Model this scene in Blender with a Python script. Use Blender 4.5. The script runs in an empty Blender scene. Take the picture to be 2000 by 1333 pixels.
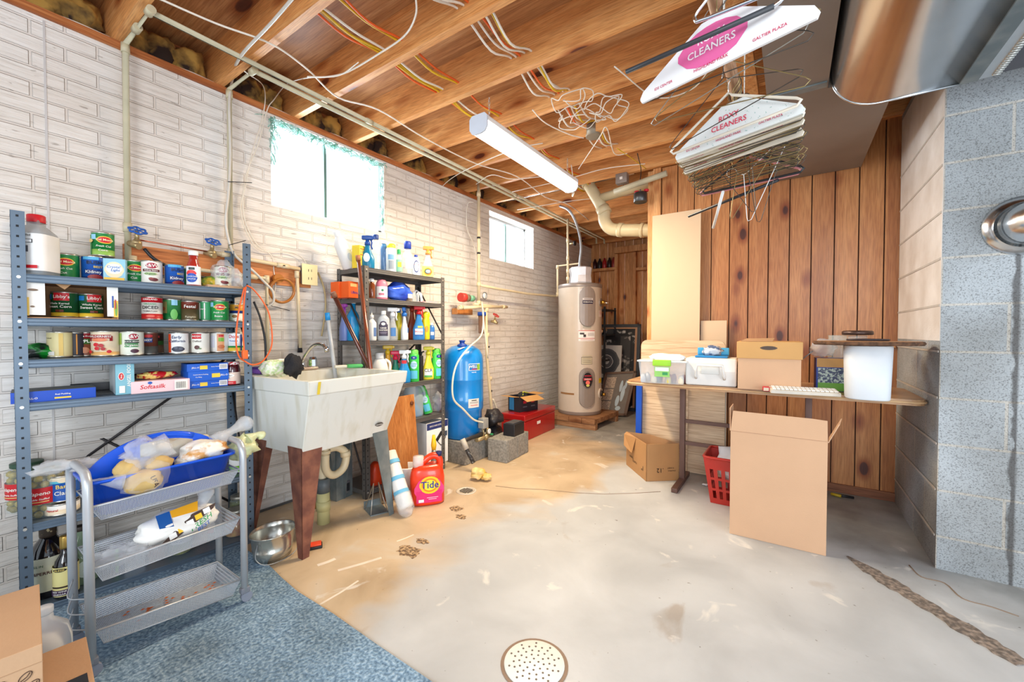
import bpy, bmesh, math, random
from math import sin, cos, pi, radians, atan2, sqrt
from mathutils import Matrix, Vector, Euler
random.seed(7)
S = bpy.context.scene
C = S.collection

# ------------------------------------------------------------------ camera
YAW, PIT, EYE = radians(34.2), radians(1.22), 1.10
cd = bpy.data.cameras.new('camera'); cd.lens = 14.4; cd.sensor_width = 36; cd.clip_start = .02
cam = bpy.data.objects.new('camera', cd); C.objects.link(cam)
cam.location = (0, 0, EYE); cam.rotation_euler = (pi/2 - PIT, 0, YAW)
S.camera = cam
# ------------------------------------------------------------------ world, lights, exposure
W = bpy.data.worlds.new('world'); S.world = W; W.use_nodes = True
bg = W.node_tree.nodes['Background']; bg.inputs[0].default_value = (.78, .89, 1, 1); bg.inputs[1].default_value = 1.25
S.view_settings.view_transform = 'Standard'; S.view_settings.look = 'None'
S.view_settings.gamma = 1; S.view_settings.use_curve_mapping = False
S.view_settings.exposure = 0.24
def area(name, loc, rot, size, power, col, sy=None):
    l = bpy.data.lights.new(name, 'AREA'); l.energy = power; l.color = col; l.size = size
    if sy: l.shape = 'RECTANGLE'; l.size_y = sy
    o = bpy.data.objects.new(name, l); C.objects.link(o); o.location = loc; o.rotation_euler = rot
    return o
area('rear_fill_light', (.6, -2.4, 1.9), (radians(78), 0, radians(14)), 1.6, 70, (.93, .97, 1))  # added fill behind the camera to brighten the room, no known lamp there
area('side_fill_light', (3.4, -.6, .9), (radians(112), 0, radians(62)), 1.6, 80, (.88, .94, 1))  # second added fill, out of view at the right, not a source of the place
area('window_daylight_near', (-2.98, 1.72, 2.17), (0, radians(-75), 0), .5, 34, (.68, .85, 1), .8)
area('window_daylight_far', (-2.98, 4.0, 2.17), (0, radians(-75), 0), .5, 26, (.9, .95, 1), .8)

# ------------------------------------------------------------------ pixel helpers: a point of the photo on a known plane
def ray(u, v):
    x, y = (u-1000)/800, -(v-666.5)/800
    up = y*cos(PIT) - sin(PIT); fw = y*sin(PIT) + cos(PIT)
    return Vector((x*cos(YAW)-fw*sin(YAW), x*sin(YAW)+fw*cos(YAW), up))
def fl(u, v, z=0):
    d = ray(u, v); return Vector((0, 0, EYE)) + d*((z-EYE)/d.z)
def px(u, v, x):
    d = ray(u, v); return Vector((0, 0, EYE)) + d*(x/d.x)
def py(u, v, y):
    d = ray(u, v); return Vector((0, 0, EYE)) + d*(y/d.y)

# ------------------------------------------------------------------ materials
_M = {}
def L(c):
    return tuple(((x/255)/12.92 if x/255 <= .04045 else ((x/255+.055)/1.055)**2.4) for x in c)
def mat(name, col, rough=.5, metal=0., var=.08, vs=12., bump=0., bs=60., alpha=1., trans=0., emit=0., stretch=None, ior=1.45, col2=None, lo=.35, hi=.65, coat=0.):
    """procedural material: 0-255 colour, noise variation, optional second colour in patches"""
    if name in _M: return _M[name]
    m = bpy.data.materials.new(name); m.use_nodes = True; _M[name] = m
    n, k = m.node_tree.nodes, m.node_tree.links; b = n['Principled BSDF']
    b.inputs['Roughness'].default_value = rough; b.inputs['Metallic'].default_value = metal; b.inputs['IOR'].default_value = ior
    if trans: b.inputs['Transmission Weight'].default_value = trans
    if alpha < 1: b.inputs['Alpha'].default_value = alpha
    if coat: b.inputs['Coat Weight'].default_value = coat
    tc = n.new('ShaderNodeTexCoord'); src = tc.outputs['Object']
    if stretch:
        mp = n.new('ShaderNodeMapping'); mp.inputs['Scale'].default_value = stretch; k.new(src, mp.inputs[0]); src = mp.outputs[0]
    c = L(col)
    nz = n.new('ShaderNodeTexNoise'); nz.inputs['Scale'].default_value = vs; nz.inputs['Detail'].default_value = 4; k.new(src, nz.inputs['Vector'])
    rp = n.new('ShaderNodeValToRGB'); k.new(nz.outputs['Fac'], rp.inputs[0])
    if col2:
        rp.color_ramp.elements[0].position = lo; rp.color_ramp.elements[1].position = hi
        rp.color_ramp.elements[0].color = (*c, 1); rp.color_ramp.elements[1].color = (*L(col2), 1)
    else:
        rp.color_ramp.elements[0].position = .3; rp.color_ramp.elements[1].position = .7
        rp.color_ramp.elements[0].color = (*[x*(1-var) for x in c], 1); rp.color_ramp.elements[1].color = (*[min(1, x*(1+var)) for x in c], 1)
    k.new(rp.outputs[0], b.inputs['Base Color'])
    if emit:
        k.new(rp.outputs[0], b.inputs['Emission Color']); b.inputs['Emission Strength'].default_value = emit
    if bump:
        n2 = n.new('ShaderNodeTexNoise'); n2.inputs['Scale'].default_value = bs; n2.inputs['Detail'].default_value = 3; k.new(src, n2.inputs['Vector'])
        bp = n.new('ShaderNodeBump'); bp.inputs['Strength'].default_value = bump; bp.inputs['Distance'].default_value = .004
        k.new(n2.outputs['Fac'], bp.inputs['Height']); k.new(bp.outputs[0], b.inputs['Normal'])
    return m
def flat(r, g, b, rough=.45):
    return mat(f'print_{r}_{g}_{b}', (r, g, b), rough, var=.04)
def nodes(name):
    m = bpy.data.materials.new(name); m.use_nodes = True; _M[name] = m
    return m, m.node_tree.nodes, m.node_tree.links, m.node_tree.nodes['Principled BSDF']
def N(n, t, **kw):
    x = n.new(t)
    for a, v in kw.items():
        if a.startswith('i_'): x.inputs[a[2:].replace('_', ' ')].default_value = v
        else: setattr(x, a, v)
    return x
def ramp(n, stops):
    r = n.new('ShaderNodeValToRGB'); e = r.color_ramp.elements
    while len(e) < len(stops): e.new(.5)
    for i, (p, c) in enumerate(stops): e[i].position = p; e[i].color = (*L(c), 1)
    return r
def mixc(n, k, fac, a, b, mode='MIX'):
    m = n.new('ShaderNodeMix'); m.data_type = 'RGBA'; m.blend_type = mode; m.clamp_factor = True
    for s, v in ((0, fac), (6, a), (7, b)):
        if hasattr(v, 'links') or hasattr(v, 'is_output'): k.new(v, m.inputs[s])
        else: m.inputs[s].default_value = v
    return m.outputs[2]
def G(v): return (v, v, v, 1)

# ------------------------------------------------------------------ mesh builder
class MB:
    def __init__(s): s.v = []; s.f = []; s.mi = []; s.sm = []; s.mats = []
    def m(s, mt):
        if mt not in s.mats: s.mats.append(mt)
        return s.mats.index(mt)
    def add(s, vs, fs, mt, smooth=False, X=None):
        o = len(s.v); i = s.m(mt)
        s.v += [tuple(X @ Vector(v)) if X else tuple(v) for v in vs]
        for f in fs: s.f.append(tuple(o+j for j in f)); s.mi.append(i); s.sm.append(smooth)
        return s
    def box(s, a, b, mt, X=None, bev=0.):
        x0, x1 = sorted((a[0], b[0])); y0, y1 = sorted((a[1], b[1])); z0, z1 = sorted((a[2], b[2]))
        if bev <= 0:
            v = [(x0,y0,z0),(x1,y0,z0),(x1,y1,z0),(x0,y1,z0),(x0,y0,z1),(x1,y0,z1),(x1,y1,z1),(x0,y1,z1)]
            return s.add(v, [(0,3,2,1),(4,5,6,7),(0,1,5,4),(1,2,6,5),(2,3,7,6),(3,0,4,7)], mt, False, X)
        bm = bmesh.new(); bmesh.ops.create_cube(bm, size=1)
        for w in bm.verts: w.co = Vector(((x0+x1)/2+w.co.x*(x1-x0), (y0+y1)/2+w.co.y*(y1-y0), (z0+z1)/2+w.co.z*(z1-z0)))
        bmesh.ops.bevel(bm, geom=bm.edges[:], offset=min(bev, .45*min(x1-x0, y1-y0, z1-z0)), segments=3, affect='EDGES', profile=.6)
        bm.verts.index_update()
        s.add([tuple(w.co) for w in bm.verts], [[w.index for w in f.verts] for f in bm.faces], mt, True, X); bm.free(); return s
    def lathe(s, prof, mt, c=(0,0,0), n=24, sx=1, sy=1, X=None, smooth=True, cap=True, a0=0., se=2.):
        """prof [(r,z)] or [(r,z,mat)]: the mat of the ring segment that starts there"""
        P = [(p[0], p[1]) for p in prof]; vs = []
        for r, z in P:
            for i in range(n):
                a = a0+2*pi*i/n; ca, sa = cos(a), sin(a)
                if se != 2.:
                    ca = math.copysign(abs(ca)**(2/se), ca); sa = math.copysign(abs(sa)**(2/se), sa)
                vs.append((c[0]+r*sx*ca, c[1]+r*sy*sa, c[2]+z))
        o = len(s.v); s.v += [tuple(X @ Vector(v)) if X else v for v in vs]
        for j in range(len(P)-1):
            i0 = s.m(prof[j][2] if len(prof[j]) > 2 else mt)
            for i in range(n):
                s.f.append((o+j*n+i, o+j*n+(i+1) % n, o+(j+1)*n+(i+1) % n, o+(j+1)*n+i)); s.mi.append(i0); s.sm.append(smooth)
        if cap:
            if P[0][0] > 1e-5: s.f.append(tuple(o+i for i in reversed(range(n)))); s.mi.append(s.m(prof[0][2] if len(prof[0]) > 2 else mt)); s.sm.append(False)
            if P[-1][0] > 1e-5: s.f.append(tuple(o+(len(P)-1)*n+i for i in range(n))); s.mi.append(s.m(prof[-1][2] if len(prof[-1]) > 2 else mt)); s.sm.append(False)
        return s
    def cyl(s, p0, p1, r, mt, r1=None, n=12, cap=True):
        return s.tube([p0, p1], r, mt, n, radii=[r, r if r1 is None else r1], cap=cap)
    def tube(s, pts, r, mt, n=8, closed=False, radii=None, cap=True):
        pts = [Vector(p) for p in pts]; q = []
        for p in pts:
            if not q or (p-q[-1]).length > 1e-6: q.append(p)
        pts = q; L_ = len(pts)
        if L_ < 2: return s
        T = []
        for i in range(L_):
            a = pts[i-1] if (i or closed) else pts[0]; b = pts[(i+1) % L_] if (i < L_-1 or closed) else pts[-1]
            t = (b-a); T.append(t.normalized() if t.length > 1e-9 else Vector((0, 0, 1)))
        u = T[0].orthogonal().normalized(); o = len(s.v); i0 = s.m(mt)
        for i in range(L_):
            u = (u - T[i]*u.dot(T[i]))
            u = u.normalized() if u.length > 1e-6 else T[i].orthogonal().normalized()
            w = T[i].cross(u); rr = radii[i] if radii and i < len(radii) else r
            for j in range(n):
                a = 2*pi*j/n; s.v.append(tuple(pts[i]+(u*cos(a)+w*sin(a))*rr))
        for i in range(L_ if closed else L_-1):
            for j in range(n):
                i2 = (i+1) % L_
                s.f.append((o+i*n+j, o+i*n+(j+1) % n, o+i2*n+(j+1) % n, o+i2*n+j)); s.mi.append(i0); s.sm.append(True)
        if cap and not closed:
            s.f.append(tuple(o+j for j in reversed(range(n)))); s.mi.append(i0); s.sm.append(False)
            s.f.append(tuple(o+(L_-1)*n+j for j in range(n))); s.mi.append(i0); s.sm.append(False)
        return s
    def prism(s, poly, mt, h, X=None, smooth=False):
        """poly in XY, extruded from z=0 to z=h (or (z0,z1))"""
        z0, z1 = h if isinstance(h, tuple) else (0, h); n = len(poly)
        A = sum(poly[i][0]*poly[(i+1) % n][1]-poly[(i+1) % n][0]*poly[i][1] for i in range(n))
        if A < 0: poly = list(reversed(poly))
        vs = [(x, y, z0) for x, y in poly]+[(x, y, z1) for x, y in poly]
        fs = [tuple(reversed(range(n))), tuple(range(n, 2*n))]
        s.add(vs, fs, mt, False, X); o = len(s.v)-2*n; i0 = s.m(mt)
        for i in range(n): s.f.append((o+i, o+(i+1) % n, o+n+(i+1) % n, o+n+i)); s.mi.append(i0); s.sm.append(smooth)
        return s
    def blob(s, c, r, mt, seed=0, amp=.15, sub=3, sq=(1, 1, 1), f=2.2, X=None):
        bm = bmesh.new(); bmesh.ops.create_icosphere(bm, subdivisions=sub, radius=1)
        from mathutils import noise
        for w in bm.verts:
            d = 1+amp*noise.noise(w.co*f+Vector((seed*3.1, seed*1.7, 0)))*1.6
            w.co = Vector((c[0]+w.co.x*d*r*sq[0], c[1]+w.co.y*d*r*sq[1], c[2]+w.co.z*d*r*sq[2]))
        bm.verts.index_update()
        s.add([tuple(w.co) for w in bm.verts], [[w.index for w in f_.verts] for f_ in bm.faces], mt, True, X); bm.free(); return s
    def build(s, name, parent=None, loc=None, rot=None):
        me = bpy.data.meshes.new(name); me.from_pydata(s.v, [], s.f)
        for mt in s.mats: me.materials.append(mt)
        me.polygons.foreach_set('material_index', s.mi); me.polygons.foreach_set('use_smooth', s.sm); me.update()
        o = bpy.data.objects.new(name, me); C.objects.link(o)
        if parent: o.parent = parent
        if loc is not None: o.location = loc
        if rot is not None: o.rotation_euler = rot
        return o
def thing(name, label, cat, loc=(0,0,0), rz=0., group=None, rot=None):
    o = bpy.data.objects.new(name, None); C.objects.link(o); o.empty_display_size = .05
    o.location = loc; o.rotation_euler = rot if rot else (0, 0, rz); o['label'] = label; o['category'] = cat
    if group: o['group'] = group
    return o
def tag(o, label, cat, group=None, kind=None):
    o['label'] = label; o['category'] = cat
    if group: o['group'] = group
    if kind: o['kind'] = kind
    return o
def struct(o, label=None):
    o['kind'] = 'structure'
    if label: o['label'] = label
    return o
def dup(root, loc, rz=None, label=None, group=None, rot=None):
    r = root.copy(); C.objects.link(r); r.location = loc
    if rz is not None: r.rotation_euler = (0, 0, rz)
    if rot is not None: r.rotation_euler = rot
    if label: r['label'] = label
    if group: r['group'] = group
    for ch in list(root.children):
        c = ch.copy(); C.objects.link(c); c.parent = r
        for g in list(ch.children):
            d = g.copy(); C.objects.link(d); d.parent = c
    return r
def spline(P, k=8, closed=False):
    P = [Vector(p) for p in P]; n = len(P); out = []
    for i in range(n if closed else n-1):
        p0 = P[(i-1) % n] if (closed or i > 0) else P[0]*2-P[1]; p1 = P[i]; p2 = P[(i+1) % n]
        p3 = P[(i+2) % n] if (closed or i+2 < n) else p2*2-p1
        for j in range(k):
            t = j/k; out.append(.5*((2*p1)+(p2-p0)*t+(2*p0-5*p1+4*p2-p3)*t*t+(3*p1-p0-3*p2+p3)*t**3))
    if not closed: out.append(P[-1])
    return out

# ------------------------------------------------------------------ lettering
_T = {}
def text2d(st, size=1., ital=0., w=1.):
    if st not in _T:
        cu = bpy.data.curves.new('t', 'FONT'); cu.body = st; cu.align_x = 'CENTER'; cu.align_y = 'CENTER'; cu.resolution_u = 2; cu.size = 1; cu.offset = .012
        o = bpy.data.objects.new('t', cu); C.objects.link(o)
        me = bpy.data.meshes.new_from_object(o.evaluated_get(bpy.context.evaluated_depsgraph_get()))
        _T[st] = ([tuple(v.co) for v in me.vertices], [tuple(p.vertices) for p in me.polygons])
        bpy.data.objects.remove(o); bpy.data.curves.remove(cu); bpy.data.meshes.remove(me)
    V, F = _T[st]
    return [((x+ital*y)*size*w, y*size) for x, y, _ in V], F
def wrap(mb, V, F, mt, r, ang, z, off=.0012, sx=1, sy=1):
    """lay 2D shapes on the wall of an upright cylinder round the local z axis, outward at angle ang"""
    mb.add([((r+off)*sx*cos(ang+x/r), (r+off)*sy*sin(ang+x/r), z+y) for x, y in V], F, mt)
def ellipse2d(w, h, n=20): # fan strips so that it bends
    V = []; F = []; m = 7
    for i in range(m+1):
        x = -w/2+w*i/m; yy = h/2*sqrt(max(0, 1-(2*x/w)**2)) if w else 0
        if i in (0, m): yy = h*.08
        V += [(x, -yy), (x, yy)]
    for i in range(m): F.append((2*i, 2*i+2, 2*i+3, 2*i+1))
    return V, F
def rect2d(w, h, cx=0, cy=0):
    m = max(1, int(w/.008)); V = []; F = []
    for i in range(m+1): x = cx-w/2+w*i/m; V += [(x, cy-h/2), (x, cy+h/2)]
    for i in range(m): F.append((2*i, 2*i+2, 2*i+3, 2*i+1))
    return V, F
def onface(mb, V, F, mt, X, off=.0012):
    """lay 2D shapes on the plane of X (x right, y up, z out)"""
    mb.add([(x, y, off) for x, y in V], F, mt, False, X)
def plane(o, right, up):
    r = Vector(right).normalized(); u = Vector(up).normalized(); w = r.cross(u)
    return Matrix(((r.x, u.x, w.x, o[0]), (r.y, u.y, w.y, o[1]), (r.z, u.z, w.z, o[2]), (0, 0, 0, 1)))
# ================================================================== MATERIALS OF THE ROOM
WX, ZT = -2.67, 2.45          # inner face of the painted wall, its top
def m_wall():
    m, n, k, b = nodes('painted_brick_panel')
    g = N(n, 'ShaderNodeNewGeometry'); sp = N(n, 'ShaderNodeSeparateXYZ'); k.new(g.outputs['Position'], sp.inputs[0])
    cb = N(n, 'ShaderNodeCombineXYZ'); k.new(sp.outputs[1], cb.inputs[0]); k.new(sp.outputs[2], cb.inputs[1])
    br = N(n, 'ShaderNodeTexBrick', offset=.5); k.new(cb.outputs[0], br.inputs['Vector'])
    for a, v in (('Scale', 1), ('Brick Width', .205), ('Row Height', .0655), ('Mortar Size', .0055), ('Mortar Smooth', .35), ('Bias', -.6)): br.inputs[a].default_value = v
    br.inputs['Color1'].default_value = G(1); br.inputs['Color2'].default_value = G(.86); br.inputs['Mortar'].default_value = G(.15)
    mp = N(n, 'ShaderNodeMapping'); mp.inputs['Scale'].default_value = (7, 70, 1); k.new(cb.outputs[0], mp.inputs[0])
    nz = N(n, 'ShaderNodeTexNoise', i_Scale=1.); nz.inputs['Detail'].default_value = 6; k.new(mp.outputs[0], nz.inputs['Vector'])
    h = mixc(n, k, .30, br.outputs['Color'], nz.outputs['Fac'])
    bp = N(n, 'ShaderNodeBump', i_Strength=.9, i_Distance=.016); k.new(h, bp.inputs['Height']); k.new(bp.outputs[0], b.inputs['Normal'])
    r = ramp(n, [(.26, (206, 200, 194)), (.42, (228, 225, 220)), (.7, (240, 238, 235))]); k.new(nz.outputs['Fac'], r.inputs[0])
    c = mixc(n, k, br.outputs['Fac'], r.outputs[0], (*L((226, 221, 215)), 1))
    n3 = N(n, 'ShaderNodeTexNoise', i_Scale=1.1); n3.inputs['Detail'].default_value = 3; k.new(cb.outputs[0], n3.inputs['Vector'])
    r3 = ramp(n, [(.35, (226, 216, 206)), (.65, (255, 255, 255))]); k.new(n3.outputs['Fac'], r3.inputs[0])
    c = mixc(n, k, .8, c, r3.outputs[0], 'MULTIPLY')
    # flaked dirt marks low on the wall
    mp2 = N(n, 'ShaderNodeMapping'); mp2.inputs['Scale'].default_value = (9, 34, 1); k.new(cb.outputs[0], mp2.inputs[0])
    n4 = N(n, 'ShaderNodeTexNoise', i_Scale=1.6); n4.inputs['Detail'].default_value = 5; k.new(mp2.outputs[0], n4.inputs['Vector'])
    r4 = ramp(n, [(.30, (110, 92, 78)), (.345, (255, 255, 255))]); k.new(n4.outputs['Fac'], r4.inputs[0])
    c = mixc(n, k, .45, c, r4.outputs[0], 'MULTIPLY')
    k.new(c, b.inputs['Base Color']); b.inputs['Roughness'].default_value = .36
    return m
def m_floor():
    m, n, k, b = nodes('stained_concrete')
    g = N(n, 'ShaderNodeNewGeometry'); sp = N(n, 'ShaderNodeSeparateXYZ'); k.new(g.outputs['Position'], sp.inputs[0])
    def nz(sc, det=5, dist=0.):
        x = N(n, 'ShaderNodeTexNoise', i_Scale=sc); x.inputs['Detail'].default_value = det; x.inputs['Distortion'].default_value = dist; k.new(g.outputs['Position'], x.inputs['Vector']); return x.outputs['Fac']
    def ma(op, a, c_=0.):
        x = N(n, 'ShaderNodeMath', operation=op)
        for i, v in enumerate((a, c_)):
            if isinstance(v, (int, float)): x.inputs[i].default_value = v
            else: k.new(v, x.inputs[i])
        return x.outputs[0]
    def rmp(v, st): r = ramp(n, st); k.new(v, r.inputs[0]); return r.outputs[0]
    grey = rmp(nz(2.2, 7, .4), [(.3, (170, 172, 173)), (.5, (188, 190, 191)), (.7, (203, 205, 206))])
    tan = rmp(nz(2.6, 7, .8), [(.28, (172, 148, 118)), (.45, (196, 174, 144)), (.6, (208, 186, 156)), (.75, (210, 200, 184))])
    # the tan stained slab lies by the wall; its edge wanders, except for a straight old paint line at the front
    e = ma('ADD', ma('MULTIPLY', ma('SUBTRACT', nz(1.3, 6, .5), .5), 1.5), ma('SUBTRACT', -1.38, sp.outputs[0]))
    yy = ma('MULTIPLY', ma('SUBTRACT', sp.outputs[1], 2.4), .34)
    e = ma('ADD', e, ma('MINIMUM', ma('MAXIMUM', yy, 0.), .9))
    mk = rmp(ma('ADD', ma('MULTIPLY', e, 1.6), .5), [(.33, (0, 0, 0)), (.75, (255, 255, 255))])
    c = mixc(n, k, mk, grey, tan)
    # darker grey concrete in the corner by the chimney
    e2 = ma('ADD', ma('MULTIPLY', ma('SUBTRACT', nz(2.4, 5, .4), .5), 1.4), ma('ADD', ma('MULTIPLY', sp.outputs[0], .9), ma('MULTIPLY', ma('SUBTRACT', sp.outputs[1], 2.62), 1.5)))
    mk2 = rmp(e2, [(.05, (0, 0, 0)), (.5, (255, 255, 255))])
    c = mixc(n, k, mk2, c, rmp(nz(5, 6), [(.3, (132, 132, 129)), (.6, (160, 160, 157)), (.75, (182, 181, 178))]))
    # rusty brown blotches and white lime patches
    mp = rmp(nz(1.9, 8, 1.2), [(.66, (255, 255, 255)), (.74, (204, 176, 148))])
    c = mixc(n, k, .55, c, mp, 'MULTIPLY')
    w = rmp(nz(5.5, 8, .9), [(.64, (0, 0, 0)), (.70, (255, 255, 255))])
    wm = N(n, 'ShaderNodeMath', operation='MULTIPLY'); k.new(w, wm.inputs[0]); wm.inputs[1].default_value = .65
    c = mixc(n, k, wm.outputs[0], c, (*L((228, 224, 216)), 1))
    d = rmp(nz(38, 3), [(.24, (120, 98, 80)), (.29, (255, 255, 255))]); c = mixc(n, k, .7, c, d, 'MULTIPLY')
    k.new(c, b.inputs['Base Color']); b.inputs['Roughness'].default_value = .48
    bp = N(n, 'ShaderNodeBump', i_Strength=.25, i_Distance=.004); k.new(nz(24, 6), bp.inputs['Height']); k.new(bp.outputs[0], b.inputs['Normal'])
    return m
def m_wood(name, dark, mid, light, axis='x', scale=1., knots=True, rough=.55, plank=0., coat=0.):
    m, n, k, b = nodes(name)
    tc = N(n, 'ShaderNodeNewGeometry'); src = tc.outputs['Position']
    st = {'x': (.9, 16, 16), 'y': (16, .9, 16), 'z': (16, 16, .9)}[axis]
    mp = N(n, 'ShaderNodeMapping'); mp.inputs['Scale'].default_value = [s*scale for s in st]; k.new(src, mp.inputs[0])
    nz = N(n, 'ShaderNodeTexNoise', i_Scale=1.5); nz.inputs['Detail'].default_value = 8; nz.inputs['Distortion'].default_value = 1.1; k.new(mp.outputs[0], nz.inputs['Vector'])
    r = ramp(n, [(.28, dark), (.5, mid), (.72, light)]); k.new(nz.outputs['Fac'], r.inputs[0]); c = r.outputs[0]
    mpf = N(n, 'ShaderNodeMapping'); mpf.inputs['Scale'].default_value = [s*scale*6 for s in st]; k.new(src, mpf.inputs[0])
    nf = N(n, 'ShaderNodeTexNoise', i_Scale=2.); nf.inputs['Detail'].default_value = 3; k.new(mpf.outputs[0], nf.inputs['Vector'])
    rf = ramp(n, [(.35, (214, 200, 188)), (.6, (255, 255, 255))]); k.new(nf.outputs['Fac'], rf.inputs[0]); c = mixc(n, k, .8, c, rf.outputs[0], 'MULTIPLY')
    if plank:
        sp = N(n, 'ShaderNodeSeparateXYZ'); k.new(src, sp.inputs[0])
        mm = N(n, 'ShaderNodeMath', operation='DIVIDE'); k.new(sp.outputs[0], mm.inputs[0]); mm.inputs[1].default_value = plank
        fl_ = N(n, 'ShaderNodeMath', operation='FLOOR'); k.new(mm.outputs[0], fl_.inputs[0])
        wn = N(n, 'ShaderNodeTexWhiteNoise', noise_dimensions='1D'); k.new(fl_.outputs[0], wn.inputs['W'])
        rw = ramp(n, [(0, (222, 208, 198)), (1, (255, 255, 255))]); k.new(wn.outputs['Value'], rw.inputs[0]); c = mixc(n, k, 1., c, rw.outputs[0], 'MULTIPLY')
    if knots:
        ks = {'x': (2.2, 6, 6), 'y': (6, 2.2, 6), 'z': (7.5, 7.5, 3.8)}[axis]
        mk = N(n, 'ShaderNodeMapping'); mk.inputs['Scale'].default_value = [s*scale for s in ks]; k.new(src, mk.inputs[0])
        vo = N(n, 'ShaderNodeTexVoronoi', i_Scale=1.); k.new(mk.outputs[0], vo.inputs['Vector'])
        rk = ramp(n, [(.0, (96, 56, 40)), (.12, (112, 68, 46)), (.15, (200, 160, 124)), (.30, (255, 255, 255))]); k.new(vo.outputs['Distance'], rk.inputs[0])
        c = mixc(n, k, 1., c, rk.outputs[0], 'MULTIPLY')
    k.new(c, b.inputs['Base Color']); b.inputs['Roughness'].default_value = rough
    if coat: b.inputs['Coat Weight'].default_value = coat; b.inputs['Coat Roughness'].default_value = .25
    bp = N(n, 'ShaderNodeBump', i_Strength=.2, i_Distance=.003); k.new(nf.outputs['Fac'], bp.inputs['Height']); k.new(bp.outputs[0], b.inputs['Normal'])
    return m
def m_block():
    m, n, k, b = nodes('concrete_block')
    g = N(n, 'ShaderNodeNewGeometry'); sp = N(n, 'ShaderNodeSeparateXYZ'); k.new(g.outputs['Position'], sp.inputs[0])
    ad = N(n, 'ShaderNodeMath', operation='SUBTRACT'); k.new(sp.outputs[0], ad.inputs[0]); k.new(sp.outputs[1], ad.inputs[1])
    z = N(n, 'ShaderNodeMath', operation='SUBTRACT'); k.new(sp.outputs[2], z.inputs[0]); z.inputs[1].default_value = .153
    cb = N(n, 'ShaderNodeCombineXYZ'); k.new(ad.outputs[0], cb.inputs[0]); k.new(z.outputs[0], cb.inputs[1])
    br = N(n, 'ShaderNodeTexBrick', offset=.5); k.new(cb.outputs[0], br.inputs['Vector'])
    for a, v in (('Scale', 1), ('Brick Width', .42), ('Row Height', .2145), ('Mortar Size', .006), ('Mortar Smooth', .3), ('Bias', -.2)): br.inputs[a].default_value = v
    br.inputs['Color1'].default_value = (*L((184, 190, 194)), 1); br.inputs['Color2'].default_value = (*L((168, 174, 178)), 1); br.inputs['Mortar'].default_value = (*L((206, 202, 194)), 1)
    n1 = N(n, 'ShaderNodeTexNoise', i_Scale=190.); n1.inputs['Detail'].default_value = 2; k.new(g.outputs['Position'], n1.inputs['Vector'])
    r1 = ramp(n, [(.34, (156, 154, 150)), (.46, (240, 240, 240)), (.7, (255, 255, 255))]); k.new(n1.outputs['Fac'], r1.inputs[0])
    c = mixc(n, k, .75, br.outputs['Color'], r1.outputs[0], 'MULTIPLY')
    n2 = N(n, 'ShaderNodeTexNoise', i_Scale=2.2); n2.inputs['Detail'].default_value = 5; k.new(g.outputs['Position'], n2.inputs['Vector'])
    r2 = ramp(n, [(.3, (196, 192, 186)), (.6, (255, 255, 255))]); k.new(n2.outputs['Fac'], r2.inputs[0]); c = mixc(n, k, .8, c, r2.outputs[0], 'MULTIPLY')
    # soot drip under the flue: dark streak at x = .80 on the front, only below z 1.47
    n3 = N(n, 'ShaderNodeTexNoise', i_Scale=9.); n3.inputs['Detail'].default_value = 6; k.new(g.outputs['Position'], n3.inputs['Vector'])
    def ma(op, a, v):
        x = N(n, 'ShaderNodeMath', operation=op)
        for i, q in enumerate((a, v)):
            if isinstance(q, (int, float)): x.inputs[i].default_value = q
            else: k.new(q, x.inputs[i])
        return x.outputs[0]
    d = ma('ABSOLUTE', ma('ADD', ma('SUBTRACT', sp.outputs[0], .802), ma('MULTIPLY', ma('SUBTRACT', n3.outputs['Fac'], .5), .03)), 0)
    lim = ma('ADD', .010, ma('MULTIPLY', ma('SUBTRACT', n3.outputs['Fac'], .45), .05))
    st = ma('MULTIPLY', ma('SUBTRACT', 1., ma('DIVIDE', d, ma('MAXIMUM', lim, .002))), 1.2)
    st = ma('MULTIPLY', ma('MINIMUM', ma('MAXIMUM', st, 0.), .72), ma('LESS_THAN', sp.outputs[2], 1.47))
    c = mixc(n, k, st, c, (*L((52, 44, 40)), 1))
    k.new(c, b.inputs['Base Color']); b.inputs['Roughness'].default_value = .85
    h = mixc(n, k, .4, br.outputs['Fac'], n1.outputs['Fac'])
    bp = N(n, 'ShaderNodeBump', i_Strength=.55, i_Distance=.006); bp.invert = True; k.new(h, bp.inputs['Height']); k.new(bp.outputs[0], b.inputs['Normal'])
    return m
def m_carpet():
    m, n, k, b = nodes('blue_carpet')
    g = N(n, 'ShaderNodeNewGeometry')
    n1 = N(n, 'ShaderNodeTexNoise', i_Scale=95.); n1.inputs['Detail'].default_value = 4; k.new(g.outputs['Position'], n1.inputs['Vector'])
    r = ramp(n, [(.32, (88, 118, 146)), (.5, (128, 160, 188)), (.68, (172, 200, 222))]); k.new(n1.outputs['Fac'], r.inputs[0])
    n2 = N(n, 'ShaderNodeTexNoise', i_Scale=4.); n2.inputs['Detail'].default_value = 5; k.new(g.outputs['Position'], n2.inputs['Vector'])
    r2 = ramp(n, [(.35, (206, 204, 200)), (.6, (255, 255, 255))]); k.new(n2.outputs['Fac'], r2.inputs[0])
    k.new(mixc(n, k, .9, r.outputs[0], r2.outputs[0], 'MULTIPLY'), b.inputs['Base Color']); b.inputs['Roughness'].default_value = .95
    bp = N(n, 'ShaderNodeBump', i_Strength=.9, i_Distance=.006); k.new(n1.outputs['Fac'], bp.inputs['Height']); k.new(bp.outputs[0], b.inputs['Normal'])
    return m
M_WALL, M_FLOOR, M_BLOCK, M_CARP = m_wall(), m_floor(), m_block(), m_carpet()
M_JOIST = m_wood('joist_wood', (218, 146, 80), (230, 164, 98), (238, 180, 116), 'x', 1., True)
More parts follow.
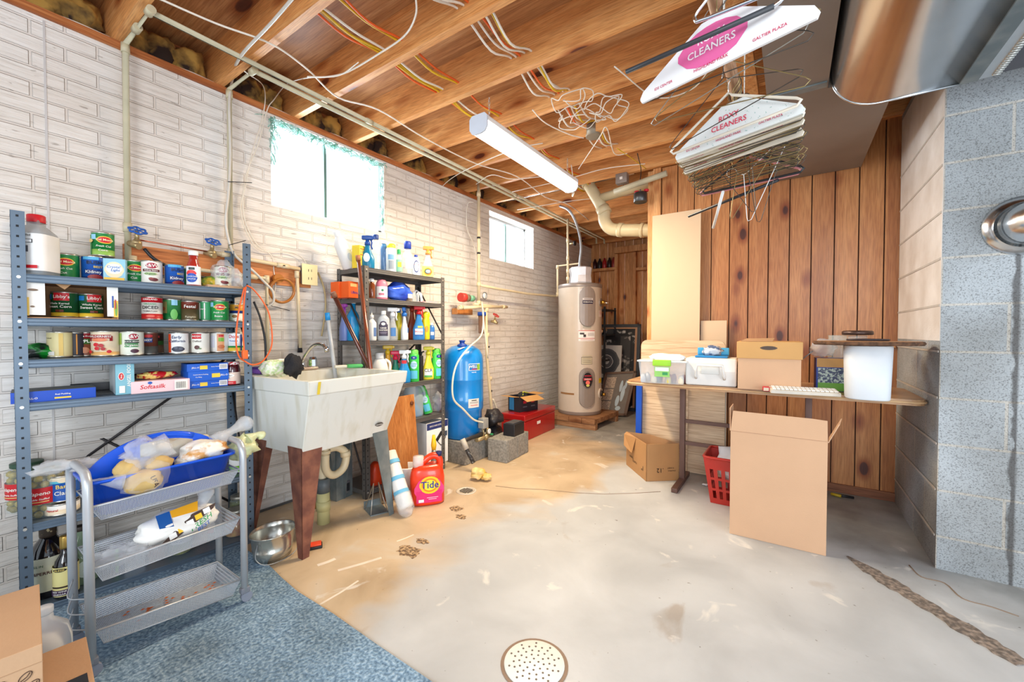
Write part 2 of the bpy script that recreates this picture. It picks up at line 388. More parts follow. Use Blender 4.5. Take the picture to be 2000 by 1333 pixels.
M_PLY = m_wood('subfloor_ply', (150, 96, 54), (184, 126, 76), (206, 154, 104), 'x', .8, True)
M_PINE = m_wood('knotty_pine', (188, 126, 72), (202, 140, 84), (214, 156, 100), 'z', .8, True, .42, .128, .12)
M_STUD = m_wood('stud_wood', (196, 130, 74), (222, 162, 102), (234, 184, 128), 'z', 1., True)
M_PLATE = m_wood('sill_plate_wood', (134, 70, 34), (176, 104, 54), (200, 132, 76), 'y', 1., False)
M_OAK = m_wood('table_laminate', (160, 120, 84), (188, 148, 108), (206, 170, 132), 'x', 1.2, False, .3)
M_PALE = mat('pale_board', (212, 184, 152), .55, var=.015, vs=3)
M_PLYL = m_wood('light_plywood', (224, 196, 162), (228, 201, 168), (232, 207, 175), 'x', .5, False)
M_DOORW = m_wood('orange_board', (160, 96, 46), (190, 122, 62), (206, 144, 84), 'z', 1., False, .45)
M_PALLET = m_wood('pallet_wood', (124, 84, 54), (164, 120, 84), (190, 150, 112), 'x', 1., True)
M_BARK = m_wood('peeled_pole', (130, 92, 66), (176, 134, 104), (196, 156, 124), 'y', 1.6, False)
ALU = mat('aluminium', (186, 190, 194), .35, .8)
WPAINT = mat('white_paint', (236, 236, 232), .5, var=.05)
STEELB = mat('grey_blue_shelf_steel', (98, 114, 130), .42, .35, var=.06)
STEELG = mat('warm_grey_shelf_steel', (104, 102, 100), .45, .35, var=.06)
STEELD = mat('dark_hole', (30, 32, 36), .7)
ZINC = mat('zinc_bolt', (216, 214, 206), .35, .8)
CARD = mat('cardboard', (196, 158, 122), .85, var=.05, vs=5, bump=.15, bs=120)
CARDIN = mat('cardboard_inside', (184, 142, 102), .9, var=.06, vs=6)
CARDO = mat('orange_cardboard', (204, 156, 96), .7, var=.05, vs=4)
CPVC = mat('cream_plastic_pipe', (218, 200, 164), .4, var=.06)
CPVCG = mat('weathered_cream_pipe', (196, 186, 156), .45, var=.12, vs=8)
WIREW = mat('white_cable', (226, 218, 204), .45)
WIREY = mat('yellow_cable', (214, 172, 30), .45)
WIREO = mat('orange_cable', (226, 96, 36), .45)
WIREK = mat('black_cable', (30, 32, 38), .4)
CHROME = mat('chrome', (214, 216, 220), .12, 1.)
BLACKP = mat('black_plastic', (34, 34, 38), .4)
WHITEP = mat('white_plastic', (232, 232, 230), .35, var=.03)
CLEAR = mat('clear_plastic', (236, 242, 246), .12, alpha=.28, var=.02)
CLEARB = mat('thin_plastic_bag', (240, 243, 246), .16, alpha=.30, var=.05, bump=1., bs=40, vs=20)
GLASSC = mat('jar_glass', (226, 240, 236), .05, alpha=.16, var=.02)
BRASS = mat('aged_brass', (176, 156, 116), .4, .7, var=.15)
GREYM = mat('grey_metal', (142, 148, 154), .38, .7, var=.05)
DKMET = mat('dark_iron', (64, 60, 60), .5, .5)

# ================================================================== ROOM SHELL
b = MB(); b.box((-2.95, -1.6, -.1), (2.6, 6.4, 0), M_FLOOR); struct(b.build('floor'))
b = MB(); y0, y1 = -1.6, 6.2
w1, w2, zs = (1.275, 2.13), (3.50, 4.41), 1.886
for a, c, z0, z1 in ((y0, w1[0], 0, ZT), (w1[0], w1[1], 0, zs), (w1[1], w2[0], 0, ZT), (w2[0], w2[1], 0, zs), (w2[1], y1, 0, ZT), (w1[0], w1[1], 2.435, ZT), (w2[0], w2[1], 2.40, ZT)):
    b.box((WX, a, z0), (-2.9, c, z1), M_WALL)
wl = struct(b.build('wall_left'))
for yy in (.345, 2.62, 5.1):   # sheet joints of the panelling
    s = MB(); s.box((WX, yy, 0), (WX+.0025, yy+.007, ZT-.01), flat(196, 192, 190)); struct(s.build('panel_seam', wl))
s = MB(); s.box((WX, y0, 0), (WX+.012, 6.15, .012), flat(92, 92, 92)); struct(s.build('baseboard_left'))
b = MB(); b.box((-2.9, -1.6, ZT), (WX+.015, 6.2, 2.485), M_PLATE); struct(b.build('trim_1'))
# rim joist and bays
JZ, JH = 2.485, .225
JY = [.156+.424*i for i in range(15)]
ceil = MB(); ceil.box((-2.95, -1.6, JZ+JH), (2.6, 6.3, JZ+JH+.02), M_PLY); ceil = struct(ceil.build('ceiling'))
s = MB(); s.box((-2.9, -1.6, JZ), (-2.865, 6.2, JZ+JH), M_PLATE); struct(s.build('rim_joist', ceil))
for y in [JY[0]-.424*2, JY[0]-.424]+JY:
    s = MB(); s.box((-2.862, y-.019, JZ), (2.5, y+.019, JZ+JH), M_JOIST); struct(s.build('joist', ceil))
INS = mat('fiberglass_insulation', (206, 164, 84), .95, vs=7, col2=(58, 44, 38), lo=.38, hi=.56, bump=1., bs=22)
b = MB()
for i, y in enumerate([JY[0]-.424]+JY[:-1]):
    for j in range(3):
        b.blob((-2.80+.01*j, y+.09+.115*j, JZ+.095), .085, INS, i*5+j, .3, 3, (.6, .85, 1.05), 3.)
tag(b.build('fiberglass_insulation'), 'brown and yellow fiberglass insulation stuffed between joist ends above painted wall', 'insulation', kind='stuff')
for y in (2.2, .92, 3.1):
    pass
# windows
SKYG = mat('window_glass', (235, 245, 250), .02, alpha=.08, var=.01)
def window(name, y0, y1, z0, z1, xp, fm, fw, mull, fluff=False):
    w = bpy.data.objects.new(name, None); C.objects.link(w); struct(w)
    f = MB()
    f.box((xp, y0, z0), (xp-.04, y1, z0+fw), fm); f.box((xp, y0, z1-fw), (xp-.04, y1, z1), fm)
    f.box((xp, y0, z0), (xp-.04, y0+fw, z1), fm); f.box((xp, y1-fw, z0), (xp-.04, y1, z1), fm)
    o = f.build('window_frame', w); o['kind'] = 'structure'
    for yy in mull:
        f = MB(); f.box((xp+.003, yy-.009, z0+fw), (xp-.03, yy+.009, z1-fw), mat('grey_green_mullion', (96, 128, 120), .6)); struct(f.build('mullion', w))
    f = MB(); f.box((xp-.018, y0+fw, z0+fw), (xp-.022, y1-fw, z1-fw), SKYG); struct(f.build('pane', w))
    return w
W1 = window('window_1', 1.275, 2.13, 1.886, 2.435, WX-.045, mat('frosted_green_white_frame', (214, 226, 224), .5), .022, [1.66])
W2 = window('window_2', 3.50, 4.41, 1.886, 2.40, WX-.13, ALU, .028, [3.98])
f = MB(); f.box((WX-.13, 4.405, 1.9), (WX-.004, 4.409, 2.39), WPAINT); f.box((WX-.13, 3.502, 1.888), (WX-.004, 4.405, 1.895), WPAINT); struct(f.build('window_reveal', W2))
# green fibrous stuffing round the near window
GFL = mat('green_sealing_fluff', (116, 178, 156), .9, col2=(206, 226, 220), vs=30, lo=.4, hi=.6, alpha=.8)
b = MB(); random.seed(3)
for i in range(420):
    t = random.random()
    if t < .62: y = 1.25+random.random()*.9; z = 2.44-abs(random.gauss(0, .018)); dz = -random.random()*.035-.006; dy = random.gauss(0, .04)
    elif t < .85: y = 1.268+abs(random.gauss(0, .018)); z = 2.43-random.random()*.3*random.random(); dz = -random.random()*.06; dy = random.gauss(0, .02)
    else: y = 2.118-abs(random.gauss(0, .006)); z = 1.95+random.random()*.46; dz = -.05; dy = 0
    x = WX-.035+random.random()*.04
    b.tube([(x, y, z), (x+.006, y+dy*.5, z+dz*.4), (x, y+dy, z+dz)], .0016+.0022*random.random(), GFL, 4)
o = b.build('sealing_fluff'); tag(o, 'stringy green sealing fluff around top corners of the near basement window', 'insulation', kind='stuff')
# far alcove wall with bare studs
b = MB(); b.box((-2.92, 6.201, 0), (-2.66, 6.22, 2.71), M_STUD); x = -2.66; random.seed(2)
while x < -.9:
    w = .135; b.box((x+.003, 6.2, .0), (x+w-.003, 6.22, 2.71), M_STUD); x += w
wa = struct(b.build('wall_alcove')); 
for x0, x1, z0, z1 in ((-2.64, -2.60, 0, 2.2), (-2.25, -2.20, 0, 2.3), (-1.97, -1.92, 0, 2.3), (-1.70, -1.64, 0, 2.3)):
    s = MB(); s.box((x0, 6.11, z0), (x1, 6.198, z1), M_STUD); struct(s.build('stud', wa))
for x0, x1, z0, z1 in ((-2.645, -2.21, 2.06, 2.10), (-2.25, -1.3, 2.31, 2.40), (-2.19, -1.98, 1.16, 1.2), (-2.59, -2.26, 1.0, 1.05), (-1.91, -1.71, 2.02, 2.06)):
    s = MB(); s.box((x0, 6.09, z0), (x1, 6.195, z1), M_STUD); struct(s.build('blocking', wa))
s = MB(); s.box((-1.62, 6.185, 0), (-1.0, 6.199, 2.0), mat('doorway_shade_sheet', (92, 74, 56), .8)); o = struct(s.build('door_1'))  # dark sheet whose colour stands in for the shade inside the door opening
# knotty pine wall
PY = 3.58
b = MB(); x = -.910; i = 0
while x < .66:
    w = .128 if True else .1
    b.box((x+.0035, PY, .0), (min(x+w, .66)-.0035, PY+.02, 2.48), M_PINE); x += w
b.box((-.91, PY+.012, 0), (.66, PY+.05, 2.48), mat('pine_groove', (70, 40, 22), .8))
wb = struct(b.build('wall_back'))
s = MB(); s.box((-.3, PY-.016, 0), (.60, PY-.001, .058), M_DOORW if False else m_wood('baseboard_wood', (110, 66, 42), (146, 92, 60), (164, 110, 76), 'x', 1., False)); struct(s.build('baseboard_back'))
s = MB(); s.box((-.975, PY-.02, 0), (-.915, PY+.07, 2.48), M_STUD); s.box((-1.03, PY+.02, 0), (-.98, PY+.1, 2.48), M_STUD); struct(s.build('trim_2'))
s = MB(); s.box((-.96, PY+.09, 0), (-.88, 6.19, 2.48), M_STUD); struct(s.build('wall_partition'))
# chimney / block pier
b = MB(); b.box((.572, 2.67, 0), (2.5, 3.62, 2.48), M_BLOCK); ch = struct(b.build('wall_chimney'))
s = MB(); s.box((.5695, 2.672, 1.06), (.5718, 3.56, 2.44), mat('whitewash_on_block', (232, 228, 224), .8, vs=5, col2=(212, 204, 196), bump=.4, bs=90)); struct(s.build('whitewashed_side', ch))
for k_ in range(10):
    z = .153+.2145*k_
    s = MB(); s.box((.5665, 2.68, z-.005), (.5700, 3.56, z+.005), mat('mortar_line', (192, 186, 178), .9)); struct(s.build('mortar_joint', ch))
# cement rubble trench and floor cracks
b = MB(); random.seed(5)
P0, P1 = fl(1655, 1088), fl(2000, 1300); n = 26; top, bot = [], []
for i in range(n+1):
    t = i/n; p = P0.lerp(P1, t); d = (P1-P0).normalized(); q = Vector((-d.y, d.x, 0)); w = .036*min(1, 4*t+.1)*(1+.25*random.uniform(-1, 1))
    top.append((p+q*w)[:2]); bot.append((p-q*w*1.1)[:2])
b.prism(top+bot[::-1], mat('rubble_fill', (160, 144, 130), .95, vs=60, col2=(104, 94, 86), lo=.35, hi=.6, bump=1., bs=80), (0, .004)); struct(b.build('trim_3'))
b = MB()
b.tube([fl(u, v, .0005) for u, v in ((968, 950), (1010, 955), (1060, 957), (1120, 963), (1180, 966), (1240, 964), (1290, 961))], .0024, mat('crack_dirt', (140, 120, 102), .9), 5)
b.tube(spline([fl(u, v, .0005) for u, v in ((1776, 1105), (1800, 1128), (1845, 1140), (1880, 1170), (1935, 1186), (1990, 1205))], 4), .003, mat('crack_dirt', (110, 92, 78), .9), 5)
struct(b.build('trim_4'))
# carpet
b = MB(); pts = [(-.2, .895), (-1.2, .90), (-1.45, .905), (-1.7, .90), (-1.86, .912), (-1.97, .925), (-2.05, .93), (-2.64, .94), (-2.64, -1.5), (-.2, -1.5)]
b.prism(pts, M_CARP, (0, .009)); tag(b.build('carpet'), 'blue grey low pile carpet remnant on the concrete under the rolling cart', 'carpet')
# ================================================================== STEEL SHELVING AND ITS GOODS
def shelf_unit(label, loc, rz, wid, dep, H_, levels, mt, name='steel_shelving_unit'):
    T = thing(name, label, 'shelf', loc, rz)
    for (xx, yy, sx, sy) in ((0, 0, -1, 1), (0, wid, -1, -1), (-dep, 0, 1, 1), (-dep, wid, 1, -1)):
        b = MB(); w = .036; t = .0022
        b.box((xx, yy, 0), (xx+sx*t, yy+sy*w, H_), mt); b.box((xx, yy, 0), (xx+sx*w, yy+sy*t, H_), mt)
        p = b.build('post', T)
        h = MB(); z = .05
        while z < H_-.02:   # punched slots down both flanges
            e = .0007; fx = xx-sx*e; fy = yy-sy*e
            h.box((fx, yy+sy*.014, z), (xx+sx*(t+e), yy+sy*.021, z+.008), STEELD); h.box((xx+sx*.014, fy, z), (xx+sx*.021, yy+sy*(t+e), z+.008), STEELD); z += .038
        slots = h.build('slot_punching', p); slots['kind'] = 'stuff'
        for z in levels:
            h = MB(); h.cyl((xx-sx*.003, yy+sy*.0175, z-.014), (xx+sx*.001, yy+sy*.0175, z-.014), .0055, ZINC, n=10); h.build('bolt', p)
    for z in levels:
        b = MB(); g = .003
        b.box((-dep+g, g, z-.002), (-g, wid-g, z), mt)
        for x in (-g, -dep+g+.002):
            b.box((x-.002, g, z-.030), (x, wid-g, z-.001), mt)
            b.cyl((x-.001 if x > -.1 else x, g, z-.029), (x-.001 if x > -.1 else x, wid-g, z-.029), .003, mt, n=6)
            if x > -.1:
                b.cyl((x+.0005, g, z-.016), (x+.0005, wid-g, z-.016), .0018, mt, n=6); b.cyl((x+.0005, g, z-.003), (x+.0005, wid-g, z-.003), .0025, mt, n=6)
        for y in (g+.002, wid-g): b.box((-dep+g, y-.002, z-.030), (-g, y, z-.001), mt)
        b.build('shelf_board', T)
    for y in (.004, wid-.004):   # cross braces on the ends
        for a, c in ((levels[0], levels[2]), (levels[-3], levels[-1])):
            b = MB(); b.box((-dep/2-.001, -.007, 0), (-dep/2+.001, .007, 1), STEELD if mt is STEELB else mt); 
            b = MB(); b.tube([(-.01, y+(.006 if y < .1 else -.006), a+.03), (-dep+.01, y+(.006 if y < .1 else -.006), c-.05)], .006, DKMET, 4); b.build('brace', T)
    b = MB(); b.tube([(-dep-.004, .02, levels[1]+.02), (-dep-.004, wid-.02, levels[3]-.03)], .008, DKMET, 4); b.build('brace', T)
    b = MB(); b.tube([(-dep-.010, wid-.02, levels[0]+.1), (-dep-.010, .02, levels[2]-.02)], .008, DKMET, 4); b.build('brace', T)
    return T
AL = [.034, .365, .83, .995, 1.155, 1.322]
ALOC, ARZ = (-2.3945, .2165, 0), radians(-6.2)
shelf_unit('tall blue grey steel shelving unit filled with canned food, left by the wall', ALOC, ARZ, .786, .30, 1.555, AL, STEELB)
AM = Matrix.Translation(ALOC) @ Matrix.Rotation(ARZ, 4, 'Z')
BL = [.055, .455, .73, 1.042, 1.326, 1.525]
BLOC, BRZ = (-2.29, 1.664, 0), 0
shelf_unit('dark grey steel shelving unit filled with cleaning supplies behind the sink', BLOC, BRZ, .745, .30, 1.535, BL, STEELG)
BM = Matrix.Translation(BLOC)
def on(Mx, u, d, z, v=650):
    """world point on a shelf: pixel column u, depth d behind the front edge, height z"""
    I = Mx.inverted(); o = I @ Vector((0, 0, EYE)); r = I.to_3x3() @ ray(u, v); t = (-d-o.x)/r.x; p = o+r*t
    return Mx @ Vector((p.x, p.y, z))
RIM = mat('tin_rim', (190, 186, 176), .3, .85)
def art(mb, arts, r=None, X=None, zc=0., sx=1, sy=1, base=.0012):
    for i, a in enumerate(arts):
        off = base+.0007*i; c = flat(*a[1])
        if a[0] == 'e': V, F = ellipse2d(a[2], a[3]); dx, dz = a[4], a[5]
        elif a[0] == 'r': V, F = rect2d(a[2], a[3]); dx, dz = a[4], a[5]
        else: V, F = text2d(a[2], a[3], .18 if len(a) > 6 else 0, a[7] if len(a) > 7 else 1.); dx, dz = a[4], a[5]
        if a[0] == 'v': V = [(-y, x) for x, y in V]
        V = [(x+dx, y+dz) for x, y in V]
        if r: wrap(mb, V, F, c, r, 0, zc, off, sx, sy)
        else: onface(mb, V, F, c, X, off)
def can(label, loc, face, r, h, bands, arts, group=None, extra=None):
    T = thing('food_can', label, 'can', loc, radians(face), group)
    b = MB(); b.lathe([(r*.93, .001), (r, .002), (r, .006), (r*.97, .008), (r*.97, h-.008), (r, h-.006), (r, h-.001), (r*.95, h-.001), (r*.93, h-.004), (.0001, h-.004)], RIM, n=28); body = b.build('tin_body', T)
    b = MB(); pr = []; z0, z1 = .007, h-.007
    for a, c, col in bands: pr += [(r*.985, z0+(z1-z0)*a, flat(*col)), (r*.985, z0+(z1-z0)*c, flat(*col))]
    b.lathe(pr, flat(*bands[0][2]), n=28, cap=False); lb = b.build('paper_label', T)
    b = MB(); art(b, arts, r, None, h/2); b.build('label_print', lb)
    return T
GRN, WHT, RED, YEL, BLU, NAVY, BRN, BLK = (24, 128, 60), (244, 240, 230), (206, 30, 40), (246, 206, 60), (26, 90, 180), (24, 50, 120), (110, 60, 36), (34, 30, 30)
def dm(txt, w=.052):   # green vegetable tin: scalloped red badge over script
    return [('r', (150, 206, 236), .022, .022, -.030, .030), ('r', (60, 168, 80), .012, .085, -.046, -.004), ('e', YEL, w, .032, .010, .018), ('e', RED, w*.88, .025, .010, .018), ('t', (255, 240, 190), 'Del Monte', .0125, .010, .018), ('t', WHT, 'Fresh Cut', .011, .006, -.010, 1), ('t', WHT, txt, .013, .004, -.028)]
def sw(t1, t2, bc=(176, 200, 140)):
    return [('e', (170, 24, 60), .044, .026, .006, .030), ('t', WHT, 'S&W', .021, .006, .030), ('r', (96, 30, 34), .060, .011, .004, .008), ('t', WHT, t1, .0085, .004, .008), ('e', bc, .045, .014, .002, -.008), ('t', (40, 90, 50), t2, .011, .002, -.008, 1), ('e', (110, 40, 44), .030, .016, .012, -.034), ('e', (150, 66, 60), .016, .010, .004, -.030)]
def bush(): return [('r', (240, 244, 250), .010, .085, -.050, 0), ('r', (90, 180, 226), .05, .012, 0, .043), ('t', BLK, "BUSH'S", .020, .018, .024), ('t', YEL, 'BEST', .013, .022, .006), ('r', NAVY, .054, .020, .010, -.016), ('t', WHT, 'Kidney', .017, .008, -.016), ('e', (150, 40, 40), .045, .022, .014, -.038)]
G1 = 'tins on the top pantry shelf'; G2 = 'tins on the second pantry shelf'; G3 = 'tins on the third pantry shelf'
z = AL[5]
can('green vegetable tin with red oval badge, leftmost tin on top pantry shelf', on(AM, 134, .17, z), -30, .038, .110, [(0, 1, GRN)], dm('Cut'), G1)
can('blue kidney bean tin with fanned ribs beside drink mix box on top shelf', on(AM, 186, .175, z), -24, .040, .112, [(0, .12, NAVY), (.12, 1, BLU)], bush(), G1)
can('green corn tin stacked on the blue bean tin at top of pantry shelf', on(AM, 205, .175, z+.1125), -18, .038, .108, [(0, .25, (150, 196, 90)), (.25, 1, GRN)], dm('Corn')+[('e', (220, 190, 120), .02, .016, -.036, .012)], G1)
can('green vegetable tin between drink mix box and cream bean tin', on(AM, 264, .17, z), -20, .038, .110, [(0, 1, GRN)], dm('Cut'), G1)
can('cream kidney bean tin with dark red oval badge on top pantry shelf', on(AM, 299, .12, z), -25, .0385, .110, [(0, 1, WHT), ], sw('Kidney Beans', 'Organic'), G1)
can('blue kidney bean tin just left of the sauce bottle on top shelf', on(AM, 343, .13, z), -16, .037, .104, [(0, .12, NAVY), (.12, 1, BLU)], bush(), G1)
can('plain green tin mostly hidden behind the cocktail sauce bottle', on(AM, 371, .19, z), -16, .034, .100, [(0, 1, (40, 140, 90))], [('r', WHT, .02, .05, 0, 0)], G1)
can('cream bean tin wrapped in clear bag at right end of top shelf', on(AM, 437, .10, z+.013), -28, .036, .104, [(0, 1, (232, 232, 214))], sw('Garbanzo', 'Organic'), G1)
z = AL[4]
lib = [('r', (30, 120, 190), .020, .020, -.030, .032), ('r', RED, .046, .032, .012, .032), ('t', WHT, "Libby's", .018, .012, .032), ('t', WHT, 'Whole Kernel', .0105, .004, .004), ('t', WHT, 'Sweet Corn', .0150, .004, -.009), ('r', (110, 50, 30), .022, .010, .008, -.026)]
can('dark green sweet corn tin, left one inside open carton on second shelf', on(AM, 128, .15, z+.005), -40, .041, .110, [(0, .16, YEL), (.16, 1, (24, 84, 44))], lib, G2)
can('dark green sweet corn tin, right one inside open carton on second shelf', on(AM, 178, .16, z+.005), -8, .041, .108, [(0, .16, YEL), (.16, 1, (24, 84, 44))], lib, G2)
can('red and white diced tomatoes tin on second pantry shelf', on(AM, 298, .10, z), -32, .0385, .110, [(0, .24, (196, 40, 40)), (.24, .78, (240, 238, 230)), (.78, 1, (196, 24, 40))], [('t', WHT, 'KIRKLAND', .011, .004, .040), ('t', (60, 150, 80), 'ORGANIC', .010, .004, .019), ('t', BLK, 'DICED', .020, .004, .003), ('t', (70, 60, 60), 'TOMATOES', .0095, .004, -.014), ('e', (230, 90, 70), .030, .012, .006, -.036)], G2)
can('green tin with food photo just right of diced tomatoes tin', on(AM, 337, .13, z), -30, .038, .106, [(0, .3, (24, 120, 56)), (.3, 1, (56, 130, 70))], [('r', (130, 120, 70), .040, .055, -.030, .010), ('e', (150, 70, 40), .020, .020, -.026, .004), ('r', (150, 206, 230), .022, .026, .018, .034), ('e', (120, 200, 100), .026, .05, .016, -.022)], G2)
can('brown and maroon label tin in the middle of second shelf', on(AM, 372, .11, z), -28, .036, .100, [(0, .6, (92, 78, 50)), (.6, 1, (120, 48, 34))], [('t', WHT, 'Festal', .021, .006, .020), ('t', (226, 214, 180), 'Pumpkin', .012, .008, -.030)], G2)
can('mint green ribbed label tin behind the bright green tin', on(AM, 402, .14, z), -25, .036, .104, [(0, 1, (60, 160, 100))], [('r', WHT, .005, .08, -.02, 0), ('r', WHT, .005, .08, 0, 0), ('t', WHT, 'Beans', .012, -.01, .01)], G2)
can('bright green bean tin with red badge at right on second shelf', on(AM, 430, .09, z), -34, .038, .108, [(0, 1, (36, 146, 70))], dm('Beans', .046), G2)
can('orange and navy label tin beside right post on second shelf', on(AM, 464, .13, z), -20, .035, .098, [(0, .45, WHT), (.45, .62, NAVY), (.62, 1, (216, 150, 50))], [('t', BLK, 'Mix', .016, 0, .026), ('e', (150, 110, 60), .024, .016, -.014, -.02)], G2)
z = AL[3]
can('pale yellow label tin at left on third pantry shelf', on(AM, 116, .12, z), -46, .037, .110, [(0, 1, (232, 218, 160))], [('r', (236, 200, 110), .012, .09, .028, 0), ('t', (110, 90, 50), 'Baked', .008, -.008, .026), ('r', WHT, .04, .016, -.01, -.036)], G3)
can('nearly black label tin second from left on third shelf', on(AM, 145, .16, z), -30, .037, .108, [(0, 1, (52, 48, 58))], [('r', (226, 150, 60), .004, .085, .020, 0), ('r', WHT, .02, .02, -.02, -.03)], G3)
can('apple filling tin with red badge partly behind cherry tin', on(AM, 167, .17, z), -24, .037, .108, [(0, .5, (130, 70, 46)), (.5, .75, (70, 110, 50)), (.75, 1, (150, 30, 36))], [('t', WHT, 'APPLE', .018, .006, .012), ('t', WHT, 'More Fruit', .009, .006, .034), ('e', (180, 110, 70), .03, .026, .006, -.026)], G3)
can('large pale cherry pie filling tin with red arched ribbon', on(AM, 205, .10, z), -34, .045, .113, [(0, .14, (230, 180, 110)), (.14, 1, (240, 222, 190))], [('r', (170, 28, 34), .074, .016, 0, .030), ('r', (150, 24, 30), .010, .022, -.036, .022), ('r', (150, 24, 30), .010, .022, .036, .022), ('t', WHT, 'WILDERNESS', .0125, 0, .030), ('e', (226, 130, 90), .05, .014, 0, .016), ('e', RED, .016, .016, -.010, -.004), ('e', (180, 20, 30), .016, .016, .006, -.008), ('e', RED, .015, .015, -.006, -.020), ('e', (170, 24, 30), .014, .014, .012, -.022), ('e', RED, .014, .014, -.028, -.034), ('e', (190, 30, 40), .014, .014, .028, -.034)], G3)
can('white organic black bean tin with splayed label on third shelf', on(AM, 257, .10, z), -34, .042, .112, [(0, 1, (236, 238, 222))], [('r', (160, 190, 90), .018, .05, -.030, .020), ('e', (170, 24, 50), .036, .026, .022, .030), ('t', WHT, 'S&W', .020, .022, .030), ('r', (30, 50, 34), .046, .014, .016, .008), ('t', WHT, 'BLACK BEANS', .0078, .016, .008), ('r', (44, 130, 60), .042, .016, .014, -.008), ('t', WHT, 'Organic', .013, .014, -.008, 1), ('e', (70, 30, 50), .026, .018, .024, -.034)], G3)
can('brown label tin tucked behind the black bean tin', on(AM, 290, .15, z), -24, .034, .108, [(0, .35, (90, 90, 84)), (.35, 1, (110, 58, 44))], [('r', NAVY, .03, .02, .004, .014), ('t', WHT, 'BEET', .012, .004, .014), ('e', RED, .028, .014, .006, .034)], G3)
can('dark brown label tin with green stripe beside a shelf gap', on(AM, 302, .20, z), -10, .034, .108, [(0, .4, (110, 80, 60)), (.4, .6, (60, 110, 50)), (.6, 1, (60, 36, 30))], [('r', (170, 40, 30), .03, .01, 0, .03)], G3)
can('olive tin with orange side and black olives picture', on(AM, 349, .10, z), -40, .0375, .106, [(0, 1, (244, 244, 240))], [('r', (226, 76, 36), .030, .088, -.032, 0), ('t', (40, 60, 110), 'Early', .019, .006, .028, 1), ('t', (40, 60, 110), 'California', .0165, .008, .010, 1), ('e', (60, 62, 78), .048, .026, .012, -.028), ('e', (90, 94, 110), .014, .012, .004, -.022), ('e', (90, 94, 110), .014, .012, .022, -.026)], G3)
can('cream olive tin with red block badge on third shelf', on(AM, 391, .10, z), -42, .0375, .106, [(0, 1, (240, 236, 224))], [('r', RED, .042, .024, -.002, .032), ('t', WHT, 'LINDSAY', .012, -.002, .032), ('t', (90, 80, 70), 'Crafted', .012, 0, .008, 1), ('e', (96, 60, 56), .020, .020, .002, -.022), ('e', (90, 130, 70), .012, .006, .014, -.028)], G3)
can('white back panel soup tin right of the cream olive tin', on(AM, 428, .12, z), -62, .039, .107, [(0, 1, (238, 234, 228))], [('r', (206, 206, 216), .024, .06, -.004, .004), ('r', (226, 160, 110), .030, .088, .034, 0), ('r', RED, .02, .01, .036, .034), ('r', (120, 180, 60), .022, .018, .036, .014), ('e', (200, 110, 60), .028, .020, .036, -.022)], G3)
can('white and blue fruit tin behind the orange cord at shelf end', on(AM, 461, .10, z), -44, .036, .105, [(0, .2, (230, 200, 70)), (.2, .3, (40, 150, 70)), (.3, 1, (240, 244, 248))], [('t', RED, 'Dole', .024, .002, .030), ('t', (30, 100, 180), 'Pineapple', .010, .002, .008), ('r', NAVY, .008, .085, .036, 0)], G3)
# ---- bottles, jars, bags and boxes
def screw(prof_top, r, h, mt): return [(r*.98, prof_top, mt), (r, prof_top+h*.15, mt), (r, prof_top+h*.9, mt), (r*.9, prof_top+h, mt), (.0001, prof_top+h, mt)]
def vessel(name, label, cat, loc, face, prof, mt, capp=None, capm=None, arts=None, lab=None, sx=1, sy=1, se=2., group=None, fill=None, rot=None, capn='cap', n=24):
    """one bottle or jar: body, label sleeve lab=(z0,z1,colour,r), cap profile"""
    T = thing(name, label, cat, loc, radians(face), group, rot=rot)
    b = MB(); b.lathe(prof, mt, n=n, sx=sx, sy=sy, se=se); body = b.build('body', T)
    if fill:
        b = MB(); b.lathe([(p[0]*.94, p[1]+.002) for p in prof if p[1] <= fill[0]]+[(.0001, fill[0])], fill[1], n=n, sx=sx, sy=sy, se=se); b.build('contents', T)
    if capp: b = MB(); b.lathe(capp, capm, n=n); b.build(capn, T)
    rr = max(p[0] for p in prof)
    if lab:
        b = MB(); lr = lab[3] if len(lab) > 3 else rr*1.01
        b.lathe([(lr, lab[0]), (lr, lab[1])], flat(*lab[2]), n=n, sx=sx, sy=sy, se=se, cap=False); lb = b.build('label', T)
    else: lb = body; lr = rr
    if arts:
        b = MB()
        if se > 2.2: art(b, arts, None, plane((lr*sx, 0, 0), (0, 1, 0), (0, 0, 1)))
        else: art(b, arts, lr, None, 0, sx, sy)
        b.build('label_print', lb)
    return T
def B_(r, h, neck=.012, sh=.75): return [(r*.9, 0), (r, .006), (r, h*sh), (r*.9, h*(sh+.06)), (neck*1.3, h*(sh+.16)), (neck, h*(sh+.19)), (neck, h)]
z = AL[5]
vessel('bottle', 'clear square shouldered bottle with white label and red cap on top pantry shelf', 'bottle', on(AM, 76, .07, z), -40, B_(.052, .215, .022, .72), mat('smoky_clear_plastic', (176, 182, 186), .12, alpha=.55), screw(.208, .026, .030, flat(*RED)), flat(*RED),
       [('t', BLK, 'Distilled', .010, 0, .150), ('r', (50, 50, 54), .036, .014, .004, .128), ('r', (240, 240, 240), .032, .010, .004, .128), ('r', (90, 90, 96), .020, .024, 0, .098), ('r', RED, .074, .012, 0, .030)], (.016, .158, (240, 240, 238)), 1, 1, 4.)
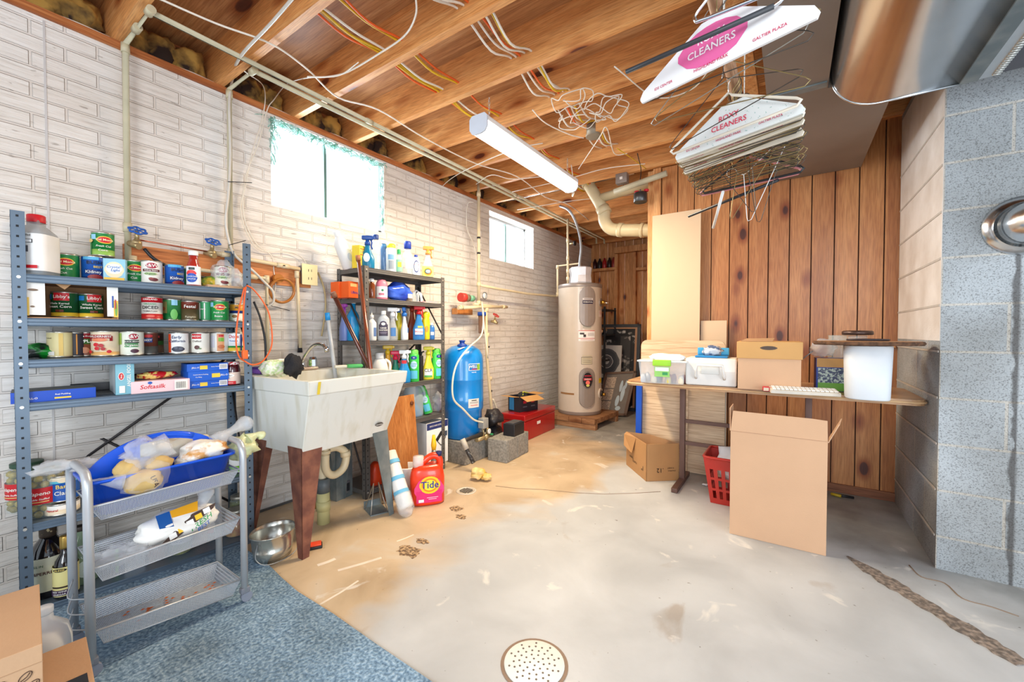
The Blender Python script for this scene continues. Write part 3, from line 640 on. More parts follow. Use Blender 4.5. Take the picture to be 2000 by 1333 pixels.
vessel('sauce_bottle', 'red cocktail sauce bottle with white cap and blue oval label', 'bottle', on(AM, 380, .05, z), -38, [(.026, 0), (.028, .005), (.028, .085), (.024, .105), (.017, .125), (.017, .150)], mat('red_sauce', (170, 44, 34), .2, coat=.6), screw(.147, .0195, .022, WHITEP), WHITEP,
       [('r', (60, 70, 66), .024, .012, .002, .082), ('e', (230, 60, 60), .040, .03, 0, .060), ('e', (26, 80, 180), .042, .044, .002, .038), ('t', WHT, 'COCKTAIL', .0085, .002, .044), ('t', WHT, 'SAUCE', .0095, .002, .032)], (.006, .094, (240, 238, 240)))
def carton(label, size, loc, rz, col, arts=(), top=None, name='carton', cat='box', group=None, side=None, rough=.5, lid=None):
    T = thing(name, label, cat, loc, rz, group); dx, dy, dz = size
    b = MB(); m_ = flat(*col, rough) if not hasattr(col, 'name') else col; b.box((-dx/2, -dy/2, 0), (dx/2, dy/2, dz), m_, bev=.0012); b.build('box_body', T)
    b = MB(); b.box((-dx/2+.001, -dy/2+.001, dz-.0006), (dx/2-.001, dy/2-.001, dz+.0006), flat(*(lid or col), rough) if not hasattr(col, 'name') else m_); b.build('top_flap', T)
    if arts: b = MB(); art(b, arts, None, plane((dx/2, 0, dz/2), (0, 1, 0), (0, 0, 1)), base=.0008); b.build('print', T)
    if side: b = MB(); art(b, side, None, plane((0, -dy/2, dz/2), (1, 0, 0), (0, 0, 1)), base=.0008); b.build('side_print', T)
    if top: b = MB(); art(b, top, None, plane((0, 0, dz+.001), (0, 1, 0), (-1, 0, 0)), base=.0008); b.build('top_print', T)
    return T
CL_ = [('e', (250, 230, 190), .064, .070, 0, .002), ('e', (246, 250, 252), .052, .044, 0, .006), ('t', (40, 110, 190), 'Crystal', .015, -.002, .014, 1), ('t', (40, 110, 190), 'Light', .015, .004, .000, 1), ('r', (250, 200, 60), .066, .016, 0, -.040)]
carton('light blue drink mix box standing in front of the blue bean tin', (.035, .072, .100), on(AM, 228, .11, z), ARZ-.3, (150, 206, 230), CL_, name='drink_mix_box')
def bag(name, label, cat, loc, rz, pts, mt, parts=(), group=None):
    """soft bag: blob hull plus gathered neck; parts = [(name, fn)]"""
    T = thing(name, label, cat, loc, rz, group); b = MB()
    for p in pts: b.blob(*p[:2], mt, *p[2:])
    b.build('bag_film', T)
    for nm, fn in parts: q = MB(); fn(q); q.build(nm, T)
    return T
bag('snack_bag', 'small green and yellow snack bag slumped behind the sauce bottle', 'bag', on(AM, 410, .12, z), -.5, [((0, 0, .032), .034, flat and 5, .3, 3, (.6, 1, .95))], mat('green_yellow_film', (112, 150, 52), .3, col2=(228, 196, 70), vs=24, lo=.45, hi=.55))
_b = MB(); _b.blob((0, 0, .075), .052, CLEARB, 9, .25, 3, (.8, .9, 1.2)); _b.blob((.01, .05, .05), .035, CLEARB, 4, .3, 3, (.7, 1.1, 1.4)); _b.tube([(.01, .06, .05), (.02, .085, .02), (.03, .095, -.005)], .012, CLEARB, 8, radii=[.02, .012, .004])
o = _b.build('plastic_bag', None, on(AM, 437, .10, z+.01), (0, 0, ARZ)); tag(o, 'crumpled clear plastic bag over the rightmost tin of the top pantry shelf', 'bag')
_b = MB(); _b.box((-.06, -.085, 0), (.06, .085, .012), CARD); o = _b.build('cardboard_scrap', None, on(AM, 440, .082, z+.0005), (0, 0, ARZ)); tag(o, 'thin cardboard tray under the bagged tin at end of top shelf', 'cardboard')
# open carton with corn tins (second shelf)
p = on(AM, 136, .145, AL[4]); T = thing('open_carton', 'open corn tin carton lying on its side on second pantry shelf', 'box', p, ARZ)
WC, HC, DC = .276, .148, .25
for nm, a, c in (('bottom_panel', (-DC/2, -WC/2, 0), (DC/2, WC/2, .004)), ('top_panel', (-DC/2, -WC/2, HC-.004), (DC/2-.01, WC/2, HC)), ('back_panel', (-DC/2, -WC/2, .004), (-DC/2+.004, WC/2, HC-.004)), ('side_panel', (-DC/2, -WC/2, .004), (DC/2, -WC/2+.004, HC-.004)), ('side_panel', (-DC/2, WC/2-.004, .004), (DC/2, WC/2, HC-.004))):
    b = MB(); b.box(a, c, CARDIN); b.build(nm, T)
for s_, w_ in ((-1, .070), (1, .034)):
    b = MB(); y0_ = s_*WC/2; b.box((DC/2, y0_, .012), (DC/2+.004, y0_-s_*w_, HC-.008), flat(240, 238, 232)); f_ = b.build('end_flap', T)
    b = MB(); X = plane((DC/2+.004, y0_-s_*w_/2, HC/2), (0, 1, 0), (0, 0, 1))
    art(b, [('r', (236, 196, 70), w_*.4, .07, s_*w_*.28, -.03), ('e', (120, 170, 70), w_*.25, .06, s_*w_*.3, -.03)]+([('e', (120, 96, 76), .028, .009, .004, .034), ('e', (120, 96, 76), .012, .007, .002, -.03)] if s_ < 0 else [('r', (60, 90, 170), .005, .05, 0, 0), ('r', (190, 60, 60), .004, .04, .008, -.01)]), None, X); b.build('flap_print', f_)
b = MB(); b.prism([(-.12, 0), (.13, 0), (.122, -.020), (-.06, -.026), (-.09, -.018), (-.112, -.026)], CARDIN, .003, plane((DC/2, 0, .002), (0, 1, 0), (-.3, 0, 1))); b.build('torn_flap', T)
b = MB(); b.prism([(-.03, 0), (.03, 0), (.004, -.03)], CARDIN, .003, plane((DC/2-.012, -.02, HC-.003), (0, 1, 0), (-.2, 0, 1))); b.build('torn_flap', T)
z = AL[3]
bag('green_bag', 'crumpled bright green bag at far left of third pantry shelf', 'bag', on(AM, 83, .13, z), ARZ, [((0, 0, .028), .052, 3, .35, 3, (.8, 1.1, .55))], mat('green_black_film', (26, 150, 50), .3, col2=(40, 46, 44), vs=16, lo=.45, hi=.55))
z = AL[2]
carton('flat bright blue pudding box lying at left on fourth shelf', (.15, .225, .042), on(AM, 104, .09, z), ARZ, (20, 76, 190), [('t', WHT, 'Real Pudding', .008, .02, .004), ('r', YEL, .045, .006, .02, -.010), ('t', WHT, 'JELL-O', .010, -.06, -.006)], lid=(84, 92, 92), name='pudding_box')
_b = MB(); _b.box((-.09, -.075, 0), (.09, .075, .006), BLACKP); _b.box((-.09, -.075, .006), (-.086, .075, .04), BLACKP); _b.box((-.086, .071, .006), (.09, .075, .035), BLACKP)
tag(_b.build('baking_tray', None, on(AM, 186, .17, z), (0, 0, ARZ)), 'shallow black tray behind the flat blue box on fourth shelf', 'tray')
carton('pale blue angel food cake box standing upright on fourth shelf', (.20, .060, .138), on(AM, 236, .115, z+.001), ARZ, (130, 188, 204), [('v', WHT, 'ANGEL FOOD', .017, .013, .018), ('e', WHT, .020, .034, -.012, .010), ('e', RED, .016, .029, -.012, .010), ('v', WHT, 'Betty', .008, -.012, .010), ('r', WHT, .018, .030, -.010, -.046)], name='cake_mix_box', side=[('r', (196, 204, 204), .19, .13, 0, 0)])
carton('pale pink cake flour box lying flat on fourth pantry shelf', (.16, .205, .052), on(AM, 307, .09, z), ARZ, (240, 204, 208), [('t', RED, 'Softasilk', .026, -.03, 0, 1), ('e', BLU, .016, .012, -.04, .018), ('r', WHT, .048, .044, .070, 0)]+[('r', (60, 60, 66), .0016, .030, .052+.004*i, 0) for i in range(9)], name='cake_flour_box')
_b = bag('chip_bag', 'red and yellow dried pasta bag lying on the pink flour box', 'bag', on(AM, 304, .085, z+.053), ARZ, [((0, 0, .019), .06, 2, .18, 3, (.55, 1.25, .30))], mat('red_yellow_film', (190, 28, 36), .25, col2=(240, 210, 120), vs=34, lo=.52, hi=.58), [('bag_tip', lambda q: q.tube([(0, -.07, .018), (0, -.09, .02), (0, -.10, .022)], .012, flat(40, 24, 26), 8, radii=[.012, .007, .003]))])
jell = lambda s: [('t', WHT, 'JELL-O', .010, -.05*s, 0), ('r', YEL, .030, .018, -.018*s, 0), ('t', WHT, 'Instant Pudding', .006, .030*s, .002), ('r', (236, 236, 240), .034, .026, .062, .001)]+[('r', (60, 60, 66), .0014, .018, .050+.004*i, .001) for i in range(7)]
for i, (u_, dz) in enumerate(((398, 0), (399, .0345), (399, .0815))):
    h_ = (.034, .0465, .036)[i]
    carton(('lowest of three stacked blue pudding boxes on fourth shelf', 'middle and thickest of three stacked blue pudding boxes', 'topmost of three stacked blue pudding boxes, barcode at right')[i], (.13, .165, h_), on(AM, u_, .085+.01*(i == 0), z+dz), ARZ+(0, .03, -.02)[i], (18, 92, 200), jell((1, -1, 1)[i]) if i != 1 else [('t', WHT, 'JELL-O', .011, .062, 0), ('r', YEL, .034, .020, .028, 0), ('t', WHT, 'Cook & Serve Pudding', .0065, -.034, .008), ('t', WHT, 'Pie Filling', .0065, -.042, -.004)], group='blue pudding boxes', name='pudding_box')
vessel('preserve_jar', 'dark red preserve jar with gingham lid at right of fourth shelf', 'jar', on(AM, 452, .06, z), -45, [(.034, 0), (.036, .006), (.036, .078), (.033, .098), (.029, .106)], mat('dark_jam', (74, 18, 26), .12, coat=.8), screw(.104, .0335, .016, mat('gingham_lid', (190, 40, 50), .4, col2=(236, 224, 220), vs=90, lo=.48, hi=.52)), RED,
       [('e', WHT, .05, .018, 0, .050), ('t', (90, 30, 30), 'Smuckers', .008, 0, .050), ('e', (206, 60, 60), .024, .016, -.012, .034), ('r', RED, .06, .016, 0, .014), ('t', WHT, 'Red Raspberry', .006, 0, .014)], (.006, .066, (232, 206, 190)), capn='lid')
z = AL[1]
OL = mat('olives', (168, 146, 44), .25, col2=(120, 104, 30), vs=30)
def olive_jar(label, loc, f):
    T = vessel('olive_jar', label, 'jar', loc, f, [(.056, 0), (.060, .008), (.060, .155), (.052, .175), (.046, .182)], GLASSC, screw(.180, .0475, .018, flat(38, 70, 50)), None, [('t', WHT, 'Jalapeno', .020, .006, .100, 1), ('t', WHT, 'Double Stuffed', .010, .006, .078, 1), ('r', (230, 200, 120), .07, .003, 0, .068)], (.058, .122, (196, 28, 36)), capn='lid')
    q = MB(); random.seed(4)
    for zz in range(7):
        for a in range(8):
            an = a*pi/4+zz*.4; q.blob((cos(an)*.044, sin(an)*.044, .014+zz*.0235), .0135, OL, a, .03, 2)
    q.build('olives', T).data.materials[0] = OL
    return T
j = olive_jar('tall jar of stuffed green olives with red label, front one', on(AM, 80, .10, z), -30)
olive_jar('tall olive jar tucked behind the shelf post, rear one', on(AM, 46, .23, z), -60)
can('wide cream soup tin underneath the blue chowder tin', on(AM, 114, .07, z), -20, .051, .050, [(0, .5, (236, 220, 190)), (.5, 1, (244, 240, 232))], [('t', RED, 'Natural', .012, -.02, 0)], 'tins on the low pantry shelf')
can('large blue clam chowder tin stacked on wide cream tin', on(AM, 118, .075, z+.0505), -36, .046, .108, [(0, .75, (22, 84, 170)), (.75, .85, (90, 190, 220)), (.85, 1, (226, 214, 190))], [('r', (240, 240, 240), .012, .06, -.044, 0), ('t', (246, 214, 110), "Bar", .022, .014, .010), ('t', WHT, 'Clam', .022, .018, -.016), ('e', (236, 220, 190), .03, .016, .02, .034)], 'tins on the low pantry shelf')
can('white and lime green tin at right end of low pantry shelf', on(AM, 462, .10, z), -40, .042, .115, [(0, .3, (120, 196, 50)), (.3, 1, (238, 240, 238))], [('t', BLK, 'Apple', .02, 0, .02)], 'tins on the low pantry shelf')
vessel('water_bottle', 'clear bottle with red screw cap behind the rolling cart', 'bottle', on(AM, 404, .16, AL[0]), -30, B_(.048, .30, .016, .70), CLEAR, screw(.295, .021, .028, flat(*RED)), None, [('r', RED, .05, .02, 0, .05)], (.04, .16, (238, 238, 236)))
z = AL[0]
DKB = mat('dark_bottle_glass', (26, 22, 24), .08, coat=.8)
vessel('sauce_jug', 'dark sauce jug with tan speckled cap and cream label, bottom shelf', 'bottle', on(AM, 84, .12, z), -35, [(.06, 0), (.064, .01), (.064, .15), (.05, .19), (.026, .225), (.022, .235)], DKB, screw(.233, .025, .05, mat('speckled_cap', (196, 176, 134), .6, col2=(70, 56, 44), vs=60, lo=.35, hi=.4)), None, [('t', (60, 100, 70), 'ALL IN', .012, 0, .135), ('t', (80, 30, 30), 'LEA&PERRINS', .017, .01, .105)], (.03, .165, (216, 214, 188)))
vessel('vinegar_bottle', 'dark red wine vinegar bottle with gold cap and yellow label', 'bottle', on(AM, 118, .035, z), -38, [(.034, 0), (.037, .006), (.037, .11), (.030, .15), (.015, .175), (.014, .205)], DKB, screw(.195, .0165, .050, mat('gold_foil_cap', (196, 160, 84), .3, .7)), None, [('e', BLK, .044, .014, 0, .120), ('t', (240, 214, 120), 'ALESSI', .011, 0, .120), ('r', (60, 40, 30), .05, .006, 0, .052), ('r', (60, 30, 70), .062, .022, 0, .030), ('t', WHT, 'RED WINE', .009, 0, .035), ('t', WHT, 'VINEGAR', .009, 0, .025)], (.014, .130, (234, 222, 150)))
vessel('glass_jug', 'green tinted glass jug between dark bottles on bottom shelf', 'bottle', on(AM, 148, .13, z), 0, [(.055, 0), (.062, .01), (.062, .11), (.05, .15), (.02, .19), (.018, .22)], mat('green_tint_glass', (176, 206, 170), .06, alpha=.5), screw(.218, .02, .02, flat(60, 50, 40)), None, [('e', (206, 224, 220), .05, .07, 0, .07)])
vessel('brown_bottle', 'slim brown bottle with cork coloured neck behind cart tube', 'bottle', on(AM, 133, .22, z), 0, [(.03, 0), (.032, .01), (.032, .15), (.014, .2), (.013, .26)], DKB, screw(.25, .015, .045, flat(140, 110, 70)), None)
carton('white and black cereal box on bottom shelf behind cart', (.05, .075, .12), on(AM, 252, .10, z), ARZ, (236, 236, 234), [('r', (120, 120, 126), .05, .002, 0, .03), ('r', (120, 120, 126), .05, .002, 0, .02), ('r', (120, 120, 126), .05, .002, 0, .01), ('t', (60, 60, 60), 'Facts', .01, 0, .045)], name='food_box')
carton('slim dark blue box beside the white box on bottom shelf', (.05, .03, .12), on(AM, 224, .10, z), ARZ, (30, 44, 90), [('r', (120, 200, 60), .010, .11, -.010, 0)], name='food_box')
def pickle(label, loc, f, c1, c2, txt=None, h=.15, r=.045, group='jars on the bottom pantry shelf', lidm=None):
    return vessel('preserve_jar', label, 'jar', loc, f, [(r*.94, 0), (r, .006), (r, h*.78), (r*.84, h*.88), (r*.80, h*.9)], GLASSC, screw(h*.89, r*.86, h*.11, lidm or mat('dull_lid', (176, 172, 160), .4, .7)), None, [('t', NAVY, t_, .0125, 0, z_) for t_, z_ in txt] if txt else None, (h*.36, h*.66, (238, 238, 240)) if txt else None, group=group, fill=(h*.8, mat('preserve_%d' % c1[0], c1, .2, col2=c2, vs=40, coat=.6)), capn='lid')
pickle('jar of dill pickles with white label on bottom shelf behind cart', on(AM, 345, .10, z), -45, (140, 140, 50), (90, 100, 30), (('KOSHER', .083), ('DILL PICKLES', .068)), .155, .048)
pickle('amber preserve jar just right of the dill pickle jar', on(AM, 380, .14, z), -40, (176, 96, 36), (210, 140, 60))
pickle('amber preserve jar just left of the dill pickle jar', on(AM, 298, .12, z), -40, (180, 104, 40), (206, 150, 70), None, .12)
pickle('canning jar with flat metal lid at right end of bottom shelf', on(AM, 455, .10, z), -40, (150, 70, 40), (190, 140, 60), None, .135, .050)
pickle('red tomato preserve jar behind the lidded canning jar', on(AM, 462, .20, z), -40, (140, 40, 28), (176, 80, 40), None, .17, .046)
# orange extension cord hooked over the shelf end, black cord behind
_b = MB()
def ap(u, v, x=-2.27): return px(u, v, x)
_b.tube(spline([ap(477, 562), ap(466, 610), ap(461, 665), ap(466, 695), ap(478, 706), ap(495, 713, -2.26), ap(515, 704, -2.26), ap(531, 672, -2.26), ap(527, 620, -2.27), ap(514, 590, -2.28), ap(495, 566, -2.29), ap(482, 558, -2.28)], 8), .0038, WIREO, 8)
_b.tube(spline([ap(480, 560), ap(476, 600), ap(475, 650), ap(477, 690)], 8), .0038, WIREO, 8)
cord = _b.build('extension_cord'); tag(cord, 'orange extension cord looped over the right end of pantry shelving', 'cord')
_b = MB(); c_ = ap(478, 693, -2.268); _b.box((c_.x-.010, c_.y-.012, c_.z-.022), (c_.x+.010, c_.y+.012, c_.z+.022), mat('orange_plug', (230, 104, 44), .45), bev=.004); _b.build('socket_end', cord)
_b = MB(); _b.tube(spline([px(496, 590, -2.45), px(508, 620, -2.42), px(517, 660, -2.4), px(519, 700, -2.4), px(517, 732, -2.4)], 8), .006, WIREK, 8)
tag(_b.build('black_cable'), 'thick black cord hanging behind the orange cord by the sink', 'cord')
# ================================================================== CLEANING SUPPLIES ON THE SECOND UNIT
def ob(u, d, lev): return on(BM, u, d, BL[lev]+.0005)
def spray(label, loc, face, col, headc, arts=None, lab=None, h=.20, r=.040, sx=.62, clear=False, group='spray bottles', headh=.05):
    mt = (col if hasattr(col, 'name') else flat(*col, .3))
    T = thing('spray_bottle', label, 'bottle', loc, radians(face), group)
    b = MB(); b.lathe([(r*.92, 0), (r, .006), (r, h*.42), (r*.72, h*.60), (r*.55, h*.72), (r*.40, h*.86), (.013, h*.93), (.013, h)], mt, sx=sx, sy=1, n=24); body = b.build('body', T)
    hm = flat(*headc, .35)
    b = MB(); b.lathe([(.0155, h-.004), (.0155, h+.014), (.010, h+.018), (.010, h+.028)], hm, n=16)
    b.box((-.010, -.030, h+.026), (.010, .030, h+headh), hm, bev=.006); b.box((-.007, .028, h+.030), (.007, .040, h+headh-.004), hm, bev=.002)
    hd = b.build('spray_head', T)
    b = MB(); b.tube([(0, .018, h+.028), (0, .024, h+.012), (0, .020, h-.008), (0, .026, h-.026)], .0045, hm, 6); b.build('trigger', hd)
    if lab: b = MB(); b.lathe([(r*1.01, lab[0]), (r*1.01, lab[1])], flat(*lab[2]), sx=sx, n=24, cap=False); lb = b.build('label', T)
    else: lb = body
    if arts: b = MB(); art(b, arts, r*1.01, None, 0, sx, 1); b.build('label_print', lb)
    return T
def aero(label, loc, face, col, h, r, capc, arts, group='aerosol cans', bands=None, rot=None):
    T = thing('aerosol_can', label, 'can', loc, radians(face), group, rot=rot); c = flat(*col, .3)
    pr = [(r*.96, 0), (r, .004)]
    for a, cc in (bands or []): pr += [(r, h*a, flat(*cc, .3)), ]
    pr += [(r, h*.80), (r*.92, h*.84), (r*.62, h*.87)]
    b = MB(); b.lathe(pr, c, n=24); body = b.build('tin_body', T)
    b = MB(); b.lathe([(r*.80, h*.82), (r*.86, h*.84), (r*.84, h*.96), (r*.6, h), (.0001, h)], flat(*capc, .35), n=24); b.build('cap', T)
    b = MB(); art(b, arts, r, None, 0); b.build('label_print', body)
    return T
BC = flat(*(20, 110, 200))
# top
lv = 5
vessel('bleach_bottle', 'white round bottle leaning on the wall at left of the top cleaning shelf', 'bottle', ob(690, .20, 5)+Vector((0, -.02, .012)), 0, [(.035, 0), (.039, .006), (.039, .14), (.022, .17), (.015, .185)], WHITEP, screw(.18, .017, .03, WHITEP), None, [('e', (190, 200, 216), .03, .05, 0, .06)], rot=(radians(24), 0, 0))
carton('yellow scouring pad box standing on end on top cleaning shelf', (.05, .052, .125), ob(702, .10, 5), .3, (240, 212, 60), [('t', (30, 60, 140), 'S.O.S', .021, 0, .028), ('r', (206, 60, 40), .045, .004, 0, .044), ('r', (206, 60, 40), .045, .004, 0, .012)], name='scouring_pad_box')
spray('teal spray bottle with tall blue head on top cleaning shelf', ob(719, .06, 5), -50, (16, 120, 160), (20, 70, 150), [('e', (230, 236, 240), .036, .050, 0, .06)], None, .135, .038)
vessel('bottle', 'clear bottle with dark blue cap behind the teal spray bottle', 'bottle', ob(735, .13, 5), 0, B_(.032, .20, .014), CLEAR, screw(.19, .017, .026, flat(20, 60, 130)), None, None, None, .7)
vessel('bottle', 'blue liquid bottle between clear bottle and yellow topped can', 'bottle', ob(751, .15, 5), 0, B_(.026, .185, .013), mat('blue_liquid', (60, 130, 190), .1, alpha=.75), screw(.178, .015, .02, WHITEP), None)
aero('white aerosol can with yellow cap on top cleaning shelf', ob(765, .08, 5), -40, (222, 226, 226), .172, .030, (246, 214, 60), [('r', (120, 170, 210), .035, .03, 0, .09), ('r', (150, 160, 170), .03, .05, 0, .045)])
vessel('bottle', 'small green capped bottle with yellow green label', 'bottle', ob(780, .05, 5), -30, [(.019, 0), (.021, .004), (.021, .085), (.011, .105), (.011, .115)], CLEAR, screw(.112, .011, .03, flat(40, 160, 90)), None, [('r', (220, 214, 60), .022, .03, 0, .05)], (.01, .08, (140, 200, 170)))
vessel('bottle', 'tall clear detergent bottle with round blue cap on top shelf', 'bottle', ob(797, .09, 5), -30, B_(.036, .185, .018, .6), CLEAR, [(.018, .165), (.022, .168), (.022, .205), (.018, .212), (.0001, .212)], flat(24, 60, 160), [('r', (214, 224, 232), .04, .06, 0, .07)], None, .8)
vessel('bottle', 'short white bottle with blue oval label on top cleaning shelf', 'bottle', ob(813, .04, 5), -30, [(.024, 0), (.026, .005), (.026, .085), (.016, .11), (.010, .118)], WHITEP, screw(.115, .011, .014, flat(24, 60, 160)), None, [('e', (30, 60, 130), .034, .076, 0, .055), ('e', WHT, .026, .062, 0, .055), ('t', (200, 40, 40), 'LYSOL', .009, 0, .066)], None, .6)
spray('white stain remover spray with orange head and colourful swirl label', ob(836, .04, 5), -40, CLEAR, (230, 150, 70), [('e', (246, 200, 40), .056, .052, 0, .034), ('e', (230, 110, 40), .048, .040, .002, .034), ('e', (30, 110, 90), .038, .032, -.002, .036), ('e', WHT, .03, .02, 0, .036), ('t', (40, 40, 60), 'Shout', .014, 0, .036)], (.004, .07, (240, 226, 130)), .150, .036)
# level 4
lv = 4
for i, u_ in enumerate((664, 683)):
    carton(('orange dishwasher tablet box at left end of second cleaning shelf', 'orange tablet box with blue word beside the shelf post')[i], (.08, .075, .105), ob(u_, (.2, .12)[i], 4), .1, (236, 96, 34), [('r', (250, 190, 120), .05, .02, 0, .03), ('t', (40, 60, 150), 'Ultra', .026, .006, -.018)], name='tablet_box', group='orange tablet boxes')
carton('small yellow and red box behind the front shelf post', (.04, .035, .10), ob(713, .11, 4), 0, (236, 190, 60), [('r', RED, .03, .02, 0, .02)], name='small_box')
vessel('brown_bottle', 'small amber bottle with white cap on second cleaning shelf', 'bottle', ob(727, .06, 4), 0, [(.016, 0), (.018, .004), (.018, .075), (.011, .09), (.011, .1)], mat('amber_glass', (120, 62, 30), .1, coat=.7), screw(.096, .013, .018, WHITEP), None)
vessel('deodorizer_canister', 'pink domed canister with white label on second cleaning shelf', 'canister', ob(746, .06, 4), -40, [(.030, 0), (.032, .006), (.032, .082), (.030, .098), (.022, .112), (.0001, .118)], flat(232, 130, 150, .35), None, None, [('e', (60, 130, 90), .014, .014, .006, .052), ('r', (200, 120, 140), .03, .012, 0, .030)], (.012, .074, (240, 240, 236)))
bag('refill_pouch', 'shiny royal blue pouch lying on second cleaning shelf', 'bag', ob(778, .10, 4), 0, [((0, 0, .045), .078, 8, .22, 3, (.5, .95, .60))], mat('royal_blue_film', (30, 60, 176), .15, col2=(70, 110, 220), vs=12, bump=.6, bs=14), [('white_patch', lambda q: q.box((.034, .03, .018), (.040, .055, .038), WHITEP))])
b = MB()
for i in range(6): b.tube(spline([(0, -.045+.012*i, .004), (0, -.04+.012*i, .07+.006*(i % 3)), (0, -.005+.010*i, .098-.004*i), (0, .03+.004*i, .06), (0, .04+.003*i, .004)], 6), .003, WHITEP, 6)
tag(b.build('coiled_tubing', None, ob(815, .10, 4)), 'loop of white tubing standing beside the blue pouch', 'tubing')
b = MB()
for i in range(3): b.box((-.06+.01*i, -.09+.01*i, .001+.004*i), (.05, .09-.02*i, .004+.004*i), flat(*((236, 226, 220), (216, 120, 120), (226, 226, 230))[i]))
tag(b.build('paper_stack', None, ob(836, .07, 4)), 'few flat coloured leaflets at right of second cleaning shelf', 'leaflets')
# level 3
spray('purple headed spray bottle seen through the left end of the unit', ob(671, .22, 3), -90, (120, 140, 200), (150, 60, 160), None, None, .20, .036)
vessel('bottle', 'bright blue curved bottle behind the left shelf post', 'bottle', ob(690, .17, 3), 0, B_(.034, .22, .014, .6), flat(30, 140, 200, .25), screw(.21, .015, .02, WHITEP), None)
vessel('pump_bottle', 'white pump bottle at left of third cleaning shelf', 'bottle', ob(726, .06, 3), 0, B_(.026, .13, .010), WHITEP, [(.012, .125), (.012, .145), (.004, .147), (.004, .17), (.0001, .17)], WHITEP, [('r', (90, 120, 170), .02, .05, .004, .05)])
vessel('bottle', 'clear hand sanitizer bottle with dark label on third cleaning shelf', 'bottle', ob(749, .05, 3), -40, B_(.034, .155, .012, .78), mat('clear_grey_gel', (206, 214, 222), .1, alpha=.7), screw(.15, .014, .022, WHITEP), None, [('e', (70, 60, 84), .040, .036, 0, .095), ('r', (64, 56, 76), .052, .066, 0, .060), ('e', WHT, .022, .016, 0, .096), ('t', WHT, 'HAND', .0115, 0, .072), ('t', WHT, 'SANITIZER', .0095, 0, .060), ('r', (130, 120, 140), .04, .003, 0, .048), ('r', (130, 120, 140), .03, .003, 0, .042)], None, .7)
spray('clear spray bottle with white head right of the sanitizer', ob(767, .06, 3), -30, CLEAR, (236, 236, 236), [('r', (70, 120, 180), .03, .05, 0, .05)], None, .145, .030)
vessel('bottle', 'slim yellow bottle with blue stripe on third cleaning shelf', 'bottle', ob(779, .13, 3), -20, B_(.020, .18, .010), flat(222, 206, 60, .3), screw(.17, .012, .02, flat(40, 110, 190)), None)
spray('blue sprayer with wide white base in the middle of third shelf', ob(790, .06, 3), 40, (230, 232, 232), (40, 110, 190), [('r', (50, 120, 190), .03, .03, 0, .06)], None, .15, .036)
spray('red brown spray bottle behind the window cleaner', ob(805, .17, 3), -20, (150, 60, 30), (170, 60, 40), None, None, .19, .032)
spray('window cleaner bottle with red spray head and blue liquid', ob(818, .05, 3), -40, mat('blue_cleaner', (60, 140, 210), .1, alpha=.8), (206, 30, 40), [('r', (240, 240, 246), .05, .040, 0, .050), ('r', (240, 214, 80), .03, .012, .008, .082), ('t', RED, 'Windex', .0155, 0, .052, 1), ('r', (30, 90, 170), .05, .008, 0, .030)], None, .165, .037)
vessel('bottle', 'bright yellow bottle with hooked neck on third cleaning shelf', 'bottle', ob(832, .06, 3), -30, [(.022, 0), (.025, .006), (.025, .12), (.02, .14), (.026, .155), (.024, .175), (.0001, .185)], flat(244, 214, 40, .3), None, None, [('e', (240, 150, 50), .024, .04, 0, .07)])
vessel('bottle', 'small blue bottle at right end of third cleaning shelf', 'bottle', ob(843, .04, 3), -30, B_(.020, .10, .010), flat(50, 110, 180, .3), screw(.095, .011, .015, WHITEP), None, [('r', WHT, .02, .02, 0, .04)])
# level 2
vessel('bottle', 'yellow capped bottle behind left post of the fourth cleaning shelf', 'bottle', ob(712, .12, 2), 0, B_(.02, .15, .01), WHITEP, screw(.14, .014, .03, flat(240, 200, 40)), None)
T = vessel('bleach_jug', 'white jug with moulded handle behind the sink rim', 'jug', ob(741, .08, 2), -30, [(.044, 0), (.048, .008), (.048, .10), (.040, .135), (.030, .15), (.020, .158)], WHITEP, screw(.155, .024, .034, WHITEP), None, None, None, .75)
b = MB(); b.tube(spline([(0, .030, .150), (0, .056, .130), (0, .058, .09), (0, .046, .06)], 5), .008, WHITEP, 8); b.build('handle', T)
spray('yellow orange spray bottle behind the white jug', ob(757, .14, 2), -30, (236, 176, 40), (226, 190, 50), None, None, .18, .034)
spray('dark green spray bottle with crimson head', ob(772, .10, 2), -30, (20, 110, 90), (206, 30, 70), None, None, .145, .030)
spray('bright blue spray bottle with red collar and white head', ob(789, .05, 2), -40, (26, 140, 206), (236, 240, 240), [('r', RED, .028, .020, 0, .128), ('e', (230, 120, 60), .03, .024, 0, .05), ('t', WHT, 'Spray', .012, 0, .05)], None, .15, .038)
sb = [('e', (26, 60, 150), .038, .022, 0, .150), ('t', WHT, 'SC', .010, 0, .150), ('e', (180, 220, 236), .040, .050, 0, .105), ('t', (24, 80, 170), 'Scrubbing', .0085, 0, .112), ('t', (24, 80, 170), 'Bubbles', .0085, 0, .100), ('r', (90, 190, 220), .04, .05, 0, .045)]
aero('bright green foam cleaner can in the middle of the fourth shelf', ob(808, .05, 2), -42, (60, 196, 80), .20, .0325, (110, 214, 90), sb)
b = MB(); b.box((-.012, -.016, 0), (.012, .016, .19), BLACKP, bev=.006); b.tube([(0, 0, .19), (0, .01, .215), (0, .03, .22)], .006, BLACKP, 8); tag(b.build('black_sprayer', None, ob(822, .06, 2)), 'narrow black bottle wedged between green can and yellow bottle', 'bottle')
spray('yellow rust remover bottle with bold black letters', ob(836, .06, 2), -40, (236, 222, 60), (220, 206, 50), [('r', (240, 240, 236), .056, .05, 0, .045), ('t', BLK, 'CLR', .030, 0, .060), ('r', (90, 180, 80), .05, .012, 0, .022)], None, .165, .036)
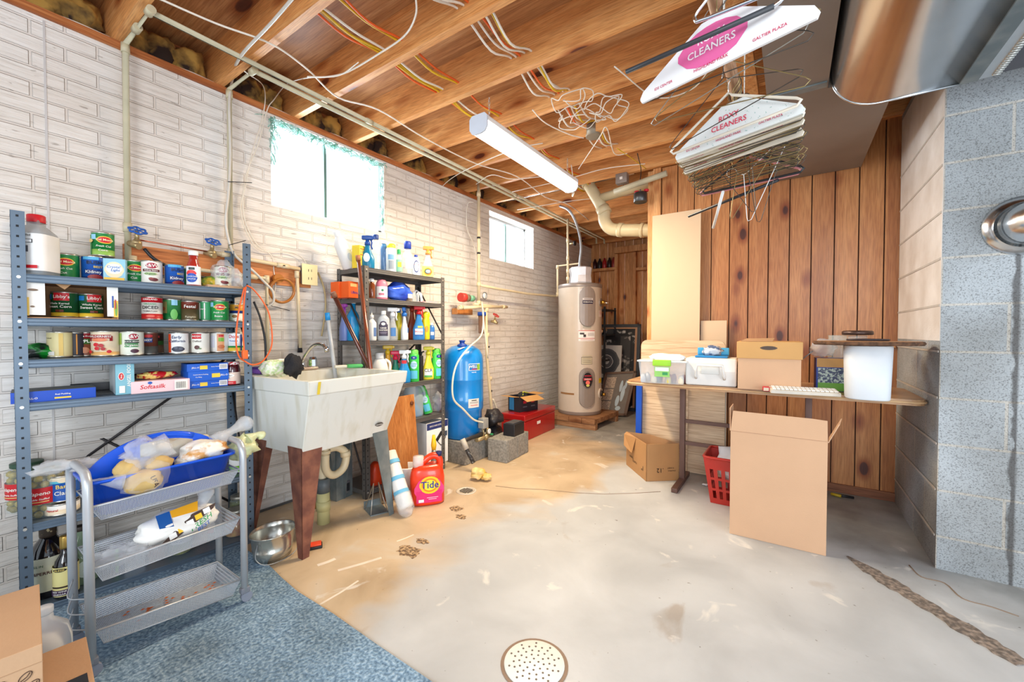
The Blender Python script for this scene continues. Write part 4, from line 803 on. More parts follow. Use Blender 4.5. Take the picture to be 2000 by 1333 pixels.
aero('bright green foam cleaner can at right end of fourth shelf', ob(852, .05, 2), -12, (70, 206, 80), .20, .0325, (96, 206, 84), sb)
# level 1
T = vessel('washer_fluid_jug', 'clear jug half full of blue fluid behind the orange board', 'jug', ob(806, .10, 1), -30, [(.066, 0), (.072, .012), (.072, .14), (.060, .19), (.030, .225), (.020, .24)], mat('milky_plastic', (206, 222, 232), .2, alpha=.45), screw(.236, .024, .02, WHITEP), None, None, None, .75, fill=(.13, mat('blue_fluid', (60, 150, 206), .1, alpha=.85)))
b = MB(); b.tube(spline([(.0, .030, .225), (.0, .062, .20), (.0, .080, .15), (.0, .070, .10)], 5), .011, mat('milky_plastic', (206, 222, 232), .2, alpha=.45), 8); b.build('handle', T)
aero('green foam cleaner can tilted on the fifth cleaning shelf', ob(832, .06, 1)+Vector((0, .02, .01)), 0, (70, 200, 90), .20, .0325, (96, 206, 84), sb, rot=(radians(14), 0, radians(-40)))
b = MB(); b.blob((0, 0, .075), .062, CLEARB, 6, .35, 3, (.8, .7, 1.15)); b.blob((.0, .01, .05), .04, mat('purple_tint_film', (150, 130, 176), .2, alpha=.6, bump=.9, bs=18), 8, .4, 3, (.8, .8, 1.1)); tag(b.build('plastic_bag', None, ob(855, .09, 1)), 'crumpled clear and purple bag at right of fifth cleaning shelf', 'bag')
# lowest: white and navy cardboard case
T = carton('white and navy case with diamond warning mark on lowest cleaning shelf', (.18, .235, .34), on(BM, 838, .095, BL[0]+.0005), 0, (236, 236, 234), [('r', (40, 54, 110), .230, .052, 0, .143), ('t', WHT, 'DISCO SUDS ULTRA', .015, -.02, .143), ('r', (70, 80, 96), .07, .04, .072, .06)], name='product_case')
b = MB(); X = plane((.0912, .035, .20), (0, 1, 1), (0, -1, 1)); b.box((-.042, -.042, 0), (.042, .042, .001), BLACKP, X); b.box((-.036, -.036, .0011), (.036, .012, .0016), WHITEP, X); b.build('diamond_mark', T)
b = MB(); b.box((-.10, .115-.001, .0), (-.10, .116, .3), WHITEP)
# poles and mop handles leaning in front of the unit, standing on the floor behind the sink
def pole(name, label, a, c, r, mt, tip=None, tipm=None, cat='pole'):
    T = thing(name, label, cat, a); a_ = Vector(a); d = Vector(c)-a_
    b = MB(); b.tube([(0, 0, 0), d], r, mt, 12); b.build('shaft', T)
    if tip: b = MB(); n_ = d.normalized(); b.tube([d-n_*tip, d+n_*.002], r*1.25, tipm, 12); b.build('grip', T)
    return T
_foot = lambda t, x: Vector((x, 1.674+(1.674-t.y)*(.87-.014)/(t.z-.87), .014))
BRP = mat('brown_enamel_pole', (122, 62, 40), .25, .2, coat=.5); 
pole('broom_pole', 'upright reddish brown pole leaning in front of the cleaning shelves', (-2.14, 1.705, .014), px(699, 500, -2.265), .0125, BRP, .03, mat('pole_end', (170, 110, 70), .6))
pole('broom_pole', 'dark brown pole slanting across the left of the cleaning shelves', _foot(px(650, 572, -2.262), -2.262), px(650, 572, -2.262), .0135, mat('dark_brown_pole', (84, 44, 34), .22, .3, coat=.5), .03, mat('pole_end2', (120, 80, 60), .6))
T = pole('mop_handle', 'grey mop handle with blue tip slanting beside the dark pole', (-2.375, 1.545, .545), px(639, 612, -2.43), .0125, mat('grey_handle', (176, 182, 188), .35), .045, flat(30, 140, 210), 'mop')
for o in list(C.objects):   # bottles on this unit are the larger household sizes
    if o.parent is None and o.type == 'EMPTY' and o.get('category') in ('bottle', 'can', 'canister', 'bag', 'jug', 'box') and -2.62 < o.location.x < -2.2 and 1.66 < o.location.y < 2.45 and 'case' not in o['label']:
        k_ = 1.2 if o.location.z > .5 else 1.1
        o.scale = (k_*(1.25 if 'pouch' in o['label'] else 1),)*3
# ================================================================== LAUNDRY SINK AND WHAT STANDS ROUND IT
SINKM = mat('sink_plastic', (222, 222, 214), .38, var=.05, vs=5, col2=(196, 190, 166), lo=.52, hi=.85, stretch=(3, 3, .6))
RUST = mat('rusty_leg', (112, 70, 60), .6, .3, vs=14, col2=(146, 96, 76), lo=.4, hi=.65, bump=.5, bs=90)
GALV = mat('dull_galvanised', (112, 124, 128), .5, .5, vs=9, col2=(142, 150, 150), lo=.4, hi=.65)
SL = Vector((-2.19, 1.34, 0)); SR = radians(4)
T = thing('laundry_sink', 'off white plastic laundry sink on tapered steel legs in front of the brick patterned wall', 'sink', SL, SR)
def ring(x0, x1, y0, y1, z): return [(x0, y0, z), (x1, y0, z), (x1, y1, z), (x0, y1, z)]
b = MB(); ro = [ring(-.31, .31, -.32, .32, .868), ring(-.31, .31, -.32, .32, .862), ring(-.302, .302, -.315, .315, .80), ring(-.295, .295, -.306, .306, .798), ring(-.21, .20, -.285, .25, .492)]
vs = sum(ro, []); fs = []
for j in range(4):
    for i in range(4): fs.append((4*j+(i+1) % 4, 4*j+i, 4*j+4+i, 4*j+4+(i+1) % 4))
fs.append((19, 18, 17, 16)); inn = [ring(-.215, .285, -.295, .295, .868), ring(-.205, .265, -.28, .28, .80), ring(-.15, .175, -.25, .225, .52)]; o_ = len(vs); vs += sum(inn, [])
for i in range(4): fs.append((i, (i+1) % 4, o_+(i+1) % 4, o_+i))
for j in range(2):
    for i in range(4): fs.append((o_+4*j+i, o_+4*j+(i+1) % 4, o_+4*j+4+(i+1) % 4, o_+4*j+4+i))
fs.append((o_+8, o_+9, o_+10, o_+11)); fs = [f[::-1] for f in fs]
b.add(vs, fs, SINKM); tub = b.build('basin', T)
bv = tub.modifiers.new('b', 'BEVEL'); bv.width = .006; bv.segments = 2
b = MB(); X = plane((.232, .17, .565), (0, 1, 0), (.30, 0, 1)); b.lathe([(.028, 0), (.028, .0015), (.0001, .0015)], flat(60, 58, 56), sx=1, sy=.42, X=X); V, F = text2d('mustee', .016); onface(b, V, F, flat(226, 224, 214), X, .0022); b.build('maker_badge', T)
b = MB(); b.add([(.3125, -.27, .862), (.3125, -.255, .862), (.309, -.26, .802), (.309, -.275, .802)], [(0, 1, 2, 3)], flat(216, 190, 60)); b.build('yellow_stain', T)
for (x, y, m_) in ((.20, -.285, RUST), (.20, .25, GALV), (-.21, -.285, RUST), (-.21, .25, GALV)):
    sx_, sy_ = (1 if x > 0 else -1), (1 if y > 0 else -1); b = MB(); t = .003
    for ax in (0, 1):
        A = (x, y, .53); Bq = (x+sx_*.03, y+sy_*.02, 0.001)
        if ax == 0: q = [A, (x-sx_*.115, y, .53), (Bq[0]-sx_*.035, Bq[1], .001), Bq]
        else: q = [A, (x, y-sy_*.115, .53), (Bq[0], Bq[1]-sy_*.035, .001), Bq]
        n_ = Vector((0, -sy_*t, 0)) if ax == 0 else Vector((-sx_*t, 0, 0)); vs = [Vector(v)+Vector((sx_*.006, sy_*.006, 0)) for v in q]; vs += [v+n_ for v in vs]
        b.add(vs, [(0, 1, 2, 3), (7, 6, 5, 4), (0, 4, 5, 1), (1, 5, 6, 2), (2, 6, 7, 3), (3, 7, 4, 0)], m_)
    b.build('leg', T)
# faucet on the rear deck
T = thing('faucet', 'chrome two handle faucet with curved spout on the back of the laundry sink', 'faucet', (-2.455, 1.345, .8695), SR)
b = MB(); b.box((-.03, -.085, 0), (.03, .085, .016), mat('faucet_plate', (206, 186, 170), .25, .6), bev=.005); b.build('base_plate', T)
for y in (-.062, .062): b = MB(); b.lathe([(.028, .016), (.031, .022), (.029, .062), (.022, .078), (.0001, .080)], CHROME, (0, y, 0), 10, smooth=False); b.build('handle', T)
b = MB(); b.tube(spline([(0, 0, .015), (0, 0, .055), (.02, 0, .085), (.08, .015, .150), (.14, .03, .158), (.175, .036, .135)], 6), .0105, CHROME, 10); b.tube([(.172, .036, .142), (.180, .037, .112)], .013, CHROME, 10); b.build('spout', T)
# things on the sink rim
T = thing('scrub_brush', 'small white handled brush with green pad on the right rim of the sink', 'brush', (-2.34, 1.62, .871), radians(70))
b = MB(); b.box((-.045, -.03, 0), (.05, .03, .022), flat(90, 190, 110, .7), bev=.009); b.build('pad', T); b = MB(); b.box((-.12, -.018, .002), (-.045, .018, .02), flat(236, 232, 214), bev=.008); b.build('handle', T)
T = thing('dish_brush', 'white handled dish brush with lime green bristles at left of sink', 'brush', (-2.40, 1.185, .905), radians(100))
b = MB(); b.tube([(-.11, 0, .02), (0, 0, .035), (.07, .02, .03)], .010, flat(236, 238, 240), 10); b.build('handle', T)
b = MB(); random.seed(1)
for i in range(70):
    a = random.uniform(-.9, .9); b.tube([(.05, .01, .02), (.06+.055*cos(a), .02+.05*sin(a), .02+random.uniform(-.03, .03))], .004, flat(140, 214, 90, .7), 4)
o = b.build('bristles', T); o['kind'] = 'stuff'
T = thing('scrub_brush', 'black bristled round brush hanging over the left sink rim', 'brush', (-2.28, 1.20, .90), 0)
b = MB(); b.blob((0, 0, .012), .062, mat('black_bristle', (36, 36, 40), .9, bump=1, bs=120), 3, .3, 3, (.6, .75, 1)); b.build('bristle_head', T)
T = thing('sponge', 'purple sponge lying behind the brushes at left of sink', 'sponge', (-2.46, 1.11, .870), .2)
b = MB(); b.box((-.05, -.045, 0), (.05, .045, .028), mat('purple_sponge', (128, 84, 176), .9, bump=.8, bs=150), bev=.008); b.build('foam', T); b = MB(); b.box((-.05, -.045, .028), (.05, .045, .036), flat(70, 50, 130, .9)); b.build('scouring_side', T)
b = MB(); b.blob((0, 0, 0), .062, mat('green_striped_cloth', (200, 226, 176), .9, col2=(236, 240, 230), vs=60, lo=.45, hi=.55), 12, .25, 3, (.75, 1, .7)); b.blob((.0, .04, -.02), .045, _M['green_striped_cloth'], 5, .3, 3, (.6, 1, .8)); o = b.build('cloth', None, (-2.36, 1.125, .905)); tag(o, 'pale green and white cloth bunched on left rim of the sink', 'cloth')
# drain trap
T = thing('drain_pipe', 'cream plastic drain trap dropping from the sink into a floor standpipe', 'pipe', (-2.19, 1.325, 0), 0)
P_ = lambda u, v: px(u, v, -2.19)-Vector((-2.19, 1.37, 0))
b = MB(); b.cyl((0, .0, .495), (0, 0, .33), .019, CPVC); b.tube(spline([(0, 0, .40), (0, 0, .33), (0, .02, .285), (.0, .06, .268), (0, .11, .29), (.0, .13, .34), (0, .125, .385), (-.01, .085, .42), (-.03, .05, .42), (-.05, .02, .40), (-.045, .005, .33), (-.03, 0, .24)], 6), .022, CPVC, 12); b.build('trap', T)
b = MB(); b.cyl((0, .0, .425), (0, 0, .405), .028, CPVC); b.build('slip_nut', T); b = MB(); b.cyl((0, .125, .39), (0, .128, .36), .029, CPVC); b.build('slip_nut', T)
b = MB(); b.cyl((-.025, 0, 0), (-.025, 0, .19), .034, mat('yellowed_pvc', (196, 190, 136), .45), n=20); b.cyl((-.025, 0, .075), (-.025, 0, .13), .038, _M['yellowed_pvc'], n=20); b.build('standpipe', T)
b = MB(); b.cyl((-.025, 0, .18), (-.025, 0, .26), .037, mat('rubber_coupling', (88, 96, 100), .4), n=20); b.build('coupling', T)
# pail
T = thing('metal_pail', 'oval galvanised pail on the carpet corner beside the front sink leg', 'bucket', (-2.085, .985, .0095), radians(20))
GP = mat('pail_metal', (196, 194, 184), .22, .85, var=.1, vs=8)
b = MB(); b.lathe([(.0001, .003), (.070, .003), (.082, .10), (.086, .122), (.089, .125), (.090, .120), (.086, .113), (.083, .10), (.078, .05), (.0795, .048), (.072, 0), (.0001, 0)], GP, n=32, sx=1.05, sy=1.2); b.build('body', T)
b = MB(); b.tube(spline([(.01, -.102, .098), (.03, -.13, .05), (.07, -.115, .02), (.10, -.04, .012), (.10, .04, .02), (.06, .10, .06), (.01, .103, .098)], 5), .0022, GREYM, 6); b.build('handle', T)
T = thing('spring_clamp', 'small black and orange spring clamp on concrete beside front sink leg', 'clamp', fl(615, 1070, .0005), radians(60))
b = MB(); b.box((-.035, -.025, 0), (.035, .025, .014), BLACKP, bev=.004); b.box((-.03, -.02, .014), (-.018, .02, .06), flat(226, 70, 40), bev=.003); b.build('body', T)
b = MB(); b.box((-.02, -.022, .014), (.03, .022, .022), flat(230, 80, 44), bev=.003); b.build('orange_jaw', T)
# detergent jug
TM = mat('detergent_red', (232, 60, 24), .28, coat=.3)
T = thing('detergent_jug', 'large orange red detergent jug with pink label on the floor by the sink', 'jug', (-1.93, 1.865, .0005), radians(-38))
b = MB(); b.lathe([(.085, 0), (.095, .010), (.096, .17), (.088, .215), (.066, .250)], TM, sx=.62, sy=1.14, se=3., n=32)
b.tube(spline([(0, .070, .175), (0, .082, .235), (0, .073, .285), (0, .030, .300), (0, -.028, .262), (0, -.045, .225)], 6), .021, TM, 10); b.cyl((0, .070, .27), (0, .074, .300), .017, TM); body = b.build('body', T)
b = MB(); b.cyl((0, .074, .298), (0, .076, .325), .019, flat(34, 40, 90)); b.build('spout_cap', T)
b = MB(); b.lathe([(.034, .238), (.036, .262), (.033, .305), (.0001, .309)], mat('clear_pink_cap', (236, 220, 214), .15, alpha=.75), (0, -.055, 0), 20); b.build('measuring_cap', T)
b = MB(); art(b, [('e', (236, 60, 130), .185, .165, 0, -.002), ('r', (226, 40, 116), .16, .075, 0, -.045), ('e', (250, 206, 40), .130, .110, .004, .028), ('e', (246, 130, 30), .100, .085, .004, .028), ('e', (252, 226, 60), .084, .068, .004, .028), ('t', (20, 50, 150), 'Tide', .062, .004, .028), ('r', (240, 240, 240), .032, .018, -.05, -.068), ('r', (246, 200, 220), .07, .004, .02, -.05), ('r', (246, 200, 220), .05, .004, .02, -.060)], None, plane((.0605, .006, .105), (0, 1, 0), (0, 0, 1))); b.build('label', body)
# wrapped roll
T = thing('wrapped_roll', 'plastic wrapped white and blue roll leaning on the sink leg', 'roll', (0, 0, 0))
p0, p1 = Vector((-1.90, 1.66, .05)), Vector((-2.10, 1.70, .335)); RW = mat('blue_white_printed_wrap', (232, 232, 230), .3, var=.03, bump=.5, bs=30); d = (p1-p0).normalized()
b = MB(); b.tube([p0-d*.012, p0, p1], .046, RW, 18, radii=[.03, .046, .044]); rl = b.build('paper_roll', T)
for t in (.25, .5, .8):
    b = MB(); c = p0.lerp(p1, t); b.tube([c-d*.012, c+d*.012], .0475, flat(110, 180, 214), 18, cap=False); b.build('blue_band', rl)
b = MB(); b.tube(spline([p0-d*.055+Vector((.01, 0, .02)), p0-d*.02, p0+d*.08], 3), .05, CLEARB, 14, radii=[.015]+[.03, .04, .05, .052, .052, .052]); b.build('loose_film', T)
# white open tub with handle, brush, boards
T = thing('plastic_jug', 'white plastic jug with cut open top behind the detergent jug', 'jug', (-2.115, 1.86, .0005), radians(-40))
b = MB(); b.lathe([(.0001, .004), (.066, .004), (.070, .10), (.076, .205), (.079, .208), (.080, .200), (.074, .10), (.068, 0), (.0001, 0)], WHITEP, n=28, sx=.9); b.build('body', T)
b = MB(); b.tube(spline([(0, -.070, .20), (0, -.105, .215), (0, -.112, .17), (0, -.076, .10)], 5), .012, WHITEP, 8); b.build('handle', T)
T = thing('paint_brush', 'paint brush with yellow handle standing behind the orange jug', 'brush', (-2.0, 1.995, .0005), radians(-30))
b = MB(); b.tube([(0, 0, 0), (0, 0, .18), (.0, 0, .30)], .02, mat('silver_ferrule', (150, 150, 146), .35, .6), 12, radii=[.026, .024, .014]); b.build('ferrule', T); b = MB(); b.tube([(0, 0, .30), (0, 0, .33), (0, 0, .40)], .014, flat(236, 190, 30), 10, radii=[.014, .019, .010]); b.build('handle', T)
T = thing('wooden_board', 'orange wood panel with round pull leaning between sink and cleaning shelves', 'board', (0, 0, 0))
X = plane((-2.15, 1.73, .001), (-.05, 1, 0), (-.10, 0, 1)); b = MB(); b.box((0, 0, 0), (.285, .66, .016), M_DOORW, X, bev=.002); b.build('panel', T)
b = MB(); b.lathe([(.014, .016), (.016, .020), (.012, .026), (.0001, .026)], mat('dark_wood_knob', (110, 60, 30), .4), (.255, .60, 0), 16, X=X); b.build('knob', T)
T = thing('wire_stand', 'small zinc wire and plate stand on floor under right end of sink', 'stand', (-2.10, 1.60, .0005), radians(-20))
b = MB(); b.box((-.07, -.055, 0), (.07, .055, .006), GALV); b.box((-.07, -.055, .006), (-.066, .055, .045), GALV); b.build('plate', T)
b = MB()
b.tube([(.06, -.05, .006), (.0, -.015, .17), (-.06, -.05, .006)], .003, ZINC, 6)
b.build('wire_frame', T); b = MB(); b.tube([(.06, .05, .006), (.0, .015, .17), (-.06, .05, .006)], .003, ZINC, 6); b.build('wire_frame', T)
T = thing('grey_duct_post', 'grey sheet metal post with latch plate behind the drain trap', 'post', (-2.46, 1.60, .0005), radians(8))
b = MB(); b.box((-.03, -.065, 0), (.03, .065, .44), GALV); b.build('post_body', T); b = MB(); b.box((.031, .0, .03), (.037, .04, .11), GREYM, bev=.002); b.box((.038, .010, .045), (.042, .030, .095), STEELD); b.build('latch_plate', T)
b = MB(); b.lathe([(.036, 0), (.038, .004), (.038, .022), (.034, .028), (.0001, .028)], mat('brass_lid', (196, 160, 90), .35, .7), n=20); tag(b.build('jar_lid', None, fl(626, 990, .0005)), 'brass coloured jar lid on the floor behind the standpipe', 'lid')
b = MB(); b.blob((0, 0, .1), .10, flat(226, 70, 30, .4), 3, .1, 3, (.5, .6, 1)); 
tag(b.build('orange_bucket', None, (-2.36, 1.80, .005)), 'red orange plastic pail tucked behind the sink leg', 'bucket')

# ================================================================== ROLLING CART
CT = mat('cart_silver_tube', (186, 190, 194), .35, .4, var=.04)
def m_mesh():
    m, n, k, b = nodes('cart_wire_mesh')
    b.inputs['Base Color'].default_value = (*L((200, 204, 210)), 1); b.inputs['Metallic'].default_value = .3; b.inputs['Roughness'].default_value = .4
    tc = N(n, 'ShaderNodeTexCoord'); sp = N(n, 'ShaderNodeSeparateXYZ'); k.new(tc.outputs['Object'], sp.inputs[0])
    def M_(op, a, c):
        x = N(n, 'ShaderNodeMath', operation=op)
        for i, q in enumerate((a, c)):
            if isinstance(q, (int, float)): x.inputs[i].default_value = q
            else: k.new(q, x.inputs[i])
        return x.outputs[0]
    def fr(v, s): return M_('ABSOLUTE', M_('SUBTRACT', M_('FRACT', M_('MULTIPLY', v, s), 0), .5), 0)
    a = fr(sp.outputs[1], 250.); c = fr(M_('ADD', sp.outputs[0], sp.outputs[2]), 250.)
    hole = M_('MULTIPLY', M_('LESS_THAN', a, .30), M_('LESS_THAN', c, .30)); k.new(M_('SUBTRACT', 1., hole), b.inputs['Alpha']); return m
MESH = m_mesh(); _M['cart_wire_mesh'] = MESH
CX0, CX1, CY0, CY1 = -2.055, -1.815, .305, .745
T = thing('rolling_cart', 'slim three tier silver mesh cart on casters standing on blue carpet', 'cart', (0, 0, 0))
for y, s_ in ((CY0, -1), (CY1, 1)):
    b = MB(); zt = .655; r = .05
    b.tube([(CX1, y, .055)]+spline([(CX1, y, .5), (CX1, y, zt-r), (CX1-.015, y, zt-.014), (CX1-r, y, zt), (CX0+r, y, zt), (CX0+.015, y, zt-.014), (CX0, y, zt-r), (CX0, y, .5)], 5)+[(CX0, y, .055)], .0125, CT, 12); b.build('tube_frame', T)
for i, (zl, zr, dp_) in enumerate(((.548, .552, .055), (.350, .356, .058), (.148, .105, .062))):
    b = MB(); x0, x1, y0, y1 = CX0+.014, CX1-.002, CY0+.012, CY1-.012; e = .022
    T0 = [(x0, y0, zl), (x1, y0, zl), (x1, y1, zr), (x0, y1, zr)]; B0 = [(x0+e, y0+e, zl-dp_), (x1-e, y0+e, zl-dp_), (x1-e, y1-e, zr-dp_), (x0+e, y1-e, zr-dp_)]
    b.add(T0+B0, [(0, 1, 5, 4), (1, 2, 6, 5), (2, 3, 7, 6), (3, 0, 4, 7), (4, 5, 6, 7)], MESH); bk = b.build('basket', T)
    b = MB(); b.tube(T0, .0035, CT, 8, closed=True); b.build('rim_wire', bk)
    b = MB(); b.tube(B0, .002, CT, 6, closed=True); b.build('base_wire', bk)
for x in (CX1, CX0):
    for y in (CY0, CY1):
        if True:
            b = MB(); b.box((x-.012, y-.016, .046), (x+.012, y+.016, .070), flat(120, 124, 134), bev=.004); cs = b.build('caster', T)
            b = MB(); b.cyl((x-.009, y+.006, .0295), (x+.009, y+.006, .0295), .0195, flat(136, 142, 156), n=20); b.build('wheel', cs)
b = MB()
for k_ in range(4): b.tube(spline([(CX0+.03, CY0-.004, .10+.05*k_), ((CX0+CX1)/2, CY0-.03, .085+.05*k_), (CX1-.03, CY0-.004, .10+.05*k_)], 5), .0022, CT, 6)
b.build('side_wires', T)['kind'] = 'stuff'
# blue tote with bread and potato bags
TB = mat('tote_blue', (14, 84, 214), .32, var=.03, coat=.2)
T = thing('blue_tote', 'bright blue plastic carry tote with arched middle handle on cart top tier', 'tote', (-1.94, .520, .494))
b = MB(); hx, hy, H0 = .098, .205, .125
def rr(x, y, z, r=.03, n=5):
    out = []
    for cx, cy, a0 in ((x-r, y-r, 0), (-x+r, y-r, pi/2), (-x+r, -y+r, pi), (x-r, -y+r, 1.5*pi)):
        for i in range(n): a = a0+pi/2*i/(n-1); out.append((cx+r*cos(a), cy+r*sin(a), z))
    return out
R_ = [rr(hx*.78, hy*.84, 0), rr(hx, hy, H0), rr(hx+.010, hy+.010, H0+.002), rr(hx+.010, hy+.010, H0-.008), rr(hx+.006, hy+.006, H0-.008)][:4]
I_ = [rr(hx-.004, hy-.004, H0-.001), rr(hx*.75, hy*.82, .004)]
seq = [R_[0], R_[1], R_[3], R_[2], I_[0], I_[1]]; n = len(R_[0]); vs = sum(seq, []); fs = []
for j in range(len(seq)-1):
    for i in range(n): fs.append((j*n+i, j*n+(i+1) % n, (j+1)*n+(i+1) % n, (j+1)*n+i))
fs += [tuple(reversed(range(n))), tuple(range(5*n, 6*n))]; b.add(vs, fs, TB, True); b.build('tub', T)
b = MB(); out = []; 
for i in range(25): t = i/24; yy = -hy*.98+2*hy*.98*t; out.append((yy, H0-.01+.118*sin(pi*min(1, max(0, t)))**.55))
b2 = []
X = plane((0.004, 0, 0), (0, 1, 0), (0, 0, 1))
hl = lambda y: any(abs(y-c) < 1e9 for c in (0,))
lower = [(hy*.98, .01), (-hy*.98, .01)]
# divider with grip opening: build as left part, right part, bottom strip and top bar
def arch(y): t = (y+hy*.98)/(2*hy*.98); return H0-.01+.118*max(0, sin(pi*t))**.55
def strip(ya, yb, zlo, zhi, m=10):
    P = [(ya+(yb-ya)*i/m, zlo(ya+(yb-ya)*i/m)) for i in range(m+1)]; Q = [(ya+(yb-ya)*i/m, zhi(ya+(yb-ya)*i/m)) for i in range(m+1)]
    for i in range(m): b.prism([P[i], P[i+1], Q[i+1], Q[i]], TB, (-.004, .004), X)
strip(-hy*.97, -.06, lambda y: .006, arch, 14); strip(.10, hy*.97, lambda y: .006, arch, 12); strip(-.06, .10, lambda y: .006, lambda y: .13); strip(-.06, .10, lambda y: arch(y)-.026, arch, 8)
b.tube([(0.0, -.06+.16*i/8, arch(-.06+.16*i/8)-.012) for i in range(9)], .012, TB, 8); b.build('divider_handle', T)
POT = mat('potato_skin', (206, 176, 112), .6, col2=(184, 150, 90), vs=14, lo=.4, hi=.7)
T = thing('potato_bag', 'clear bag of potatoes printed USA spilling over front of the blue tote', 'bag', (-1.845, .445, .585))
random.seed(2)
for c, r, sq in (((.002, .0, .0), .046, (.8, 1.2, .9)), ((-.025, -.035, .045), .034, (1, 1.1, 1)), ((-.02, .05, .045), .034, (.9, 1.2, .8))):
    b = MB(); b.blob(c, r, POT, random.random()*9, .12, 3, sq); b.build('potato', T)
b = MB(); b.blob((-.010, .004, .012), .064, mat('sheer_bag', (244, 246, 248), .12, alpha=.18, var=.02, bump=1., bs=50), 5, .2, 3, (.85, 1.15, .95)); b.blob((-.045, .025, .085), .062, CLEARB, 7, .35, 3, (.8, 1.1, .9)); b.tube(spline([(-.0, -.05, .015), (-.005, -.09, .025), (-.02, -.125, .035)], 4), .02, CLEARB, 8, radii=[.03, .026, .022, .018, .014, .012, .010, .006, .004]); f_ = b.build('bag_film', T)
b = MB(); V, F = text2d('USA', .022); onface(b, [(x, y) for x, y in V], F, BLK and flat(60, 40, 36), plane((.035, .022, .0), (.1, .3, -1), (0, 1, .25))); b.build('print', f_)
BRD = mat('bread_bag_film', (236, 232, 222), .25, col2=(206, 150, 84), vs=16, lo=.52, hi=.62, bump=.6, bs=20)
bag('bread_bag', 'white and tan printed bread bag lying in the right half of blue tote', 'bag', (-1.895, .645, .615), .1, [((0, 0, .022), .070, 3, .25, 3, (.75, 1.1, .55)), ((-.01, -.06, -.005), .04, 4, .25, 3, (.8, 1, .5))], BRD, [('bag_neck', lambda q: q.tube(spline([(-.02, .04, .04), (-.03, .10, .065), (-.03, .15, .085), (-.03, .19, .10)], 4), .02, CLEARB, 10, radii=[.03]*3+[.022, .018, .016, .018, .022, .028, .032, .034, .03, .02]))])
b = MB(); b.blob((0, 0, 0), .05, mat('pale_green_film', (222, 226, 176), .3, alpha=.9, bump=.8, bs=22), 6, .4, 3, (.8, 1, .95)); b.tube(spline([(0, .02, .03), (0, .06, .045), (0, .085, .03)], 4), .02, _M['pale_green_film'], 8, radii=[.03, .024, .018, .012, .012, .014, .02, .02, .01]); tag(b.build('produce_bag', None, (-1.935, .795, .605)), 'pale green tied produce bag hanging off the right end of tote', 'bag')
b = MB(); b.blob((-2.005, .265, .655), .04, CLEARB, 4, .4, 3, (.6, 1.5, .5)); b.blob((-2.0, .335, .645), .028, CLEARB, 6, .4, 3, (.6, 1.3, .7)); tag(b.build('plastic_bag'), 'twisted clear plastic bag trailing off left end of the blue tote', 'bag')
b = MB(); b.blob((-1.995, .60, .645), .045, mat('cream_onion_film', (232, 222, 200), .35, alpha=.85, bump=.8, bs=20), 2, .35, 3, (.6, 2.0, .9)); tag(b.build('onion_bag'), 'cream coloured film bag behind the tote divider', 'bag')
# middle tier: printed bread bag and crumpled clear bag
def m_bread():
    return mat('yellow_blue_bread_print', (238, 236, 230), .22, bump=.4, bs=16)
T = thing('bread_bag', 'white bread bag printed with blue and yellow blocks on cart middle tier', 'bag', (-1.93, .565, .348), 0)
b = MB(); b.blob((0, 0, .02), .092, m_bread(), 4, .12, 4, (.72, 1.45, .62)); film = b.build('bag_film', T)
b = MB(); X = plane((.030, -.05, .066), (0, 1, 0.1), (-.75, 0, .66))
def pt(poly, col, off): b.prism(poly, flat(*col), (off, off+.001), X)
pt([(-.02, -.035), (.02, -.045), (.02, .02), (-.02, .02)], (34, 90, 160), .0); pt([(.022, -.01), (.10, -.02), (.11, .02), (.022, .02)], (240, 170, 30), .0)
b.build('top_print', film)
b = MB(); X = plane((.060, 0.01, .028), (0, 1, 0.13), (-.42, 0, .9)); 
b.prism([(-.09, -.035), (-.06, -.042), (.09, .020), (.10, .036), (.02, .030)], flat(70, 50, 40), (.0, .001), X)
for i in range(5): b.prism([(-.055+.028*i, -.030+.010*i), (-.033+.028*i, -.027+.010*i), (-.036+.028*i, -.008+.010*i), (-.058+.028*i, -.010+.010*i)], flat(244, 244, 240) if i % 2 == 0 else flat(246, 196, 40), (.0015, .0025), X)
V, F = text2d('FRESH', .026); onface(b, [(x+.045, y+x*.35-.012) for x, y in V], F, flat(60, 150, 90), X, .003); V, F = text2d('BEST', .020); onface(b, [(x+.05, y+x*.35-.030) for x, y in V], F, flat(30, 90, 170), X, .003)
b.build('side_print', film)
b = MB(); b.tube(spline([(.0, .06, .04), (-.01, .09, .085), (-.015, .10, .125)], 5), .02, CLEARB, 10, radii=[.04, .03, .025, .02, .02, .022, .026, .03, .03, .028, .01]); b.build('bag_neck', T)
b = MB(); b.blob((-1.93, .385, .325), .05, CLEARB, 9, .45, 3, (1.1, 1.15, .6)); b.blob((-1.90, .44, .33), .035, CLEARB, 3, .45, 3, (1, 1.2, .7)); tag(b.build('plastic_bag'), 'crumpled empty clear bag at left of cart middle tier', 'bag')
b = MB(); random.seed(8)
SK = mat('onion_skin', (214, 120, 60), .8, col2=(190, 90, 40), vs=60)
for i in range(26):
    t = random.random(); y = .40+.30*t+random.gauss(0, .01); x = -1.96+random.gauss(0, .02); zf = .148-.043*(y-CY0)/.44-.058; b.add([(x, y, zf), (x+.012, y+.004, zf+.004), (x+.006, y+.014, zf+.003), (x-.006, y+.008, zf+.001)], [(0, 1, 2, 3)], SK)
tag(b.build('onion_skins'), 'scattered orange onion skins on the lowest cart tier', 'onion skin', kind='stuff')
